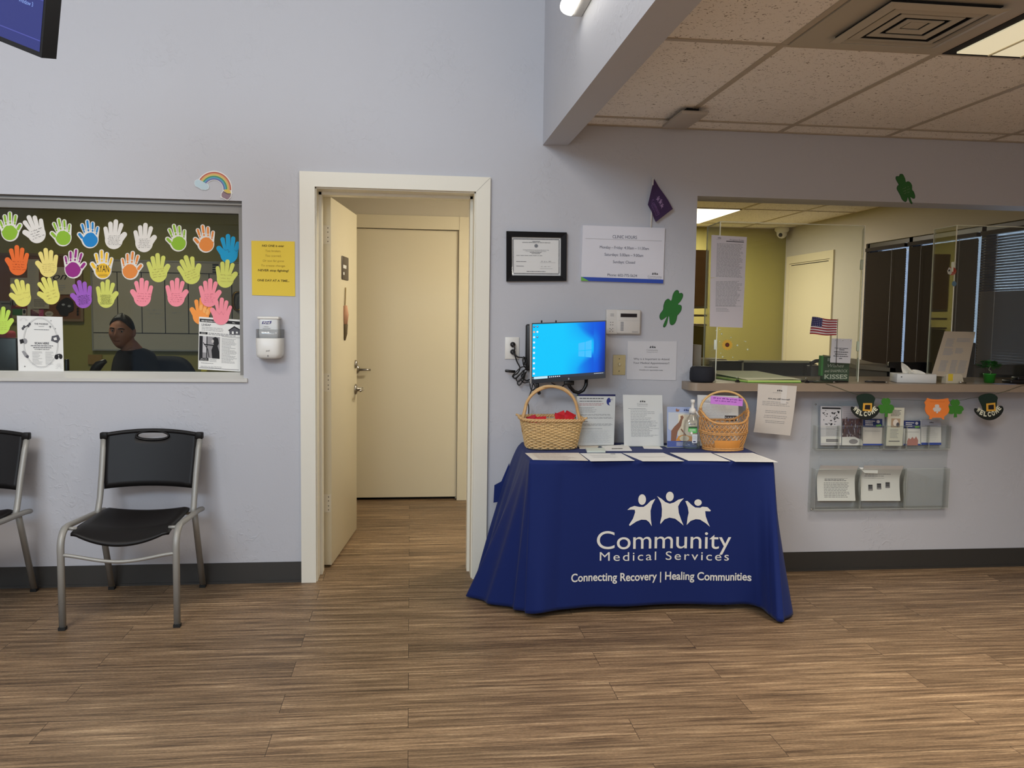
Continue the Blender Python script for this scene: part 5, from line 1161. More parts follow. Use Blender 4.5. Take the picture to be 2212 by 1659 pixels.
# ---------------- standing flyers (in clear slanted holders)
HOLD = clear_mat('acrylic_holder', (246, 248, 250), gloss=0.05); EDGE = mat('acrylic_edge', (205, 214, 206), rough=0.3)
def stand_flyer(px4, Yb, lean, lab, name, fn, body=WHITE, w=205, h=270, holder=True):
    """bottom at depth Yb on the cloth, top leaning back by lean"""
    a, b, c_, d_ = px4
    TL_, TR_, BR_, BL_ = W(*a, Yb + lean), W(*b, Yb + lean), W(*c_, Yb), W(*d_, Yb)
    t = thing(name, lab, 'flyer', ((BL_ + BR_) / 2).to_tuple(), 'flyers standing on the table')
    s = Sheet(TL_, TR_, BR_, BL_, w, h); s.paper(body, 0.0008); fn(s); s.build('printed_sheet', t)
    if holder:
        g = Sheet(TL_, TR_, BR_, BL_, w, h); k = MB()
        k.quad([g.P(-2, -2, 0.002), g.P(w + 2, -2, 0.002), g.P(w + 2, h + 1, 0.002), g.P(-2, h + 1, 0.002)], HOLD)
        z = CZT + 0.001; bl, br = g.P(-2, h + 1, 0.002), g.P(w + 2, h + 1, 0.002); bl.z = br.z = z
        k.prism([bl, br, br + Vector((0, 0.06, 0)), bl + Vector((0, 0.06, 0))], (0, 0, 0.002), EDGE); k.build('acrylic_stand', t)
    return t
FG = mat('print_soft_grey', (158, 160, 164), rough=0.8); FR = mat('print_soft_red', (204, 160, 160), rough=0.8)
def fA(s):
    s.rect(0, 0, 205, 10, NAVY); s.rect(0, 0, 9, 10, mat('sign_green'))
    s.fine(15, 20, 148, 1, 6, DGREY, 4.6, 0.0, 11)
    s.fine(15, 35, 135, 1, 6, DGREY, 3.4, 0.0, 2); s.fine(15, 48, 150, 2, 7.5, FR, 3.4, 0.1, 3); s.fine(15, 69, 96, 1, 6, FG, 2.6, 0.0, 4); s.fine(22, 76, 110, 5, 4.8, GREY, 1.4, 0.5, 5)
    s.fine(15, 106, 195, 2, 4.4, GREY, 1.8, 0.1, 6); s.fine(15, 122, 195, 2, 4.4, GREY, 1.8, 0.1, 7); s.fine(12, 142, 62, 1, 4, DGREY, 3, 0, 8); s.fine(15, 156, 195, 3, 4.6, GREY, 1.6, 0.1, 9); s.rect(15, 181, 140, 183, FG); s.fine(15, 190, 190, 14, 5.0, mat('faint_print'), 1.5, 0.2, 10)
    s.poly([(176, 18), (168, 18), (161, 26), (158, 36), (160, 48), (166, 56), (178, 61), (172, 52), (172, 44), (182, 40), (178, 34), (184, 28), (176, 26)], mat('brand_blue', (30, 50, 140), rough=0.7), 2); s.ell(187, 27, 6, 6, mat('faint_print'), 1)
stand_flyer([(1246, 851.5), (1329.5, 852), (1326, 961), (1243, 962.5)], -0.21, 0.03, 'standing flyer with a navy top bar and blue head profile beside the wicker basket', 'standing_flyer', fA)
def fB(s):
    brand(s, 100, 28, 58, INK, GREY); s.fine(26, 72, 118, 1, 5, FG, 2.4, 0, 2); s.fine(38, 80, 124, 1, 5, FG, 2, 0, 3); s.fine(38, 89, 178, 7, 8.2, FG, 2, 0.5, 4); s.fine(38, 142, 182, 14, 5.9, FG, 1.9, 0.35, 5)
stand_flyer([(1345.5, 852.5), (1430.5, 853.5), (1433.5, 963), (1348, 963)], -0.215, 0.03, 'standing white letter with a small clinic logo, in the middle behind the table papers', 'standing_flyer', fB)
def fC(s):
    s.rect(0, 0, 160, 220, mat('sky_print', (176, 190, 226), rough=0.6)); s.poly([(6, 30), (160, 30), (160, 150), (90, 180), (6, 120)], mat('sky_print_pale', (216, 220, 226), rough=0.6), 2); s.rect(60, 40, 160, 170, mat('print_glow', (250, 236, 206), rough=0.6), 3)
    s.poly([(20, 190), (22, 130), (38, 108), (62, 84), (72, 62), (70, 50), (82, 46), (88, 56), (80, 76), (74, 104), (56, 134), (46, 190)], mat('print_skin_tan', (152, 104, 80), rough=0.6), 4); s.line([(74, 120), (104, 160), (116, 182)], 7, mat('print_skin_tan'), 4)
    s.poly([(36, 200), (60, 160), (90, 150), (150, 166), (160, 200)], mat('print_sun_orange', (240, 164, 74), rough=0.6), 4); s.ell(92, 172, 26, 16, mat('print_sun_white', (255, 240, 205), rough=0.6), 5)
    s.rect(0, 186, 160, 220, mat('print_blue_band', (84, 104, 176), rough=0.6), 5); s.fine(50, 194, 110, 3, 7, WHITE, 2.5, 0.2, 5, 6)
    people_logo(s, 100, 10, 12, NAVY, 6); s.poly([(46, 14), (50, 6), (52, 14), (66, 14), (60, 26), (46, 24)], mat('print_skin_tan'), 6)
stand_flyer([(1441, 878.5), (1506, 880), (1505, 966), (1441, 966)], -0.26, 0.02, 'small brochure of a raised arm before a sunset, behind the clear pump bottle', 'standing_brochure', fC, mat('brochure_base', (190, 200, 226), rough=0.6), 160, 220, holder=True)
def fD(s):
    s.rect(20, 34, 200, 36, DGREY); s.fine(20, 46, 190, 8, 8, mat('faint_print'), 2, 0.3, 3); s.fine(20, 26, 60, 1, 5, GREY, 2, 0, 4)
    s.rect(136, 102, 196, 132, mat('photo_dark', (60, 56, 58), rough=0.7), 2)
    for k in range(9): s.ell(141 + 6.4 * k, 112 + 5 * (k % 2), 3, 4, mat('photo_pale'), 3, 8)
    s.fine(20, 142, 190, 14, 8, mat('faint_print'), 2, 0.3, 6)
stand_flyer([(1506.5, 853), (1595.5, 855.5), (1594, 968), (1508, 968)], -0.20, 0.03, 'standing white flyer with a small dark group photo, behind the tan lattice basket', 'standing_flyer', fD)
# ---------------- wicker basket (left), woven
WK = mat('willow_natural', (214, 182, 128), rough=0.6, vary=(60, 0.22)); WK2 = mat('willow_handle', (206, 168, 116), rough=0.5, vary=(25, 0.12, (1, 1, 4)))
bc = Vector((0.713, -0.235, CZT)); t = thing('wicker_basket', 'rectangular wicker basket with a tall hoop handle at the left end of the table', 'basket', bc)
def rr(a, hx, hy, p=4.0):
    c_, s_ = math.cos(a), math.sin(a); k = (abs(c_) ** p + abs(s_) ** p) ** (-1 / p); return hx * c_ * k, hy * s_ * k
Hb = 0.150
def bas(a, z, off=0.0):
    f = z / Hb; x, y = rr(a, 0.122 + 0.030 * f + off, 0.085 + 0.022 * f + off); return bc + Vector((x, y, z + 0.002))
m = MB(); NSTK = 44
for r in range(17):
    z = 0.006 + r * 0.0080; P = []
    for k in range(NSTK * 4):
        a = 2 * PI * k / (NSTK * 4); P.append(bas(a, z + 0.0012 * math.sin(a * 5 + r), 0.0042 * math.sin(a * NSTK / 2 + PI * (r % 2))))
    m.tube(P, 0.0043, WK, 6, closed=True)
for k in range(NSTK):
    a = 2 * PI * (k + 0.5) / NSTK; m.tube([bas(a, 0.0), bas(a, Hb * 0.5), bas(a, Hb)], 0.0026, WK, 5)
m.prism([bas(2 * PI * k / 40, 0.0) for k in range(40)], (0, 0, 0.004), WK); m.build('woven_body', t)
m = MB()
for q in range(3):
    m.tube([bas(2 * PI * k / 200, Hb - 0.002 + 0.005 * math.sin(2 * PI * k / 200 * 22 + q * 2.1), 0.006 + 0.005 * math.cos(2 * PI * k / 200 * 22 + q * 2.1)) for k in range(200)], 0.0048, WK2, 6, closed=True)
for sx in (-1, 1):
    for sy in (-1, 1): m.tube([bas(math.atan2(0.62 * sy, sx), Hb), bas(math.atan2(0.62 * sy, sx), Hb + 0.008, 0.022)], 0.006, WK2, 6)
m.build('braided_rim', t)
m = MB(); hw = 0.142
P = [bc + Vector((-hw, 0, Hb * 0.55)), bc + Vector((-hw - 0.004, 0, Hb))] + [bc + Vector((-(hw - 0.006) * math.cos(PI * k / 22) , 0, Hb + 0.012 + 0.150 * math.sin(PI * k / 22) ** 0.85)) for k in range(1, 22)] + [bc + Vector((hw + 0.004, 0, Hb)), bc + Vector((hw, 0, Hb * 0.55))]
for q in range(2): m.tube([p + Vector((0, 0.006 * math.cos(i * 0.5 + q * PI), 0.003 * math.sin(i * 0.5 + q * PI))) for i, p in enumerate(P)], 0.0075, WK2, 8)
m.build('handle', t)
RP = mat('foil_red', (196, 30, 40), rough=0.35); rd = random.Random(3)
for k, (x, y, a) in enumerate(((-0.09, 0.02, 20), (-0.055, -0.02, -12), (-0.10, -0.045, 8), (0.055, 0.03, -8), (0.085, -0.01, 15), (0.10, 0.045, -25), (0.04, -0.03, 10))):
    M_ = Matrix.Translation(bc + Vector((x, y, Hb + (-0.012 if k < 3 else 0.004)))) @ Matrix.Rotation(math.radians(a), 4, 'Z') @ Matrix.Rotation(math.radians(rd.uniform(-25, 25)), 4, 'Y') @ Matrix.Rotation(math.radians(rd.uniform(30, 60)), 4, 'X')
    b_ = MB(); b_.grid(lambda i, j: M_ @ Vector(((i - .5) * 0.055, (j - .5) * 0.055, 0.006 * math.sin(PI * i) * math.sin(PI * j))), 6, 6, RP); b_.grid(lambda i, j: M_ @ Vector(((i - .5) * 0.055, (j - .5) * 0.055, -0.004 * math.sin(PI * i) * math.sin(PI * j))), 6, 6, RP)
    o = b_.build('foil_packet', None, bc + Vector((x, y, Hb))); o['label'] = 'small red foil packet lying in the ' + ('left' if k < 3 else 'right') + ' end of the wicker basket'; o['category'] = 'packet'; o['group'] = 'red packets in the left of the basket' if k < 3 else 'red packets in the right of the basket'
# ---------------- lattice basket (right)
LT = mat('bamboo_tan', (204, 152, 92), rough=0.5, vary=(40, 0.2)); LTO = mat('bamboo_orange', (224, 150, 70), rough=0.5)
bc2 = Vector((1.592, -0.315, CZT)); t = thing('lattice_basket', 'tan open lattice basket with a thin handle at the right end of the table', 'basket', bc2)
H2 = 0.150
def bs2(a, f, off=0.0):
    rx = 0.098 + 0.026 * math.sin(PI * min(1, f * 0.62)) + off; ry = 0.068 + 0.020 * math.sin(PI * min(1, f * 0.62)) + off
    hgt = H2 * f * (1 + 0.42 * (abs(math.cos(a)) ** 5) * f ** 3 - 0.06 * f ** 2)
    return bc2 + Vector((rx * math.cos(a), ry * math.sin(a), hgt + 0.003))
m = MB(); n = 30
for dr in (1, -1):
    for k in range(n):
        a0_ = 2 * PI * k / n; m.tube([bs2(a0_ + dr * 1.15 * q / 14, q / 14, 0.001 * dr) for q in range(15)], 0.0019, LT, 4)
m.build('lattice_body', t)
m = MB()
for f, r_ in ((0.0, 0.006), (0.06, 0.0035), (0.55, 0.003), (0.60, 0.003), (0.98, 0.006)):
    m.tube([bs2(2 * PI * k / 90, f, 0.003 + 0.0018 * math.sin(k * 2.2)) for k in range(90)], r_, LT, 6, closed=True)
m.prism([bs2(2 * PI * k / 36, 0.0) for k in range(36)], (0, 0, 0.003), LT); m.build('bound_rims', t)
m = MB(); m.grid(lambda i, j: bs2(-PI * (0.3 + 0.4 * i), 0.08 + 0.27 * j, 0.003 + 0.001), 16, 6, LTO); m.build('orange_weave_panel', t)
m = MB(); P = [bs2(PI, 0.98) + Vector((0.0, 0, -0.01))] + [bc2 + Vector((-0.124 * math.cos(PI * k / 20), 0, 0.205 + 0.092 * math.sin(PI * k / 20))) for k in range(1, 20)] + [bs2(0, 0.98) + Vector((0, 0, -0.01))]
m.tube(P, 0.0058, mat('bamboo_pale', (214, 176, 116), rough=0.45), 8)
for sx in (-1, 1):
    for q in range(5): m.tube([bc2 + Vector((sx * (0.124 + 0.007 * math.cos(b_)), 0.007 * math.sin(b_), 0.178 + q * 0.008)) for b_ in [2 * PI * k / 8 for k in range(8)]], 0.0028, LT, 5, closed=True)
m.build('handle', t)
s = Sheet(W(1535.5, 855, -0.33), W(1605, 861, -0.33), W(1604, 877.5, -0.335), W(1534.5, 872, -0.335), 100, 24)
s.paper(mat('note_purple', (196, 124, 216), rough=0.8), 0.001); s.scrawl(5, 6, 96, 1, 7, mat('pen_violet', (96, 34, 130), rough=0.8), 1.1, 3); s.scrawl(5, 13.5, 90, 1, 6, mat('pen_violet'), 0.9, 5)
s.solo('purple_note', 'purple paper strip with handwriting taped on the lattice basket handle', 'note')
# ---------------- pump bottle
t = thing('pump_bottle', 'clear pump bottle of hand sanitizer with a green label between the brochure and lattice basket', 'bottle', Zp(1494, 970, CZT))
pb = Zp(1493.5, 968, CZT); CLR = clear_mat('bottle_clear', (253, 254, 255), gloss=0.05, rough=0.03, haze=0.05); GEL = clear_mat('gel_tint', (238, 248, 242), gloss=0.02, haze=0.05)
MB().lathe([(0, 0.001), (0.042, 0.001), (0.045, 0.012), (0.045, 0.118), (0.040, 0.142), (0.020, 0.166), (0.015, 0.172), (0.015, 0.182)], CLR, 32, c=pb, sy=0.68).build('bottle', t)
MB().lathe([(0, 0.004), (0.040, 0.004), (0.0425, 0.012), (0.0425, 0.034), (0, 0.0345)], GEL, 32, c=pb, sy=0.66).build('gel', t)
pm = MB().lathe([(0, 0.180), (0.018, 0.180), (0.019, 0.196), (0.015, 0.204), (0.008, 0.210), (0.0065, 0.232), (0.0105, 0.234), (0.0115, 0.250), (0.004, 0.252), (0, 0.252)], WHITEP, 20, c=pb)
pm.tube([pb + Vector((0.004, 0, 0.196)), pb + Vector((0.016, -0.01, 0.188)), pb + Vector((0.036, -0.02, 0.160))], [0.005, 0.006, 0.004], WHITEP, 8); pm.build('pump_head', t)
lb = Sheet(pb + Vector((-0.034, -0.0315, 0.150)), pb + Vector((0.034, -0.0315, 0.150)), pb + Vector((0.034, -0.0315, 0.028)), pb + Vector((-0.034, -0.0315, 0.028)), 100, 170)
lb.text('purell', 38, 36, 12, mat('purple_brand'), 1, fit=46, shear=0.3); lb.rect(8, 48, 74, 60, mat('label_dark_green', (40, 84, 56), rough=0.5)); lb.poly([(6, 60), (74, 60), (74, 92), (48, 96), (34, 88), (6, 84)], mat('label_green', (84, 186, 92), rough=0.5), 1); lb.fine(14, 66, 66, 3, 6, WHITE, 2.5, 0.2, 4, 2)
lb.ell(32, 94, 8, 10, WHITE, 2); lb.rect(38, 104, 78, 166, mat('label_white', (216, 222, 230), rough=0.5), 1); lb.fine(42, 112, 72, 5, 7, GREY, 2, 0.3, 6, 2); lb.rect(46, 152, 66, 160, NAVY, 2)
lb.build('label', t)

# ================================================================== UNDER AND ON THE COUNTER FRONT
s = Sheet(W(1637.5, 829.5, -0.153), W(1721.5, 834, -0.153), W(1707, 941, -0.118), W(1629, 934, -0.118), 245, 330, bend=lambda a, b: Vector((0, -0.006 * math.sin(PI * b) + 0.012 * max(0, b - 0.86) * (1 - a) * 6, 0.0)))
s.paper(mat('paper_warm', (216, 210, 202), rough=0.8), 0.0008, 8, 10); people_logo(s, 137, 28, 15, INK, 2); s.fine(96, 50, 162, 1, 5, GREY, 2, 0, 2)
s.text('Are you still insured?', 138, 96, 9, DGREY, fit=142, bold=0.03, shear=0.1); s.fine(34, 112, 216, 3, 11, GREY, 3, 0.1, 5); s.fine(52, 172, 202, 2, 11, GREY, 3, 0.1, 6, al='c'); s.fine(50, 205, 206, 2, 12, GREY, 3, 0.15, 7, al='c'); s.fine(60, 240, 200, 2, 11, GREY, 3, 0.2, 8, al='c')
tp = mat('clear_tape', (226, 224, 220), rough=0.25); s.rect(150, 2, 186, 120, tp, 3)
s.solo('insurance_notice', 'white notice with a curled corner taped to the counter edge over the table end', 'sign')
# brochure rack
t = thing('brochure_rack', 'clear wall rack of pockets holding brochures and leaflets under the counter', 'rack', (2.6, -0.05, 0.36))
ACR = clear_mat('rack_acrylic', (254, 255, 254), gloss=0.012, haze=0.004)
X0, X1 = 2.215, 3.035; U0, U1 = 0.692, 0.962; L0, L1 = 0.352, 0.690
m = MB(); m.box((X0, -0.006, L0 - 0.012), (X1, -0.003, U1), ACR); m.build('back_plate', t)
def pocket(x0, x1, z0, z1, d):
    m = MB(); m.box((x0, -d, z0), (x1, -d + 0.002, z1), ACR); m.box((x0, -d, z0 - 0.002), (x1, -0.006, z0), ACR)
    m.box((x0, -d, z0), (x0 + 0.002, -0.006, z1), ACR); m.box((x1 - 0.002, -d, z0), (x1, -0.006, z1), ACR)
    for a_, b_ in (((x0, -d - 0.0004, z1 - 0.0009), (x1, -d + 0.002, z1)), ((x0, -d - 0.0006, z0 - 0.002), (x1, -d, z0 - 0.0006)), ((x0, -d - 0.0006, z0), (x0 + 0.0008, -d, z1)), ((x1 - 0.0008, -d - 0.0004, z0), (x1, -d, z1))): m.box(a_, b_, EDGE)
    m.build('pocket', t)
pw = (X1 - X0 - 0.02) / 6
for k in range(6): pocket(X0 + 0.01 + pw * k, X0 + 0.01 + pw * (k + 1) - 0.004, U0 + 0.006, U0 + 0.135, 0.050)
lw = (X1 - X0 - 0.02) / 3
for k in range(3): pocket(X0 + 0.01 + lw * k, X0 + 0.01 + lw * (k + 1) - 0.006, L0 + 0.012, L0 + 0.235, 0.062)
for x in (X0 + 0.02, X1 - 0.02):
    for z in (L0, U1 - 0.02): MB().lathe([(0, 0), (0.005, 0), (0.004, 0.002), (0, 0.003)], CHROME, 10, M=Matrix.Translation((x, -0.006, z)) @ Matrix.Rotation(PI / 2, 4, 'X')).build('screw', t)
def leaflet(x0, y0, x1, y1, lab, fn, Wd=100, Hd=None, Y=-0.030, body=WHITE, th=0.012, skew=0, name='brochure', grp='brochures in the upper rack pockets', bend=None, nu=8):
    Hd = Hd or Wd * (y1 - y0) / (x1 - x0)
    s = Sheet(W(x0 + skew, y0, Y), W(x1 + skew, y0 + 1, Y), W(x1, y1, Y), W(x0, y1, Y), Wd, Hd, bend=bend); s.paper(body, th if not bend else 0.001, nu, nu); fn(s)
    return s.solo(name, lab, 'brochure', grp)
def b1(s):
    s.rect(6, 6, 98, 14, INK); rd = random.Random(9)
    for k in range(34): x, y = rd.uniform(4, 90), rd.uniform(20, 90); s.poly([(x, y), (x + rd.uniform(4, 16), y + rd.uniform(-5, 3)), (x + rd.uniform(3, 9), y + rd.uniform(4, 10))], INK if k % 2 else DGREY, 2)
    s.fine(26, 100, 92, 8, 6, GREY, 2, 0.4, 4); s.rect(0, 150, 100, 182, WHITE, 3); s.rect(26, 162, 84, 176, DGREY, 4); s.rect(28, 164, 82, 174, mat('photo_grey'), 5)
leaflet(1773, 877, 1817, 962, 'white brochure with black bird silhouettes, leftmost in the rack', b1, body=mat('paper_cool'))
def b2(s):
    s.rect(0, 0, 100, 62, mat('print_mist', (176, 172, 178), rough=0.7)); s.fine(6, 8, 92, 6, 9, GREY, 2, 0.2, 3, 2); rd = random.Random(4)
    s.rect(0, 60, 100, 170, mat('print_city_brown', (94, 74, 76), rough=0.7))
    for k in range(60): x, y = rd.uniform(0, 94), rd.uniform(54, 150); s.rect(x, y, x + rd.uniform(1, 4), y + rd.uniform(6, 22), (INK, mat('print_city_blue', (110, 112, 150), rough=0.7), mat('print_city_red', (132, 84, 76), rough=0.7), mat('photo_pale'))[k % 4], 2)
    s.poly([(0, 152), (60, 150), (98, 168), (98, 176), (0, 176)], WHITE, 3); s.ell(55, 174, 22, 12, mat('photo_grey'), 4)
leaflet(1819, 877, 1863, 962, 'brochure with a dark city photo, second in the rack beside the bird one', b2)
def b3(s):
    s.rect(0, 0, 100, 42, mat('navy_header', (40, 56, 112), rough=0.6)); s.fine(12, 10, 66, 3, 9, WHITE, 4, 0.3, 3, 2); s.ell(78, 14, 9, 8, mat('paper_cool'), 2); s.poly([(66, 30), (92, 26), (96, 36), (70, 40)], mat('sign_green'), 2); s.fine(8, 60, 90, 1, 5, GREY, 2, 0, 3); s.rect(0, 124, 100, 132, mat('sign_blue'))
leaflet(1864, 904, 1906, 962, 'brochure with a navy header under the first hat decoration', b3, Hd=132, body=mat('paper_warm'))
def b4(s):
    s.fine(18, 12, 84, 5, 7, DGREY, 3, 0.2, 3); s.rect(22, 56, 78, 102, mat('print_face_tan', (178, 154, 128), rough=0.7)); s.ell(50, 78, 16, 18, mat('paper_cream'), 2); s.ell(64, 88, 10, 12, DGREY, 3); s.fine(20, 112, 74, 7, 7, GREY, 2.5, 0.3, 4); s.rect(14, 172, 82, 176, DGREY)
leaflet(1914, 880, 1949, 963, 'tall pale brochure with a small round portrait, standing higher than its neighbours', b4, Hd=198, Y=-0.046, body=mat('paper_pale_green', (214, 214, 198), rough=0.8), skew=5)
def b5(s): b3(s); s.poly([(20, 110), (30, 92), (40, 100), (52, 86), (62, 98), (74, 84), (86, 104), (84, 132), (20, 132)], mat('print_people_red', (190, 130, 120), rough=0.7), 3)
leaflet(1952, 908, 1988, 962, 'navy headed brochure with a row of little figures, second from the right in the rack', b5, Hd=132)
def b6(s): s.rect(0, 0, 100, 36, mat('header_grey_blue', (176, 180, 192), rough=0.6)); people_logo(s, 50, 8, 9, INK, 2); s.fine(18, 26, 82, 1, 5, GREY, 3, 0, 2, 2); s.fine(10, 44, 90, 8, 9, mat('faint_print'), 2, 0.3, 3); s.rect(0, 118, 100, 130, mat('sign_blue'))
leaflet(1990, 907, 2033, 961, 'light brochure with a blue foot strip, rightmost in the rack', b6, Hd=130)
def lo1(s): s.fine(20, 46, 84, 3, 4, DGREY, 1.8, 0.2, 3); s.fine(18, 62, 86, 10, 5, GREY, 2, 0.15, 4)
cb = lambda a, b: Vector((0.006 * math.sin(PI * b), 0.020 * math.sin(PI * b) - 0.035 * max(0, 0.35 - b) / 0.35, 0.0))
leaflet(1766, 1003, 1848, 1082, 'stack of curled printed pages in the lower left rack pocket', lo1, Hd=120, Y=-0.045, bend=cb, nu=12, name='leaflet_stack', grp='curled pages in the lower pockets')
def lo2(s):
    s.fine(10, 30, 80, 3, 7, GREY, 2, 0.3, 3)
    for k in range(3): s.rect(20 + 22 * k, 66 - 4 * k, 31 + 22 * k, 84 - 4 * k, DGREY, 2); s.rect(21 + 22 * k, 74 - 4 * k, 30 + 22 * k, 83 - 4 * k, mat('photo_grey'), 3); s.rect(20 + 22 * k, 66 - 4 * k, 31 + 22 * k, 71 - 4 * k, INK, 3)
leaflet(1860, 1003, 1945, 1082, 'stack of curled pages with three small phone pictures in the lower middle pocket', lo2, Hd=115, Y=-0.045, bend=cb, nu=12, name='leaflet_stack', grp='curled pages in the lower pockets')
s = Sheet(W(1856, 1010, -0.055), W(1897, 1009, -0.055), W(1896, 1023, -0.058), W(1868, 1022, -0.058), 60, 20); s.paper(WHITE, 0.001); s.solo('folded_slip', 'small folded white slip tucked above the middle rack pages', 'paper')
# garland
GREEN = mat('felt_green', (56, 122, 38), rough=0.8); DKG = mat('felt_dark_green', (14, 40, 30), rough=0.75); GOLD = mat('felt_gold', (222, 168, 60), rough=0.6); BRIM = mat('felt_black_green', (16, 24, 20), rough=0.8); ORG = mat('felt_orange', (232, 128, 54), rough=0.75); SILV = mat('glitter_silver', (206, 200, 196), rough=0.4)
def hat(x0, y0, x1, y1, rot, lab):
    s = at_wall(x0, y0, x1, y1, -0.160, 400, 400)
    c_, sn = math.cos(math.radians(rot)), math.sin(math.radians(rot)); C = lambda P: [(200 + (x - 200) * c_ - (y - 200) * sn, 200 + (x - 200) * sn + (y - 200) * c_) for x, y in P]
    t = thing('hat_decoration', lab, 'decoration', s.P(200, 400), 'garland pieces hanging from the counter')
    k = Sheet(*s.c, 400, 400); k.slab(C(smooth_pts([(90, 60), (140, 20), (220, 8), (290, 22), (340, 70), (330, 120), (285, 250), (150, 250), (120, 170)], 4)), 0.004, DKG); k.build('crown', t)
    k = Sheet(*s.c, 400, 400)
    br_ = C(smooth_pts([(12, 200), (40, 195), (120, 240), (200, 262), (290, 240), (345, 195), (385, 205), (392, 260), (340, 330), (250, 375), (160, 372), (70, 320), (15, 250)], 4)); k.c = [p + Vector((0, -0.004, 0)) for p in k.c]; k.slab(br_, 0.003, BRIM)
    for i, ch in enumerate('WELCOME'):
        a = math.radians(150 - 120 * i / 6); x = 200 + 160 * math.cos(a); y = 138 + 160 * math.sin(a)
        (x, y), = C([(x, y)]); k.text(ch, x - 22 * math.sin((a - PI / 2) * 0.7), y + 26, 60, mat('felt_cream', (216, 218, 196), rough=0.8), 2, bold=0.05, rot=math.radians(rot) + (a - PI / 2) * 0.7, fit=42)
    k.build('brim', t)
    k = Sheet(*s.c, 400, 400); k.c = [p + Vector((0, -0.006, 0)) for p in k.c]; k.slab(C([(172, 142), (292, 142), (286, 258), (164, 250)]), 0.002, GOLD); k.slab(C([(196, 166), (268, 166), (264, 234), (190, 228)]), 0.001, INK, lay=2); k.poly(C([(198, 168), (266, 168), (262, 232), (192, 226)]), mat('hat_black', (22, 14, 12), rough=0.8), 3); k.build('buckle', t)
hat(1836, 849, 1900, 910, 0, 'dark green top hat decoration reading WELCOME, left one, over the brochures')
hat(2102, 849, 2167, 911, -6, 'dark green top hat decoration reading WELCOME, right one, away from the rack')
def clover(cx, cy_, r, rot, mt, s, lay=None, thick=0.003):
    P = []
    for k in range(60):
        a = 2 * PI * k / 60; q = (a * 4 / (2 * PI)) % 1
        lobe = abs(math.cos(1.5 * (a + PI / 2))) ; rad = r * (0.34 + 0.66 * lobe ** 0.55) * (0.90 if lobe > 0.985 else 1)
        P.append((cx + rad * math.cos(a + rot), cy_ + rad * math.sin(a + rot)))
    if lay is None: s.slab(P, thick, mt)
    else: s.poly(P, mt, lay)
for (x0, y0, x1, y1, rot, lab) in ((1895, 858, 1933, 901, 0.0, 'small green felt shamrock between the left hat and the tall brochure'), (2044, 861, 2083, 902, -0.15, 'small green felt shamrock right beside the orange pot')):
    s = at_wall(x0, y0, x1, y1, -0.162 if x0 < 2000 else -0.158, 100, 110)
    clover(50, 52, 50, 0, GREEN, s); s.slab([(47, 56), (55, 56), (60, 108), (42, 110)], 0.0022, GREEN, lay=2)
    s.solo('shamrock_decoration', lab, 'decoration', 'garland pieces hanging from the counter')
s = at_wall(1997, 860, 2052, 906, -0.164, 340, 290); t = thing('pot_decoration', 'orange felt pot with a silver shamrock hanging between the two hats', 'decoration', s.P(170, 290), 'garland pieces hanging from the counter')
s.slab(smooth_pts([(40, 0), (80, 12), (170, 18), (260, 12), (318, 2), (322, 30), (338, 60), (320, 100), (332, 160), (310, 215), (262, 255), (266, 288), (236, 284), (226, 268), (110, 268), (98, 284), (64, 286), (70, 250), (28, 210), (8, 150), (16, 100), (2, 60), (26, 30)], 3), 0.004, ORG); s.line([(70, 50), (270, 50)], 4, mat('felt_orange_dark', (196, 96, 36), rough=0.8), 1); s.build('pot', t)
s2 = at_wall(1997, 860, 2052, 906, -0.1655, 340, 290); clover(168, 140, 58, 0, SILV, s2); s2.slab([(164, 146), (173, 146), (182, 204), (156, 206)], 0.0006, SILV, lay=2); s2.build('silver_shamrock', t)
m = MB(); yy_ = -0.153
m.tube(spline([W(1784, 829, yy_), W(1800, 834, yy_), W(1822, 842, yy_), W(1850, 852, -0.158), W(1868, 856, -0.158), W(1914, 862, -0.160), W(1960, 864, -0.158), W(2024, 866, -0.158), W(2064, 866, -0.156), W(2100, 860, -0.158), W(2134, 855, -0.158), W(2170, 846, -0.156), W(2212, 832, -0.153), W(2260, 826, -0.153)]), 0.0011, mat('twine_green', (60, 74, 50), rough=0.9), 5)
m.solo('garland_string', 'thin green twine strung along the counter edge holding the felt decorations', 'string')
# ================================================================== ON THE RECEPTION COUNTER
CT = 1.0685
# smart speaker
c_ = Vector((1.556, -0.072, CT)); t = thing('smart_speaker', 'round black fabric speaker at the left end of the counter', 'speaker', c_)
MB().lathe([(0, 0.001), (0.058, 0.001), (0.066, 0.012), (0.067, 0.05), (0.063, 0.074), (0.055, 0.082), (0, 0.083)], mat('speaker_fabric', (28, 30, 38), rough=0.85, bump=(500, 0.3, 0.001)), 32, c=c_).build('body', t)
MB().lathe([(0, 0.083), (0.050, 0.083), (0.050, 0.0845), (0, 0.0845)], mat('speaker_top', (34, 34, 38), rough=0.3), 32, c=c_).build('top_plate', t)
# white carton behind the speaker
m = MB(); a_ = W(1497, 800, 0.22); b_ = W(1516, 745, 0.22); m.rbox((a_[0], 0.22, CT + 0.0005), (b_[0], 0.30, b_[2]), mat('carton_grey_white', (196, 186, 170), rough=0.6), 0.003, 2)
m.solo('white_carton', 'tall off-white carton standing behind the round black speaker', 'carton')
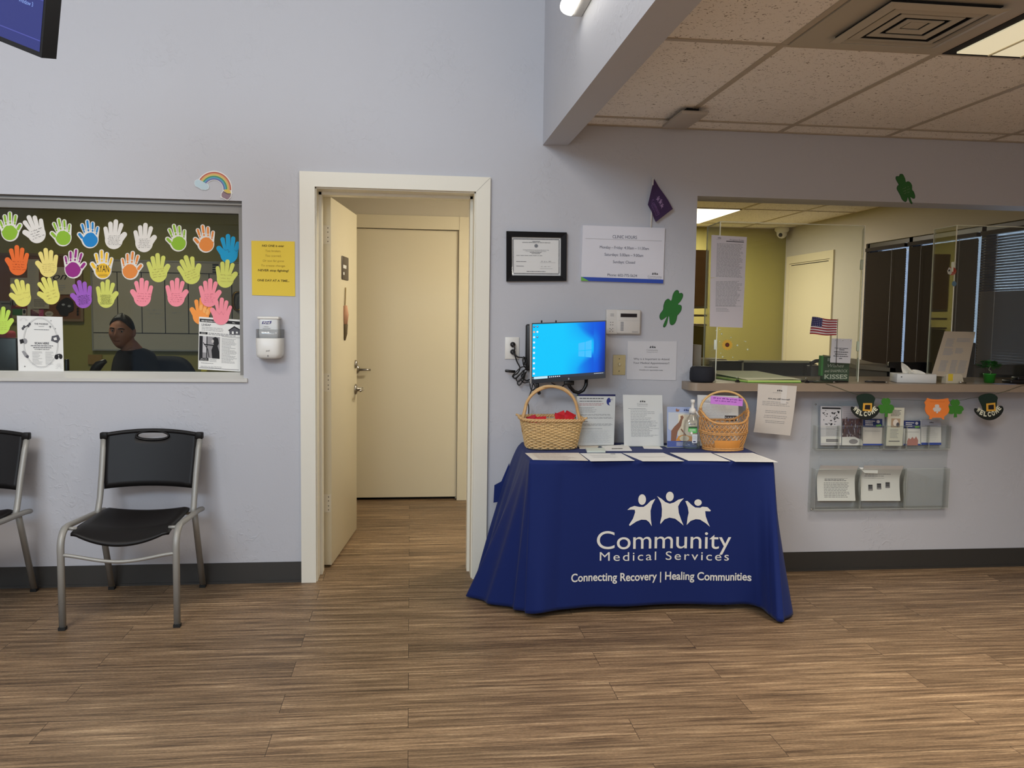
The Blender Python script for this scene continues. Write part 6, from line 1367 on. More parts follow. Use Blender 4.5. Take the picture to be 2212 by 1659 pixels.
# sneeze guards
AC = clear_mat('guard_acrylic', (250, 252, 248), gloss=0.03, haze=0.012); AE = mat('guard_edge', (206, 214, 180), rough=0.3, emit=(190, 200, 150), estr=0.12)
AE = mat('guard_edge2', (244, 248, 228), rough=0.5)  # pale colour stands in for light carried through the clear edges
def guard(x0, x1, lab, wing_l, wing_r, z1, foot=True):
    t = thing('sneeze_guard', lab, 'screen', ((x0 + x1) / 2, 0.05, CT), 'clear screens on the counter')
    y0 = -0.004
    def pane(a, b, nm='pane'):
        a = Vector(a); b = Vector(b); d = (b - a).normalized(); n_ = Vector((-d.y, d.x, 0)) * 0.002
        m = MB(); z0 = CT
        for (p, q) in ((a, b),): 
            m.add([Vector((p.x, p.y, z0)) - n_, Vector((q.x, q.y, z0)) - n_, Vector((q.x, q.y, z1)) - n_, Vector((p.x, p.y, z1)) - n_, Vector((p.x, p.y, z0)) + n_, Vector((q.x, q.y, z0)) + n_, Vector((q.x, q.y, z1)) + n_, Vector((p.x, p.y, z1)) + n_], [(0, 1, 2, 3), (7, 6, 5, 4), (0, 4, 5, 1)], AC)
        m.build(nm, t)
        e = MB(); e.tube([(a.x, a.y, z1), (b.x, b.y, z1)], 0.0026, AE, 4)
        if nm == 'pane': e.tube([(a.x, a.y, CT), (a.x, a.y, z1)], 0.0030, AE, 4)
        e.tube([(b.x, b.y, CT), (b.x, b.y, z1)], 0.0030, AE, 4); e.build('polished_edge', t)
    pane((x0, y0, 0), (x1, y0, 0)); pane((x0 - 0.0, y0, 0), (x0 + wing_l[0], y0 + wing_l[1], 0), 'side_pane')
    if wing_r: pane((x1, y0, 0), (x1 + wing_r[0], y0 + wing_r[1], 0), 'side_pane')
    for z in (CT + 0.17, CT + 0.62):
        for x in ((x0, x1) if wing_r else (x0,)):
            m = MB(); m.rbox((x - 0.008, y0 + 0.006, z), (x + 0.008, y0 + 0.022, z + 0.055), AE, 0.002, 1); m.build('corner_clip', t)
    return t
guard(1.655, 2.478, 'clear acrylic screen with papers and a small flag, left one on the counter', (0.02, 0.26), (0.10, 0.20), 1.928)
guard(3.02, 3.95, 'clear acrylic screen beside the tissue box, right one on the counter', (0.02, 0.24), None, 1.945)
# pages stuck on the left guard
def onguard(p, Wd, Hd, y=-0.0075, **k): return quad4(p, y, Wd, Hd, **k)
s = onguard([(1537, 507.5), (1613.5, 512), (1609, 602), (1534.5, 600)], 100, 118); s.paper(mat('paper_lilac', (204, 198, 202), rough=0.8), 0.0008)
people_logo(s, 22, 5, 4, INK, 2); s.fine(14, 11, 26, 1, 3, GREY, 1, 0, 2); s.text('Program Rules', 92, 12, 3.6, DGREY, al='r', fit=40); s.rect(42, 14, 92, 16, INK); s.fine(16, 22, 92, 27, 3.5, GREY, 1.5, 0.15, 4)
s.solo('rules_page', 'upper page of the printed program rules taped on the left clear screen', 'paper', 'rules pages on the screen')
s = onguard([(1534.5, 601), (1609.5, 599), (1604, 708), (1533, 705.5)], 100, 140, y=-0.009); s.paper(mat('paper_lilac'), 0.0008); s.fine(16, 10, 92, 20, 3.6, GREY, 1.5, 0.2, 5); s.rect(16, 80, 92, 80.8, GREY); s.fine(18, 86, 60, 3, 4, GREY, 1.3, 0.3, 6)
s.solo('rules_page', 'lower page of the printed program rules with a blank bottom half', 'paper', 'rules pages on the screen')
# sunflower and gems
s = at_wall(1558, 732, 1584, 758, -0.0075, 100, 100)
P = [(50 + (46 if k % 2 else 38) * math.cos(2 * PI * k / 28), 50 + (46 if k % 2 else 38) * math.sin(2 * PI * k / 28)) for k in range(28)]
s.slab(P, 0.001, mat('petal_yellow', (216, 172, 62), rough=0.7)); s.ell(50, 50, 18, 18, mat('flower_centre', (84, 50, 28), rough=0.9), 1); s.ell(50, 50, 8, 8, mat('flower_heart', (120, 40, 40), rough=0.9), 2)
s.solo('sunflower_sticker', 'small sunflower sticker low on the left clear screen', 'sticker')
GEM = mat('gem_glass', (220, 226, 190), rough=0.1, spec=0.9)
gems = [(1555, 712, 2), (1559, 721.5, 2.4), (1579, 729, 1.7), (1593, 746, 2.6), (1615, 755, 2.6), (1547, 714, 1.5), (1611, 738, 1.6), (1561, 771, 2.4), (1555, 738, 1.4), (1557, 763, 1.5), (1583, 772, 1.6), (1608, 737, 1.2)]
for k, (x, y, r) in enumerate(gems):
    p = W(x, y, -0.0065); m = MB(); m.lathe([(0, 0), (r * 0.0024, 0), (r * 0.0016, r * 0.001), (0, r * 0.0013)], GEM, 8, M=Matrix.Translation(p) @ Matrix.Rotation(PI / 2, 4, 'X'))
    m.solo('gem_sticker', 'tiny glittering gem stuck on the left screen around the sunflower', 'sticker', 'gems around the sunflower')
# US flag
t = thing('stick_flag', 'small stars and stripes flag fixed on the left clear screen', 'flag', W(1790, 728, -0.02))
s = quad4([(1754.5, 684.5), (1809, 691), (1807, 725), (1749, 722)], -0.02, 190, 100, bend=lambda a, b: Vector((0, 0.004 * math.sin(a * 9), 0.0025 * math.sin(a * 7 + 0.6)))); 
RED = mat('flag_red', (150, 34, 46), rough=0.75); FW = mat('flag_white', (222, 212, 214), rough=0.75); FB = mat('flag_blue', (44, 44, 96), rough=0.75)
s.paper(FW, 0.0006, 12, 4)
for k in range(7):
    for q in range(10): s.rect(19 * q, 100 / 13 * 2 * k, 19 * q + 19.05, 100 / 13 * (2 * k + 1), RED, 1)
for q in range(4): s.rect(19.5 * q, 0, 19.5 * q + 19.6, 100 / 13 * 7, FB, 2)
for i in range(6):
    for j in range(5): s.ell(8 + 13 * i, 5.5 + 10.5 * j, 2.0, 2.0, FW, 4, 6)
s.build('cloth', t); MB().tube([W(1810, 689, -0.018), W(1808, 740, -0.016), W(1806, 790, -0.014)], 0.0016, mat('flag_stick_black', (40, 34, 30), rough=0.6), 6).build('stick', t)
s = quad4([(1797, 731), (1841, 732.5), (1836.5, 785), (1793, 783)], -0.0085, 100, 122); s.paper(mat('paper_cool'), 0.0008)
s.text('If you need someone', 50, 50, 5.6, DGREY, fit=66, bold=.03, shear=.15); s.fine(40, 54, 66, 1, 4, DGREY, 4, 0, 3, 2); s.fine(16, 65, 86, 1, 4, DGREY, 4, 0, 4, 2); s.fine(20, 76, 80, 1, 4, DGREY, 4, 0, 5, 2); s.fine(14, 86, 86, 1, 4, DGREY, 4, 0, 6, 2); s.fine(42, 97, 58, 1, 4, DGREY, 4, 0, 7, 2)
for x in (16, 52, 90): s.ell(x, 6, 5, 3.4, mat('clear_tape'), 3); s.ell(x + 2, 8, 2, 1.5, DGREY, 4)
s.solo('counter_note', 'small white note on the left screen just under the stars and stripes flag', 'note')
# green holiday sign block
t = thing('holiday_sign', 'green block sign about wishes and kisses leaning behind the left screen', 'sign', W(1806, 826, 0.03)); yb = 0.035
p0, p1 = W(1779, 770, yb), W(1833, 826, yb); z0 = CT + 0.0005
m = MB(); m.box((p0[0], yb, z0), (p1[0], yb + 0.03, p0[2]), mat('sign_dark_green', (38, 74, 44), rough=0.6)); m.build('board', t)
MB().box((p0[0] - 0.012, yb, z0 + 0.03), (p0[0], yb + 0.03, p0[2] + 0.004), mat('sign_bright_green', (60, 142, 66), rough=0.6)).build('side_edge', t)
s = Sheet((p0[0], yb - 0.0005, p0[2]), (p1[0], yb - 0.0005, p0[2]), (p1[0], yb - 0.0005, z0), (p0[0], yb - 0.0005, z0), 100, 108); SW = mat('sign_chalk', (206, 210, 196), rough=0.7)
s.text('IRISH', 46, 20, 13, SW, fit=60, bold=.02); s.text('Wishes', 48, 47, 14, SW, fit=62, shear=0.3); s.text('and SHAMROCK', 50, 69, 12, SW, fit=88, shear=0.2); s.text('KISSES', 50, 98, 19, SW, fit=88, bold=0.03); s.build('lettering', t)
# lime folder pile
FY = mat('folder_lime', (214, 226, 140), rough=0.7); FYP = mat('folder_pale', (240, 240, 206), rough=0.75); FGR = mat('folder_green', (124, 196, 70), rough=0.6)
P4 = [Zp(1607, 806, CT + 0.02), Zp(1718, 806, CT + 0.02), Zp(1752, 827, CT + 0.012), Zp(1640, 829, CT + 0.006)]
P4 = [Vector((1.70, 0.40, CT + 0.03)), Vector((2.05, 0.38, CT + 0.03)), Vector((2.11, -0.085, CT + 0.014)), Vector((1.80, -0.10, CT + 0.010))]
t = thing('folder_pile', 'pile of pale papers in a lime green folder on the counter', 'folder', (1.9, 0.1, CT))
m = MB(); m.prism([Vector((p.x, p.y, CT + 0.001)) for p in P4], (0, 0, 0.003), FGR); m.grid(lambda i, j: (P4[0] * (1 - i) + P4[1] * i) * (1 - j) + (P4[3] * (1 - i) + P4[2] * i) * j + Vector((0, 0, -0.004 + 0.012 * max(0, 0.25 - i) * 4 * (1 - j))), 12, 6, FGR); m.build('green_cover', t)
m = MB(); top = [p + Vector((0, 0, 0.004)) for p in P4]; m.prism([Vector((p.x * 0.985 + 0.0285, p.y * 0.98, CT + 0.004)) for p in P4], (0, 0, 0.008), FY)
m.grid(lambda i, j: ((top[0] * (1 - i) + top[1] * i) * (1 - j) + (top[3] * (1 - i) + top[2] * i) * j) * 1.0, 10, 8, FYP); m.build('papers', t)
for x, y in ((1.752, -0.085), (2.135, -0.10)):
    t = thing('binder_clip', 'small silver binder clip lying at the ' + ('left' if x < 1.9 else 'right') + ' end of the lime folder pile', 'clip', (x, y, CT), 'binder clips by the folder pile')
    MB().prism([(x - 0.014, y, CT + 0.0005), (x + 0.014, y, CT + 0.0005), (x + 0.004, y, CT + 0.014), (x - 0.004, y, CT + 0.014)], (0, 0.012, 0), BLACKP).build('clamp', t); MB().tube([(x - 0.005, y, CT + 0.013), (x - 0.010, y, CT + 0.026), (x, y, CT + 0.030), (x + 0.004, y, CT + 0.014)], 0.0012, CHROME, 6).build('wire_handle', t)
# clipboard, pens
m = MB(); m.rbox((2.13, -0.05, CT + 0.001), (2.40, 0.16, CT + 0.006), mat('clipboard_black', (26, 24, 26), rough=0.4), 0.002, 1); m.rbox((2.16, -0.072, CT + 0.001), (2.33, -0.052, CT + 0.010), mat('clipboard_black'), 0.002, 1)
m.solo('black_clipboard', 'black clipboard lying under the green block sign', 'clipboard')
def pen(a, b, lab, col):
    t = thing('pen', lab, 'pen', a); a = Vector(a); b = Vector(b); d = (b - a)
    MB().tube([a, a + d * 0.1, a + d * 0.86], [0.0042, 0.0045, 0.0042], col, 10).build('barrel', t); MB().tube([a + d * 0.86, b], [0.0042, 0.001], CHROME, 10).build('tip', t); MB().tube([a + d * 0.05 + Vector((0, 0, 0.006)), a + d * 0.4 + Vector((0, 0, 0.006))], 0.0012, CHROME, 6).build('clip', t)
pen((2.49, -0.055, CT + 0.006), (2.60, -0.105, CT + 0.006), 'black pen with a silver tip lying between the two clear screens', BLACKP)
pen((2.18, -0.085, CT + 0.006), (2.29, -0.12, CT + 0.006), 'dark pen lying at the front of the counter below the green block sign', mat('pen_body_green', (50, 60, 44), rough=0.4))
# tissue box
tb = Vector((2.775, -0.05, CT)); TMx = Matrix.Translation(tb) @ Matrix.Rotation(math.radians(-12), 4, 'Z'); t = thing('tissue_box', 'white tissue box with a tissue sticking out, between the clear screens', 'tissue box', tb)
TBW = mat('tissue_box_white', (214, 216, 214), rough=0.5); MB(TMx).rbox((-0.095, -0.03, 0.0005), (0.115, 0.09, 0.050), TBW, 0.002, 1).box((-0.075, -0.0308, 0.030), (-0.068, -0.0299, 0.036), DGREY).build('carton', t)
m = MB(TMx); TW_ = mat('tissue_white', (232, 228, 216), rough=0.9)
m.grid(lambda i, j: Vector((-0.045 + 0.09 * i + 0.02 * j * (1 - 2 * i) - 0.03 * j * (1 - i), 0.03 + 0.012 * math.sin(6 * i + 3 * j), 0.050 + (0.062 - 0.055 * i) * j)), 14, 8, TW_)
m.grid(lambda i, j: Vector((-0.02 + 0.085 * i, 0.015 + 0.02 * math.sin(5 * i), 0.050 + 0.022 * j * math.sin(PI * (0.15 + 0.8 * i)))), 14, 5, TW_); m.build('tissue', t)
# slanted laminated sheet on an easel
t = thing('laminated_sheet', 'slanted grey printed sheet standing behind the tissue box', 'paper', W(2055, 812, 0.0))
s = Sheet(W(2041, 715.5, -0.03), W(2107, 717, 0.0), W(2087, 816, -0.06), W(2012, 812, -0.09), 100, 135); s.paper(mat('paper_grey_beige', (186, 176, 158), rough=0.5), 0.002)
for (u0, v0, u1, n_, sd) in ((14, 22, 40, 6, 3), (46, 20, 92, 3, 4), (14, 52, 44, 5, 5), (50, 50, 76, 4, 6), (14, 88, 38, 8, 7), (46, 86, 66, 9, 8), (70, 86, 96, 9, 9)): s.fine(u0, v0, u1, n_, 4.2, FG, 2.2, 0.2, sd)
s.build('sheet', t); MB().tube([W(2100, 735, -0.01), Vector((W(2100, 735, -0.01).x, 0.10, CT))], 0.002, AE, 6).build('prop', t)
# card dispenser, plant, stapler, blue card
m = MB(); mx_ = Matrix.Translation((3.00, -0.085, CT)) @ Matrix.Rotation(math.radians(6), 4, 'Z'); t = thing('roll_dispenser', 'small white dispenser with a yellow stripe beside the slanted sheet', 'dispenser', (3.0, -0.085, CT))
MB(mx_).prism([(-0.055, 0, 0.0005), (0.062, 0, 0.0005), (0.048, 0, 0.046), (0.036, 0, 0.052), (-0.048, 0, 0.052), (-0.055, 0, 0.044)], (0, 0.035, 0), mat('dispenser_white', (204, 196, 174), rough=0.4)).build('body', t)
MB(mx_).box((-0.042, -0.001, 0.014), (-0.012, 0.0, 0.0525), mat('stripe_yellow', (222, 196, 60), rough=0.5)).build('yellow_stripe', t); MB(mx_).tube([(0.02, -0.012, 0.008), (0.06, -0.018, 0.004)], 0.004, CHROME, 8).build('blade', t)
pc_ = Vector((3.255, -0.02, CT)); t = thing('artificial_plant', 'tiny artificial plant in a bright green pot on the counter', 'plant', pc_); PG_ = mat('pot_bright_green', (48, 140, 46), rough=0.3)
MB().lathe([(0, 0.001), (0.027, 0.001), (0.032, 0.046), (0.034, 0.047), (0.034, 0.052), (0.030, 0.052), (0.028, 0.046), (0, 0.044)], PG_, 24, c=pc_).build('pot', t)
m = MB(); m.tube(spline([pc_ + Vector((0, 0, 0.044)), pc_ + Vector((0.008, 0, 0.062)), pc_ + Vector((-0.006, 0, 0.075)), pc_ + Vector((0.004, 0, 0.095))]), 0.0022, mat('stem_pale', (150, 160, 130), rough=0.7), 6); m.build('stem', t)
m = MB(); rd = random.Random(5); LG = mat('leaf_green', (40, 120, 44), rough=0.5, vary=(60, 0.3))
for k in range(170):
    a = rd.uniform(0, 2 * PI); e = rd.uniform(-0.35, 1.2); r_ = rd.uniform(0.02, 0.056); c0_ = pc_ + Vector((r_ * math.cos(a) * math.cos(e), r_ * math.sin(a) * math.cos(e) * 0.8, 0.092 + 0.028 * math.sin(e)))
    d = Vector((math.cos(a), math.sin(a), rd.uniform(-0.3, 0.6))).normalized(); q_ = d.cross(Vector((0, 0, 1))).normalized()
    m.add([c0_, c0_ + d * 0.013 + q_ * 0.009 + Vector((0, 0, 0.002)), c0_ + d * 0.024, c0_ + d * 0.013 - q_ * 0.009], [(0, 1, 2, 3)], LG)
m.build('foliage', t)
m = MB(); s = [(3.22, -0.145), (3.33, -0.145), (3.31, -0.09), (3.22, -0.09)]; m.prism([(x, y, CT + 0.0006) for x, y in s], (0, 0, 0.0008), mat('card_blue', (160, 176, 214), rough=0.6)); m.solo('blue_card', 'small pale blue card on the counter in front of the tiny plant', 'card')
t = thing('tape_dispenser', 'black tape dispenser at the right edge of the counter', 'tape dispenser', (3.46, -0.06, CT)); MB().rbox((3.32, -0.11, CT + 0.0005), (3.62, -0.03, CT + 0.022), BLACKP, 0.008, 3).rbox((3.37, -0.10, CT + 0.02), (3.60, -0.04, CT + 0.040), BLACKP, 0.006, 2).build('base', t)
MB().lathe([(0.022, -0.012), (0.038, -0.012), (0.038, 0.012), (0.022, 0.012)], mat('tape_roll', (140, 130, 110), rough=0.4), 24, M=Matrix.Translation((3.50, -0.07, CT + 0.066)) @ Matrix.Rotation(PI / 2, 4, 'X')).build('tape_roll', t)
# ================================================================== INSIDE RECEPTION
DESK = mat('desk_grey', (120, 112, 100), rough=0.5); PANEL = mat('partition_black', (34, 34, 34), rough=0.85, bump=(300, 0.2, 0.001)); PCAP = mat('partition_cap', (176, 166, 140), rough=0.5)
m = MB(); m.box((1.40, 0.55, 0.70), (4.05, 1.25, 0.73), DESK)
for x in (1.45, 2.7, 4.0): m.box((x, 0.58, 0), (x + 0.03, 1.2, 0.70), DESK)
m.solo('reception_desk', 'long grey desk behind the reception counter', 'desk')
def dbox(name, lab, cat, px0, py0, px1, py1, Y, th, mt, z0=0.7305, parts=None):
    a = W(px0, py0, Y); b = W(px1, py1, Y); t = thing(name, lab, cat, ((a[0] + b[0]) / 2, Y, z0)); MB().rbox((a[0], Y, z0), (b[0], Y + th, a[2]), mt, 0.004, 1).build('body', t); return t, a, b
t, a, b = dbox('desk_partition', 'black desk partition behind the speaker end of the counter', 'partition', 1538, 783, 1602, 820, 0.60, 0.05, PANEL, parts=None); MB().box((a[0], 0.595, a[2]), (b[0], 0.655, a[2] + 0.010), BLACKP).build('cap', t)
t, a, b = dbox('desk_partition', 'black desk partition with a pale cap behind the lime folder pile', 'partition', 1603, 783, 1752, 820, 0.62, 0.05, PANEL); MB().box((a[0], 0.612, a[2]), (b[0], 0.678, a[2] + 0.012), PCAP).build('cap', t); MB().box((a[0] - 0.004, 0.612, 0.731), (a[0] + 0.008, 0.678, a[2] + 0.012), PCAP).build('end_post', t)
m = MB(); a = W(1515, 776, 0.9); b = W(1571, 782, 0.9); m.rbox((a[0], 0.9, b[2] - 0.02), (b[0], 1.15, a[2]), mat('monitor_stand_cream', (218, 202, 160), rough=0.5), 0.004, 1); m.box((a[0] + 0.05, 0.95, 0.7305), (b[0] - 0.05, 1.1, b[2] - 0.02), BLACKP); m.solo('paper_tray', 'cream topped tray behind the speaker on the reception desk', 'tray')
t, a, b = dbox('desk_monitor', 'black back of a computer monitor low behind the counter', 'monitor', 1640, 787, 1762, 824, 0.85, 0.03, BLACKP); MB().box((a[0] - 0.002, 0.848, a[2] - 0.006), (b[0] + 0.002, 0.884, a[2] + 0.004), BLACKP).build('top_edge', t)
# cables and document holder hump
t, a, b = dbox('desk_telephone', 'dark desk telephone beside the green block sign', 'telephone', 1752, 790, 1782, 826, 0.5, 0.1, mat('phone_dark', (44, 42, 42), rough=0.4)); MB().tube([W(1750, 786, 0.52), W(1762, 780, 0.52), W(1778, 779, 0.52)], 0.012, BLACKP, 8).build('handset', t)
# printer
PRG = mat('printer_grey', (140, 132, 116), rough=0.5); t = thing('desk_printer', 'grey office printer seen between the clear screens', 'printer', (2.85, 0.95, 0.7305))
a = W(1850, 776, 0.75); b = W(1922, 818, 0.75)
MB().rbox((a[0], 0.75, 0.7305), (b[0], 1.15, a[2] - 0.03), PRG, 0.02, 3).build('body', t); MB().add([(a[0] - 0.02, 0.72, a[2] - 0.035), (b[0] + 0.02, 0.72, a[2] - 0.055), (b[0] + 0.02, 1.17, a[2] - 0.02), (a[0] - 0.02, 1.17, a[2] + 0.01), (a[0] - 0.02, 0.72, a[2] - 0.06), (b[0] + 0.02, 0.72, a[2] - 0.08), (b[0] + 0.02, 1.17, a[2] - 0.045), (a[0] - 0.02, 1.17, a[2] - 0.02)], [(0, 1, 2, 3), (7, 6, 5, 4), (0, 4, 5, 1), (1, 5, 6, 2), (2, 6, 7, 3), (3, 7, 4, 0)], mat('printer_lid', (156, 148, 130), rough=0.45)).build('scanner_lid', t)
t, a, b = dbox('desk_monitor', 'black monitor back behind the tissue box', 'monitor', 1922, 782, 2012, 822, 0.72, 0.03, BLACKP); MB().box((a[0] + 0.1, 0.75, 0.7305), (a[0] + 0.14, 0.80, a[2] - 0.05), BLACKP).build('stand', t)
t, a, b = dbox('desk_monitor', 'wide black monitor back behind the tiny plant', 'monitor', 2106, 787, 2260, 826, 0.5, 0.03, BLACKP); MB().box((a[0] + 0.1, 0.53, 0.7305), (a[0] + 0.14, 0.60, a[2] - 0.05), BLACKP).build('stand', t)
t, a, b = dbox('desk_monitor', 'black monitor back right behind the slanted sheet', 'monitor', 2060, 740, 2104, 826, 0.60, 0.03, mat('monitor_navy_black', (22, 22, 30), rough=0.4)); MB().box((a[0] + 0.05, 0.63, 0.7305), (a[0] + 0.09, 0.70, a[2] - 0.1), BLACKP).build('stand', t)
# camera dome
t = thing('dome_camera', 'white dome camera under the ceiling in the reception back corner', 'camera', Zp(1692, 495, 2.40)); p = Vector((4.00, 4.50, 2.41))
MB().lathe([(0, 0.0), (0.075, 0.0), (0.078, -0.03), (0.06, -0.05), (0, -0.05)], WHITEP, 24, c=p).build('base', t); MB().lathe([(0, -0.04), (0.058, -0.045), (0.052, -0.085), (0.03, -0.11), (0, -0.118)], WHITEP, 24, c=p).build('dome', t)
MB().lathe([(0, 0), (0.022, 0), (0.018, 0.02), (0, 0.02)], BLACKP, 16, M=Matrix.Translation(p + Vector((-0.03, -0.035, -0.085))) @ Matrix.Rotation(math.radians(70), 4, (1, -0.5, 0))).build('lens', t)
# cubby shelf at the left of reception
t = thing('cubby_shelf', 'tan cabinet with dark cubbies at the far left inside reception', 'shelf', (2.0, 1.9, 0.0)); SHF = mat('cabinet_tan', (190, 150, 100), rough=0.5, vary=(4, 0.1, (1, 1, 6)))
x0_, x1_ = W(1490, 600, 2.0)[0], W(1530, 600, 2.0)[0]; zt_ = W(1515, 540, 2.0)[2]; zm_ = W(1515, 661, 2.0)[2]; zb_ = W(1515, 702, 2.0)[2]
MB().box((x0_, 2.0, zm_), (x1_, 2.35, zt_), SHF).build('cabinet', t); MB().box((x0_, 2.33, 0), (x1_, 2.35, zm_), VBLK).build('back_panel', t)
for z in (zm_ - 0.01, (zm_ + zb_) / 2, zb_): MB().box((x0_, 2.0, z - 0.008), (x1_, 2.33, z + 0.008), mat('cabinet_shelf', (184, 172, 140), rough=0.5)).build('shelf_board', t)
MB().box((x0_, 2.02, 0), (x1_, 2.33, zb_ - 0.01), OLIVE).build('lower_side', t)
# stickers on the blinds side
def on_wing(px, py):
    p = Xp(px, py, 3.022)
    for _ in range(4): p = Xp(px, py, 3.02 + 0.0833 * (p.y + 0.004) - 0.004)
    return p
def wing_sheet(x0, y0, x1, y1): return Sheet(on_wing(x0, y0), on_wing(x1, y0), on_wing(x1, y1), on_wing(x0, y1), 100, 80)
s = wing_sheet(2046, 576, 2066, 595)
s.slab([(50 + 48 * math.cos(2 * PI * k / 20), 40 + 38 * math.sin(2 * PI * k / 20)) for k in range(20)], 0.001, mat('sticker_red', (190, 52, 40), rough=0.5)); s.poly([(2, 40), (20, 6), (50, 20), (52, 60), (36, 74), (10, 66)], WHITE, 1); s.poly([(14, 30), (30, 24), (34, 40), (16, 46)], INK, 2)
s.solo('round_sticker', 'round red and white sticker high on the side of the right clear screen', 'sticker')
s = wing_sheet(2056, 607, 2066, 619); s.slab([(50 + 48 * math.cos(2 * PI * k / 16), 40 + 38 * math.sin(2 * PI * k / 16)) for k in range(16)], 0.001, mat('sticker_blue', (36, 110, 160), rough=0.5)); s.solo('dot_sticker', 'small blue dot sticker under the red and white one', 'sticker')

# ================================================================== THE OFFICE BEHIND THE WINDOW
YO = 2.985
WBD = mat('whiteboard', (172, 166, 150), rough=0.35); WBF = mat('whiteboard_frame', (150, 148, 140), rough=0.4, metal=0.3)
t = thing('whiteboard', 'large whiteboard with a black ruled grid on the office wall', 'whiteboard', (-1.95, YO, 1.08)); bx0, bx1, bz0, bz1 = -2.605, -1.16, 1.088, 1.818
MB().box((bx0, YO - 0.012, bz0), (bx1, YO, bz1), WBD).build('panel', t)
m = MB(); 
for a_, b_ in (((bx0 - 0.012, bz0 - 0.012), (bx1 + 0.012, bz0)), ((bx0 - 0.012, bz1), (bx1 + 0.012, bz1 + 0.012)), ((bx0 - 0.012, bz0), (bx0, bz1)), ((bx1, bz0), (bx1 + 0.012, bz1))): m.box((a_[0], YO - 0.018, a_[1]), (b_[0], YO, b_[1]), WBF)
m.build('frame', t)
m = MB()
for x in (-2.409, -2.217, -2.031, -1.843, -1.674, -1.49, -1.31): m.box((x - 0.003, YO - 0.014, 1.225), (x + 0.003, YO - 0.012, 1.725), INK)
m.box((bx0, YO - 0.014, 1.725), (bx1, YO - 0.012, 1.731), INK); m.box((bx0, YO - 0.014, 1.222), (bx1, YO - 0.012, 1.228), INK)
s = Sheet((bx0, YO - 0.012, bz1), (bx1, YO - 0.012, bz1), (bx1, YO - 0.012, bz0), (bx0, YO - 0.012, bz0), 1445, 730)
s.scrawl(30, 625, 170, 1, 26, GREY, 2, 3); s.scrawl(420, 400, 560, 3, 30, FG, 2, 4); s.scrawl(620, 420, 700, 1, 26, FG, 3, 5); s.scrawl(210, 105, 560, 1, 22, FG, 2, 6); s.scrawl(600, 105, 1200, 1, 22, FG, 2, 7)
for k in range(4): s.rect(960, 10 + 20 * k, 1010, 22 + 20 * k, INK, 2); s.fine(1020, 12 + 20 * k, 1090, 1, 6, FG, 5, 0, k, 2)
merge(m, s); m.build('ruled_lines', t)
# cork board
t = thing('cork_board', 'brown framed cork board covered in papers on the office wall', 'cork board', (-3.1, YO, 1.30)); CK = mat('cork', (122, 82, 58), rough=0.95, vary=(80, 0.2)); kx0, kx1, kz0, kz1 = -3.75, -2.70, 1.335, 1.845
MB().box((kx0, YO - 0.012, kz0), (kx1, YO, kz1), CK).build('cork', t)
m = MB(); FRW = mat('oak_frame', (128, 104, 74), rough=0.5)
for a_, b_ in (((kx0, kz0 - 0.02), (kx1 + 0.02, kz0)), ((kx0, kz1), (kx1 + 0.02, kz1 + 0.02)), ((kx1, kz0), (kx1 + 0.02, kz1))): m.box((a_[0], YO - 0.02, a_[1]), (b_[0], YO, b_[1]), FRW)
m.build('frame', t)
PB = mat('pinned_paper', (186, 176, 158), rough=0.85)
def pin(x0, y0, x1, y1, lab, body, fn=None, name='pinned_paper', Wd=100, z=0):
    Yp = YO - 0.016 - z * 0.004; s = at_wall(x0, y0, x1, y1, Yp, Wd, Wd * (y1 - y0) / (x1 - x0)); s.paper(body, 0.001)
    if fn: fn(s)
    s.solo(name, lab, 'paper', 'papers pinned on the office cork board')
pin(59, 560, 84, 690, 'tall pinned page between the deep orange and pale buttery hands', PB, lambda s: s.fine(15, 30, 85, 24, 16, FG, 4, 0.3, 3))
pin(103, 577, 162, 636, 'pinned white page with the large handwritten letters on', PB, lambda s: (s.text('on', 45, 46, 26, INK, fit=52, shear=0.4), s.fine(12, 66, 70, 3, 8, FG, 3, 0.3, 4)), z=1)
pin(22, 600, 66, 660, 'pinned pale page partly behind the lower left yellow hand', PB, lambda s: s.fine(15, 20, 85, 9, 12, FG, 4, 0.3, 5))
pin(70, 640, 106, 667, 'torn edged pinned note with two lines of print, above the pink one', PB, lambda s: s.fine(10, 20, 90, 4, 12, DGREY, 4, 0.2, 6), z=2)
pin(0, 650, 24, 681, 'pinned black and white picture at the left end of the cork board', mat('pinned_picture', (130, 122, 112), rough=0.8), lambda s: (s.rect(10, 20, 90, 30, INK), s.ell(70, 100, 26, 26, INK)))
pin(25, 648, 60, 667, 'pinned red card above the green one', mat('pinned_red', (120, 28, 30), rough=0.8), lambda s: s.poly([(20, 40), (50, 20), (60, 45)], mat('felt_orange'), 2))
pin(27, 667, 49, 681, 'pinned green card left of the black ribbon picture', mat('pinned_green', (52, 112, 52), rough=0.8))
pin(48, 667, 57, 681, 'small black ribbon picture pinned next to the green card', PB, lambda s: s.ell(50, 70, 34, 50, INK))
pin(66, 668, 94, 683, 'pinned bright pink card', mat('pinned_pink', (178, 70, 108), rough=0.8), lambda s: s.fine(10, 12, 90, 3, 10, FR, 3, 0.2, 7))
pin(26, 681, 39, 697, 'small tan card pinned at the lower edge, left of the event flyer', mat('pinned_tan', (150, 138, 92), rough=0.8))
s = at_wall(97, 672, 115, 684, YO - 0.017, 100, 66); s.slab([(50 + 50 * math.cos(2 * PI * k / 20), 33 + 33 * math.sin(2 * PI * k / 20)) for k in range(20)], 0.001, PB); s.fine(20, 26, 80, 2, 12, DGREY, 5, 0.2, 3); s.solo('oval_sticker', 'small oval white sticker on the cork board beside the pink card', 'sticker')
s = at_wall(120, 642, 160, 684, YO - 0.019, 100, 105); MKC = mat('mask_card_black', (38, 38, 42), rough=0.8)
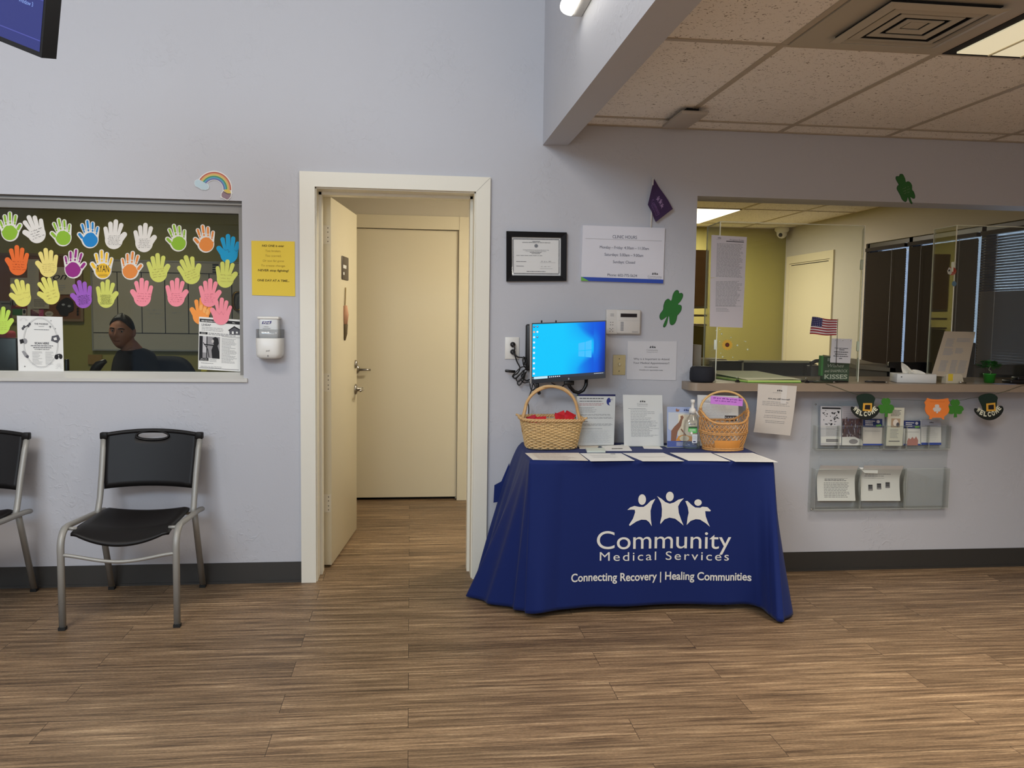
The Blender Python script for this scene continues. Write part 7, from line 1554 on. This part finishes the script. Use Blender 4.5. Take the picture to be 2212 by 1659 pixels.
s.slab(smooth_pts([(58, 2), (88, 16), (98, 40), (96, 72), (70, 84), (66, 100), (30, 98), (14, 72), (2, 58), (16, 28)], 3), 0.001, MKC); s.ell(42, 40, 9, 6, FG, 1); s.ell(74, 48, 9, 6, FG, 1); s.solo('paper_mask', 'plain black paper mask shape with two eye holes on the cork board', 'paper')
for k, (y, r_) in enumerate(((667, 3), (673, 3), (679, 3))): s = at_wall(165, y - 3, 171, y + 3, YO - 0.019, 100, 100); s.slab([(20, 10), (70, 0), (90, 50), (60, 100), (10, 80)], 0.001, INK); s.solo('photo_strip_frame', 'tiny black picture in the column at the right end of the cork board', 'picture', 'tiny pictures in a column')
# brass instrument-like wall ornament: golden looped frame
m = MB(); GLD = mat('brass_dark', (150, 122, 56), rough=0.3, metal=0.8)
for dx_, dz_ in ((0, 0), (0.02, 0.01), (0.035, 0.0)): m.tube([W(x + dx_ * 60, y, YO - 0.03 - dx_) for x, y in smooth_pts([(505, 634), (517, 632), (520, 650), (517, 668), (506, 668), (502, 652)], 4)], 0.007, GLD, 6, closed=True)
m.solo('brass_ornament', 'golden looped ornament on the office wall near the right window edge', 'ornament')
m = MB(); m.box((-1.15, YO - 0.05, 0.9), (-0.85, YO, 2.2), mat('dark_cabinet', (44, 36, 34), rough=0.5)); m.solo('dark_cabinet', 'dark tall cabinet behind the golden ornament', 'cabinet')
s = at_wall(190, 766, 220, 787, YO - 0.004, 100, 70); s.paper(mat('manila', (140, 110, 60), rough=0.8), 0.002); s.solo('manila_card', 'manila card on the olive wall under the whiteboard', 'paper')
# desk, black bag/monitors, phone arm
m = MB(); m.box((-3.6, 0.45, 0.70), (-0.95, 1.15, 0.73), mat('office_desk_wood', (70, 56, 42), rough=0.5)); 
for x in (-3.55, -1.0): m.box((x, 0.5, 0), (x + 0.03, 1.1, 0.70), mat('office_desk_wood'))
m.solo('office_desk', 'dark desk behind the office window', 'desk')
def obox(name, lab, cat, x0, y0, x1, y1, Y, th, mt):
    a = W(x0, y0, Y); b = W(x1, y1, Y); t = thing(name, lab, cat, ((a[0] + b[0]) / 2, Y, 0.7305)); MB().rbox((a[0], Y, 0.79), (b[0], Y + th, a[2]), mt, 0.006, 2).build('screen_back', t)
    xm = (a[0] + b[0]) / 2; MB().box((xm - 0.03, Y + th, 0.74), (xm + 0.03, Y + th + 0.02, 0.95), BLACKP).rbox((xm - 0.09, Y - 0.03, 0.7305), (xm + 0.09, Y + 0.12, 0.742), BLACKP, 0.004, 1).build('stand', t)
obox('office_monitor', 'black computer monitor in the lower left corner of the office window', 'monitor', -70, 729, 38, 812, 0.7, 0.03, mat('monitor_black', (26, 26, 30), rough=0.35))
m = MB(); a = W(20, 714, 1.5); b = W(37, 726, 1.5); m.rbox((a[0] - 0.1, 1.35, b[2] - 0.3), (b[0], 1.5, a[2]), mat('red_bag', (150, 50, 56), rough=0.7), 0.02, 3); m.box((a[0] - 0.1, 1.36, 0.0), (b[0], 1.49, b[2] - 0.3), mat('red_bag')); m.solo('red_file_box', 'red file box peeking above the left office monitor', 'box')
obox('office_monitor', 'narrow black screen edge right beside the event flyer', 'monitor', 138, 776, 147, 812, 0.8, 0.03, BLACKP)
m = MB(); m.tube([W(196, 815, 0.85), W(206, 798, 0.85), W(214, 788, 0.85), W(222, 783, 0.85), W(229, 779.5, 0.85)], [0.02, 0.028, 0.026, 0.018, 0.012], BLACKP, 10); m.tube([W(196, 815, 0.85), (W(196, 815, 0.85).x, 0.85, 0.7305)], 0.03, BLACKP, 10); m.solo('desk_phone_arm', 'black handset shape rising from the desk in front of the seated man', 'telephone')
m = MB(); m.add([W(372, 781, 2.2), W(402, 783, 2.2), W(392, 806, 2.2), W(365, 806, 2.2)] + [W(372, 781, 2.25), W(402, 783, 2.25), W(392, 806, 2.25), W(365, 806, 2.25)], [(0, 1, 2, 3), (7, 6, 5, 4), (0, 4, 5, 1), (1, 5, 6, 2), (3, 2, 6, 7), (0, 3, 7, 4)], mat('red_folder', (176, 66, 52), rough=0.7)); q0 = W(380, 806, 2.2); m.box((q0.x - 0.1, 2.2, 0), (q0.x + 0.1, 2.3, q0.z + 0.01), mat('red_folder')); m.solo('red_folder_rack', 'red folder showing behind the office chair at the right', 'folder')
m = MB(); a = W(434, 797, 0.5); b = W(447, 806, 0.5); m.rbox((a[0], 0.5, 0.7305), (b[0], 0.56, a[2]), mat('yellow_pad', (206, 180, 50), rough=0.7), 0.002, 1); m.solo('yellow_bottle', 'yellow container under the heating aid flyer corner', 'container')
# office chair
t = thing('office_chair', 'black office chair behind the seated man', 'chair', (-1.72, 1.85, 0)); BKF = mat('chair_fabric_black', (24, 22, 22), rough=0.8)
cb0 = W(352, 800, 1.75)
m = MB(); m.grid(lambda i, j: Vector((cb0.x - 0.02 + 0.46 * (i - .5), 1.78 + 0.05 * math.cos(PI * (i - .5)), 0.60 + 0.49 * j * (1 - 0.35 * (2 * i - 1) ** 4 * j))), 16, 12, BKF); m.build('backrest', t)
m2 = t.children[0].modifiers.new('pad', 'SOLIDIFY'); m2.thickness = 0.05
MB().rbox((cb0.x - 0.28, 1.30, 0.44), (cb0.x + 0.22, 1.78, 0.52), BKF, 0.03, 3).build('seat', t); MB().tube([(cb0.x - 0.03, 1.55, 0.08), (cb0.x - 0.03, 1.55, 0.44)], 0.03, BLACKP, 10).build('column', t)
m = MB()
for k in range(5): a = 2 * PI * k / 5; m.tube([(cb0.x - 0.03, 1.55, 0.09), (cb0.x - 0.03 + 0.28 * math.cos(a), 1.55 + 0.28 * math.sin(a), 0.05)], 0.018, BLACKP, 8); m.lathe([(0, 0), (0.025, 0.005), (0.025, 0.045), (0, 0.05)], BLACKP, 10, c=(cb0.x - 0.03 + 0.28 * math.cos(a), 1.55 + 0.28 * math.sin(a), 0))
m.build('star_base', t)
# ---------------- the seated man
SKIN = mat('skin_brown', (176, 118, 92), rough=0.5); HAIR = mat('hair_black', (16, 13, 12), rough=0.6, bump=(180, 0.6, 0.003)); SHIRT = mat('shirt_black', (22, 22, 26), rough=0.8, bump=(120, 0.2, 0.002)); TROU = mat('trousers_dark', (26, 26, 30), rough=0.85)
def skin_obj(verts, edges, radii, root, sub=2):
    me = bpy.data.meshes.new('s'); me.from_pydata([tuple(v) for v in verts], edges, []); o = bpy.data.objects.new('s', me); COL.objects.link(o)
    md = o.modifiers.new('k', 'SKIN'); md.use_smooth_shade = True
    for i, r_ in enumerate(radii): me.skin_vertices[0].data[i].radius = r_ if isinstance(r_, tuple) else (r_, r_)
    me.skin_vertices[0].data[root].use_root = True
    sb = o.modifiers.new('u', 'SUBSURF'); sb.levels = sub; sb.render_levels = sub
    dg = bpy.context.evaluated_depsgraph_get(); out = bpy.data.meshes.new_from_object(o.evaluated_get(dg)); bpy.data.objects.remove(o)
    V = [v.co.copy() for v in out.vertices]; F = [tuple(p.vertices) for p in out.polygons]; bpy.data.meshes.remove(out); return V, F
Hc = W(263, 718, 1.50)                        # centre of the head
def head_mesh(C, yaw, pitch, roll, seg=48, rings=40):
    """ellipsoid head with brow, sockets, nose, lips, chin, jaw and ears; faces -Y before turning"""
    V = []; F = []
    def dsp(th, ph):
        # th azimuth (0 = face), ph elevation
        x = math.sin(th) * math.cos(ph); y = -math.cos(th) * math.cos(ph); z = math.sin(ph)
        px, py, pz = x * 0.076, y * 0.094, z * 0.108
        if pz < -0.02: k = (-pz - 0.02) / 0.09; px *= 1 - 0.34 * k; py = py * (1 - 0.16 * k) - (0.012 * k if y < 0 else -0.012 * k)
        if y < 0 and ph < 0.9:
            g = lambda cx, cz, sx, sz: math.exp(-((px - cx) / sx) ** 2 - ((pz - cz) / sz) ** 2)
            py += -0.020 * g(0, -0.014, 0.010, 0.018) - 0.008 * g(0, 0.008, 0.008, 0.022)          # nose
            py += -0.007 * g(0.011, -0.023, 0.007, 0.008) - 0.007 * g(-0.011, -0.023, 0.007, 0.008)    # nostrils
            py += 0.011 * (g(0.030, 0.012, 0.014, 0.010) + g(-0.030, 0.012, 0.014, 0.010))           # sockets
            py += -0.006 * (g(0.029, 0.031, 0.020, 0.007) + g(-0.029, 0.031, 0.020, 0.007))          # brow
            py += -0.006 * g(0, -0.046, 0.020, 0.006) - 0.006 * g(0, -0.057, 0.017, 0.006) + 0.005 * g(0, -0.0515, 0.024, 0.003)   # lips
            py += -0.008 * g(0, -0.083, 0.020, 0.012)                                               # chin
            py += -0.004 * (g(0.045, -0.015, 0.018, 0.016) + g(-0.045, -0.015, 0.018, 0.016))        # cheeks
        return Vector((px, py, pz))
    for j in range(rings + 1):
        ph = -PI / 2 + PI * j / rings
        for i in range(seg): V.append(dsp(2 * PI * i / seg, ph))
    for j in range(rings):
        for i in range(seg): k = (i + 1) % seg; F.append((j*seg+i, j*seg+k, (j+1)*seg+k, (j+1)*seg+i))
    Rm = Matrix.Translation(C) @ Matrix.Rotation(yaw, 4, 'Z') @ Matrix.Rotation(roll, 4, 'Y') @ Matrix.Rotation(pitch, 4, 'X')
    return [Rm @ v for v in V], F, Rm
yaw = math.radians(-4)   # face turned towards the window, a little to the left of the viewer
HV, HF, HM_ = head_mesh(Hc, yaw, math.radians(2), math.radians(4))
neck0 = Hc + Vector((0.030, 0.035, -0.085)); chest = W(296, 795, 1.57) + Vector((0.0, 0.0, -0.02)); base_n = W(284, 752, 1.54)
pel = Vector((chest.x + 0.16, 1.60, 0.60)); wst = Vector((chest.x + 0.09, 1.58, 0.80))
shl = W(264, 776, 1.44); shr = W(318, 776, 1.66)
elL = Vector((shl.x - 0.005, shl.y - 0.10, 0.80)); wrL = Vector((shl.x - 0.03, 1.08, 0.765)); elR = Vector((shr.x + 0.03, shr.y - 0.06, 0.78)); wrR = Vector((shr.x - 0.13, 1.22, 0.765))
V = [pel, wst, chest, base_n, neck0, shl, elL, wrL, shr, elR, wrR]; E = [(0, 1), (1, 2), (2, 3), (3, 4), (2, 5), (5, 6), (6, 7), (2, 8), (8, 9), (9, 10)]
Rr = [(0.15, 0.12), (0.135, 0.11), (0.145, 0.11), 0.058, 0.052, 0.058, 0.042, 0.028, 0.058, 0.042, 0.028]
n0 = len(V)
for side, x in ((-1, -0.09), (1, 0.09)):
    V += [Vector((pel.x + x, pel.y - 0.05, 0.56)), Vector((pel.x + x * 1.4, pel.y - 0.42, 0.55)), Vector((pel.x + x * 1.4, pel.y - 0.46, 0.10)), Vector((pel.x + x * 1.4, pel.y - 0.60, 0.045))]; k = len(V) - 4; E += [(0, k), (k, k + 1), (k + 1, k + 2), (k + 2, k + 3)]; Rr += [0.085, 0.06, 0.042, 0.035]
BV, BFc = skin_obj(V, E, Rr, 0)
allv = list(HV) + list(BV); allf = list(HF) + [tuple(i + len(HV) for i in f) for f in BFc]
nk = MB(); nk.tube([Hc + Vector((0.012, 0.022, -0.02)), Hc + Vector((0.020, 0.028, -0.075)), (neck0 + base_n) / 2, base_n, (base_n + chest) / 2], [0.055, 0.056, 0.056, 0.060, 0.075], SKIN, 20)
o_ = len(allv); allv += nk.v; allf += [tuple(i + o_ for i in f) for f in nk.f]
# ears
for sx in (-1, 1):
    o_ = len(allv); 
    for i in range(12):
        for j in range(8):
            a = 2 * PI * i / 12; b = -PI / 2 + PI * j / 7; allv.append(HM_ @ Vector((sx * (0.074 + 0.010 * math.cos(b) * (0.6 + 0.4 * math.cos(a))), 0.012 + 0.014 * math.cos(b) * math.sin(a) + 0.008, 0.004 + 0.031 * math.sin(b))))
    for i in range(12):
        for j in range(7): k = (i + 1) % 12; allf.append((o_ + i * 8 + j, o_ + k * 8 + j, o_ + k * 8 + j + 1, o_ + i * 8 + j + 1))
# hands: palm and five fingers resting on the desk
def hand_parts(wr, dirv, side):
    d = Vector(dirv).normalized(); q = d.cross(Vector((0, 0, 1))).normalized(); VV = [wr, wr + d * 0.05, wr + d * 0.09]; EE = [(0, 1), (1, 2)]; RR = [(0.026, 0.018), (0.036, 0.014), (0.038, 0.012)]
    out = [skin_obj(VV, EE, RR, 0, 2)]
    for k in range(4):
        b = wr + d * 0.085 + q * (0.030 - 0.020 * k); L = (0.062, 0.074, 0.070, 0.054)[k]
        out.append(skin_obj([b, b + d * L * 0.45 + Vector((0, 0, 0.006)), b + d * L * 0.75 + Vector((0, 0, 0.0)), b + d * L * 0.95 + Vector((0, 0, -0.010))], [(0, 1), (1, 2), (2, 3)], [0.009, 0.0085, 0.008, 0.007], 0, 2))
    b = wr + d * 0.03 + q * 0.026 * side; out.append(skin_obj([b, b + d * 0.03 + q * 0.024 * side, b + d * 0.06 + q * 0.032 * side], [(0, 1), (1, 2)], [0.012, 0.010, 0.008], 0, 2))
    return out
for wr, dv, sd_ in ((wrL, (-0.1, -1, 0), 1), (wrR, (-0.5, -1, 0), -1)):
    for V_, F_ in hand_parts(wr, dv, sd_): o_ = len(allv); allv += V_; allf += [tuple(i + o_ for i in f) for f in F_]
t = thing('person', 'dark haired man in a black short sleeved shirt seated behind the office window, looking out', 'person', (pel.x, pel.y, 0))
me = bpy.data.meshes.new('body'); me.from_pydata([tuple(v) for v in allv], [], allf); o = bpy.data.objects.new('tmp', me); COL.objects.link(o)
rm = o.modifiers.new('r', 'REMESH'); rm.mode = 'VOXEL'; rm.voxel_size = 0.0042; rm.use_smooth_shade = True
dg = bpy.context.evaluated_depsgraph_get(); out = bpy.data.meshes.new_from_object(o.evaluated_get(dg)); bpy.data.objects.remove(o)
for p in out.polygons: p.use_smooth = True
out.materials.clear(); out.materials.append(SKIN); o0 = Vector(ORG[t.name]); out.transform(Matrix.Translation(-o0)); bo = bpy.data.objects.new('body', out); COL.objects.link(bo); bo.parent = t; ORG[bo.name] = o0
# hair cap
def hairf(i, j):
    th = 2 * PI * i; ph = math.radians(90 - 88 * j)
    front = math.cos(th); lim = 0.42 + 0.30 * (front > 0) * front ** 2 if True else 0
    # hairline higher on the forehead, lower at the nape
    low = math.radians(38 * max(0, front) ** 1.5 + 8 - 42 * max(0, -front)); ph = PI / 2 - (PI / 2 - low) * j
    x = math.sin(th) * math.cos(ph); y = -math.cos(th) * math.cos(ph); z = math.sin(ph); g = 1.045 + (0.05 * max(0, z) + 0.02 * math.sin(th * 9) * z) * (1 if j < 0.99 else 0)
    if j > 0.93: g = 1.0
    return HM_ @ Vector((x * 0.076 * g, y * 0.094 * g + 0.002, z * 0.108 * g + 0.002 + 0.010 * max(0, z) * max(0, front)))
MB().grid(hairf, 56, 18, HAIR, closed_u=True).build('hair', t)
for sx in (-1, 1):
    e = MB(); e.lathe([(0, -0.0095), (0.006, -0.0075), (0.0095, 0), (0.006, 0.0075), (0, 0.0095)], mat('eye_white', (190, 180, 170), rough=0.3), 14, M=HM_ @ Matrix.Translation((sx * 0.030, -0.0735, 0.012))); e.build('eye', t)
    e = MB(); e.lathe([(0, 0), (0.0052, 0), (0.0045, 0.0015), (0, 0.002)], mat('iris_dark', (20, 14, 12), rough=0.2), 12, M=HM_ @ Matrix.Translation((sx * 0.030 + 0.002, -0.0822, 0.012)) @ Matrix.Rotation(PI / 2, 4, 'X')); e.build('iris', t)
    e = MB(); e.tube([HM_ @ Vector((sx * x, -math.sqrt(max(0, 1 - (x / 0.076) ** 2 - (z / 0.108) ** 2)) * 0.094 - 0.0065, z)) for x, z in ((0.014, 0.028), (0.026, 0.033), (0.038, 0.032), (0.048, 0.026))], [0.003, 0.0042, 0.0036, 0.002], HAIR, 6); e.build('eyebrow', t)
e = MB(); e.tube([HM_ @ Vector((x, -math.sqrt(max(0, 1 - (x / 0.076) ** 2 - (0.0515 / 0.108) ** 2)) * 0.094 * 0.93 - 0.0085, -0.0515 - 0.002 * math.cos(x * 80))) for x in (-0.022, -0.011, 0, 0.011, 0.022)], [0.001, 0.0022, 0.0025, 0.0022, 0.001], mat('lip_brown', (110, 58, 50), rough=0.5), 6); e.build('lips', t)
# shirt
slL = shl + (elL - shl) * 0.62; slR = shr + (elR - shr) * 0.62
V = [pel + Vector((0, 0, 0.04)), wst, chest, base_n + Vector((0, 0, -0.012)), shl, slL, shr, slR]; E = [(0, 1), (1, 2), (2, 3), (2, 4), (4, 5), (2, 6), (6, 7)]
Rr = [(0.170, 0.14), (0.155, 0.13), (0.163, 0.128), 0.064, 0.072, 0.062, 0.072, 0.062]
SV, SF = skin_obj(V, E, Rr, 0); MB().add(SV, SF, SHIRT, True).build('shirt', t)
V = [pel + Vector((0, 0, 0.02))]; E = []; Rr = [(0.165, 0.135)]
for x in (-0.09, 0.09):
    V += [Vector((pel.x + x, pel.y - 0.05, 0.56)), Vector((pel.x + x * 1.4, pel.y - 0.42, 0.55)), Vector((pel.x + x * 1.4, pel.y - 0.46, 0.12))]; k = len(V) - 3; E += [(0, k), (k, k + 1), (k + 1, k + 2)]; Rr += [0.098, 0.072, 0.062]
SV, SF = skin_obj(V, E, Rr, 0); MB().add(SV, SF, TROU, True).build('trousers', t)
for x in (-0.09, 0.09):
    c0_ = Vector((pel.x + x * 1.4, pel.y - 0.52, 0)); MB().rbox(tuple(c0_ + Vector((-0.045, -0.14, 0.0))), tuple(c0_ + Vector((0.045, 0.12, 0.085))), BLACKP, 0.03, 3).build('shoe', t)
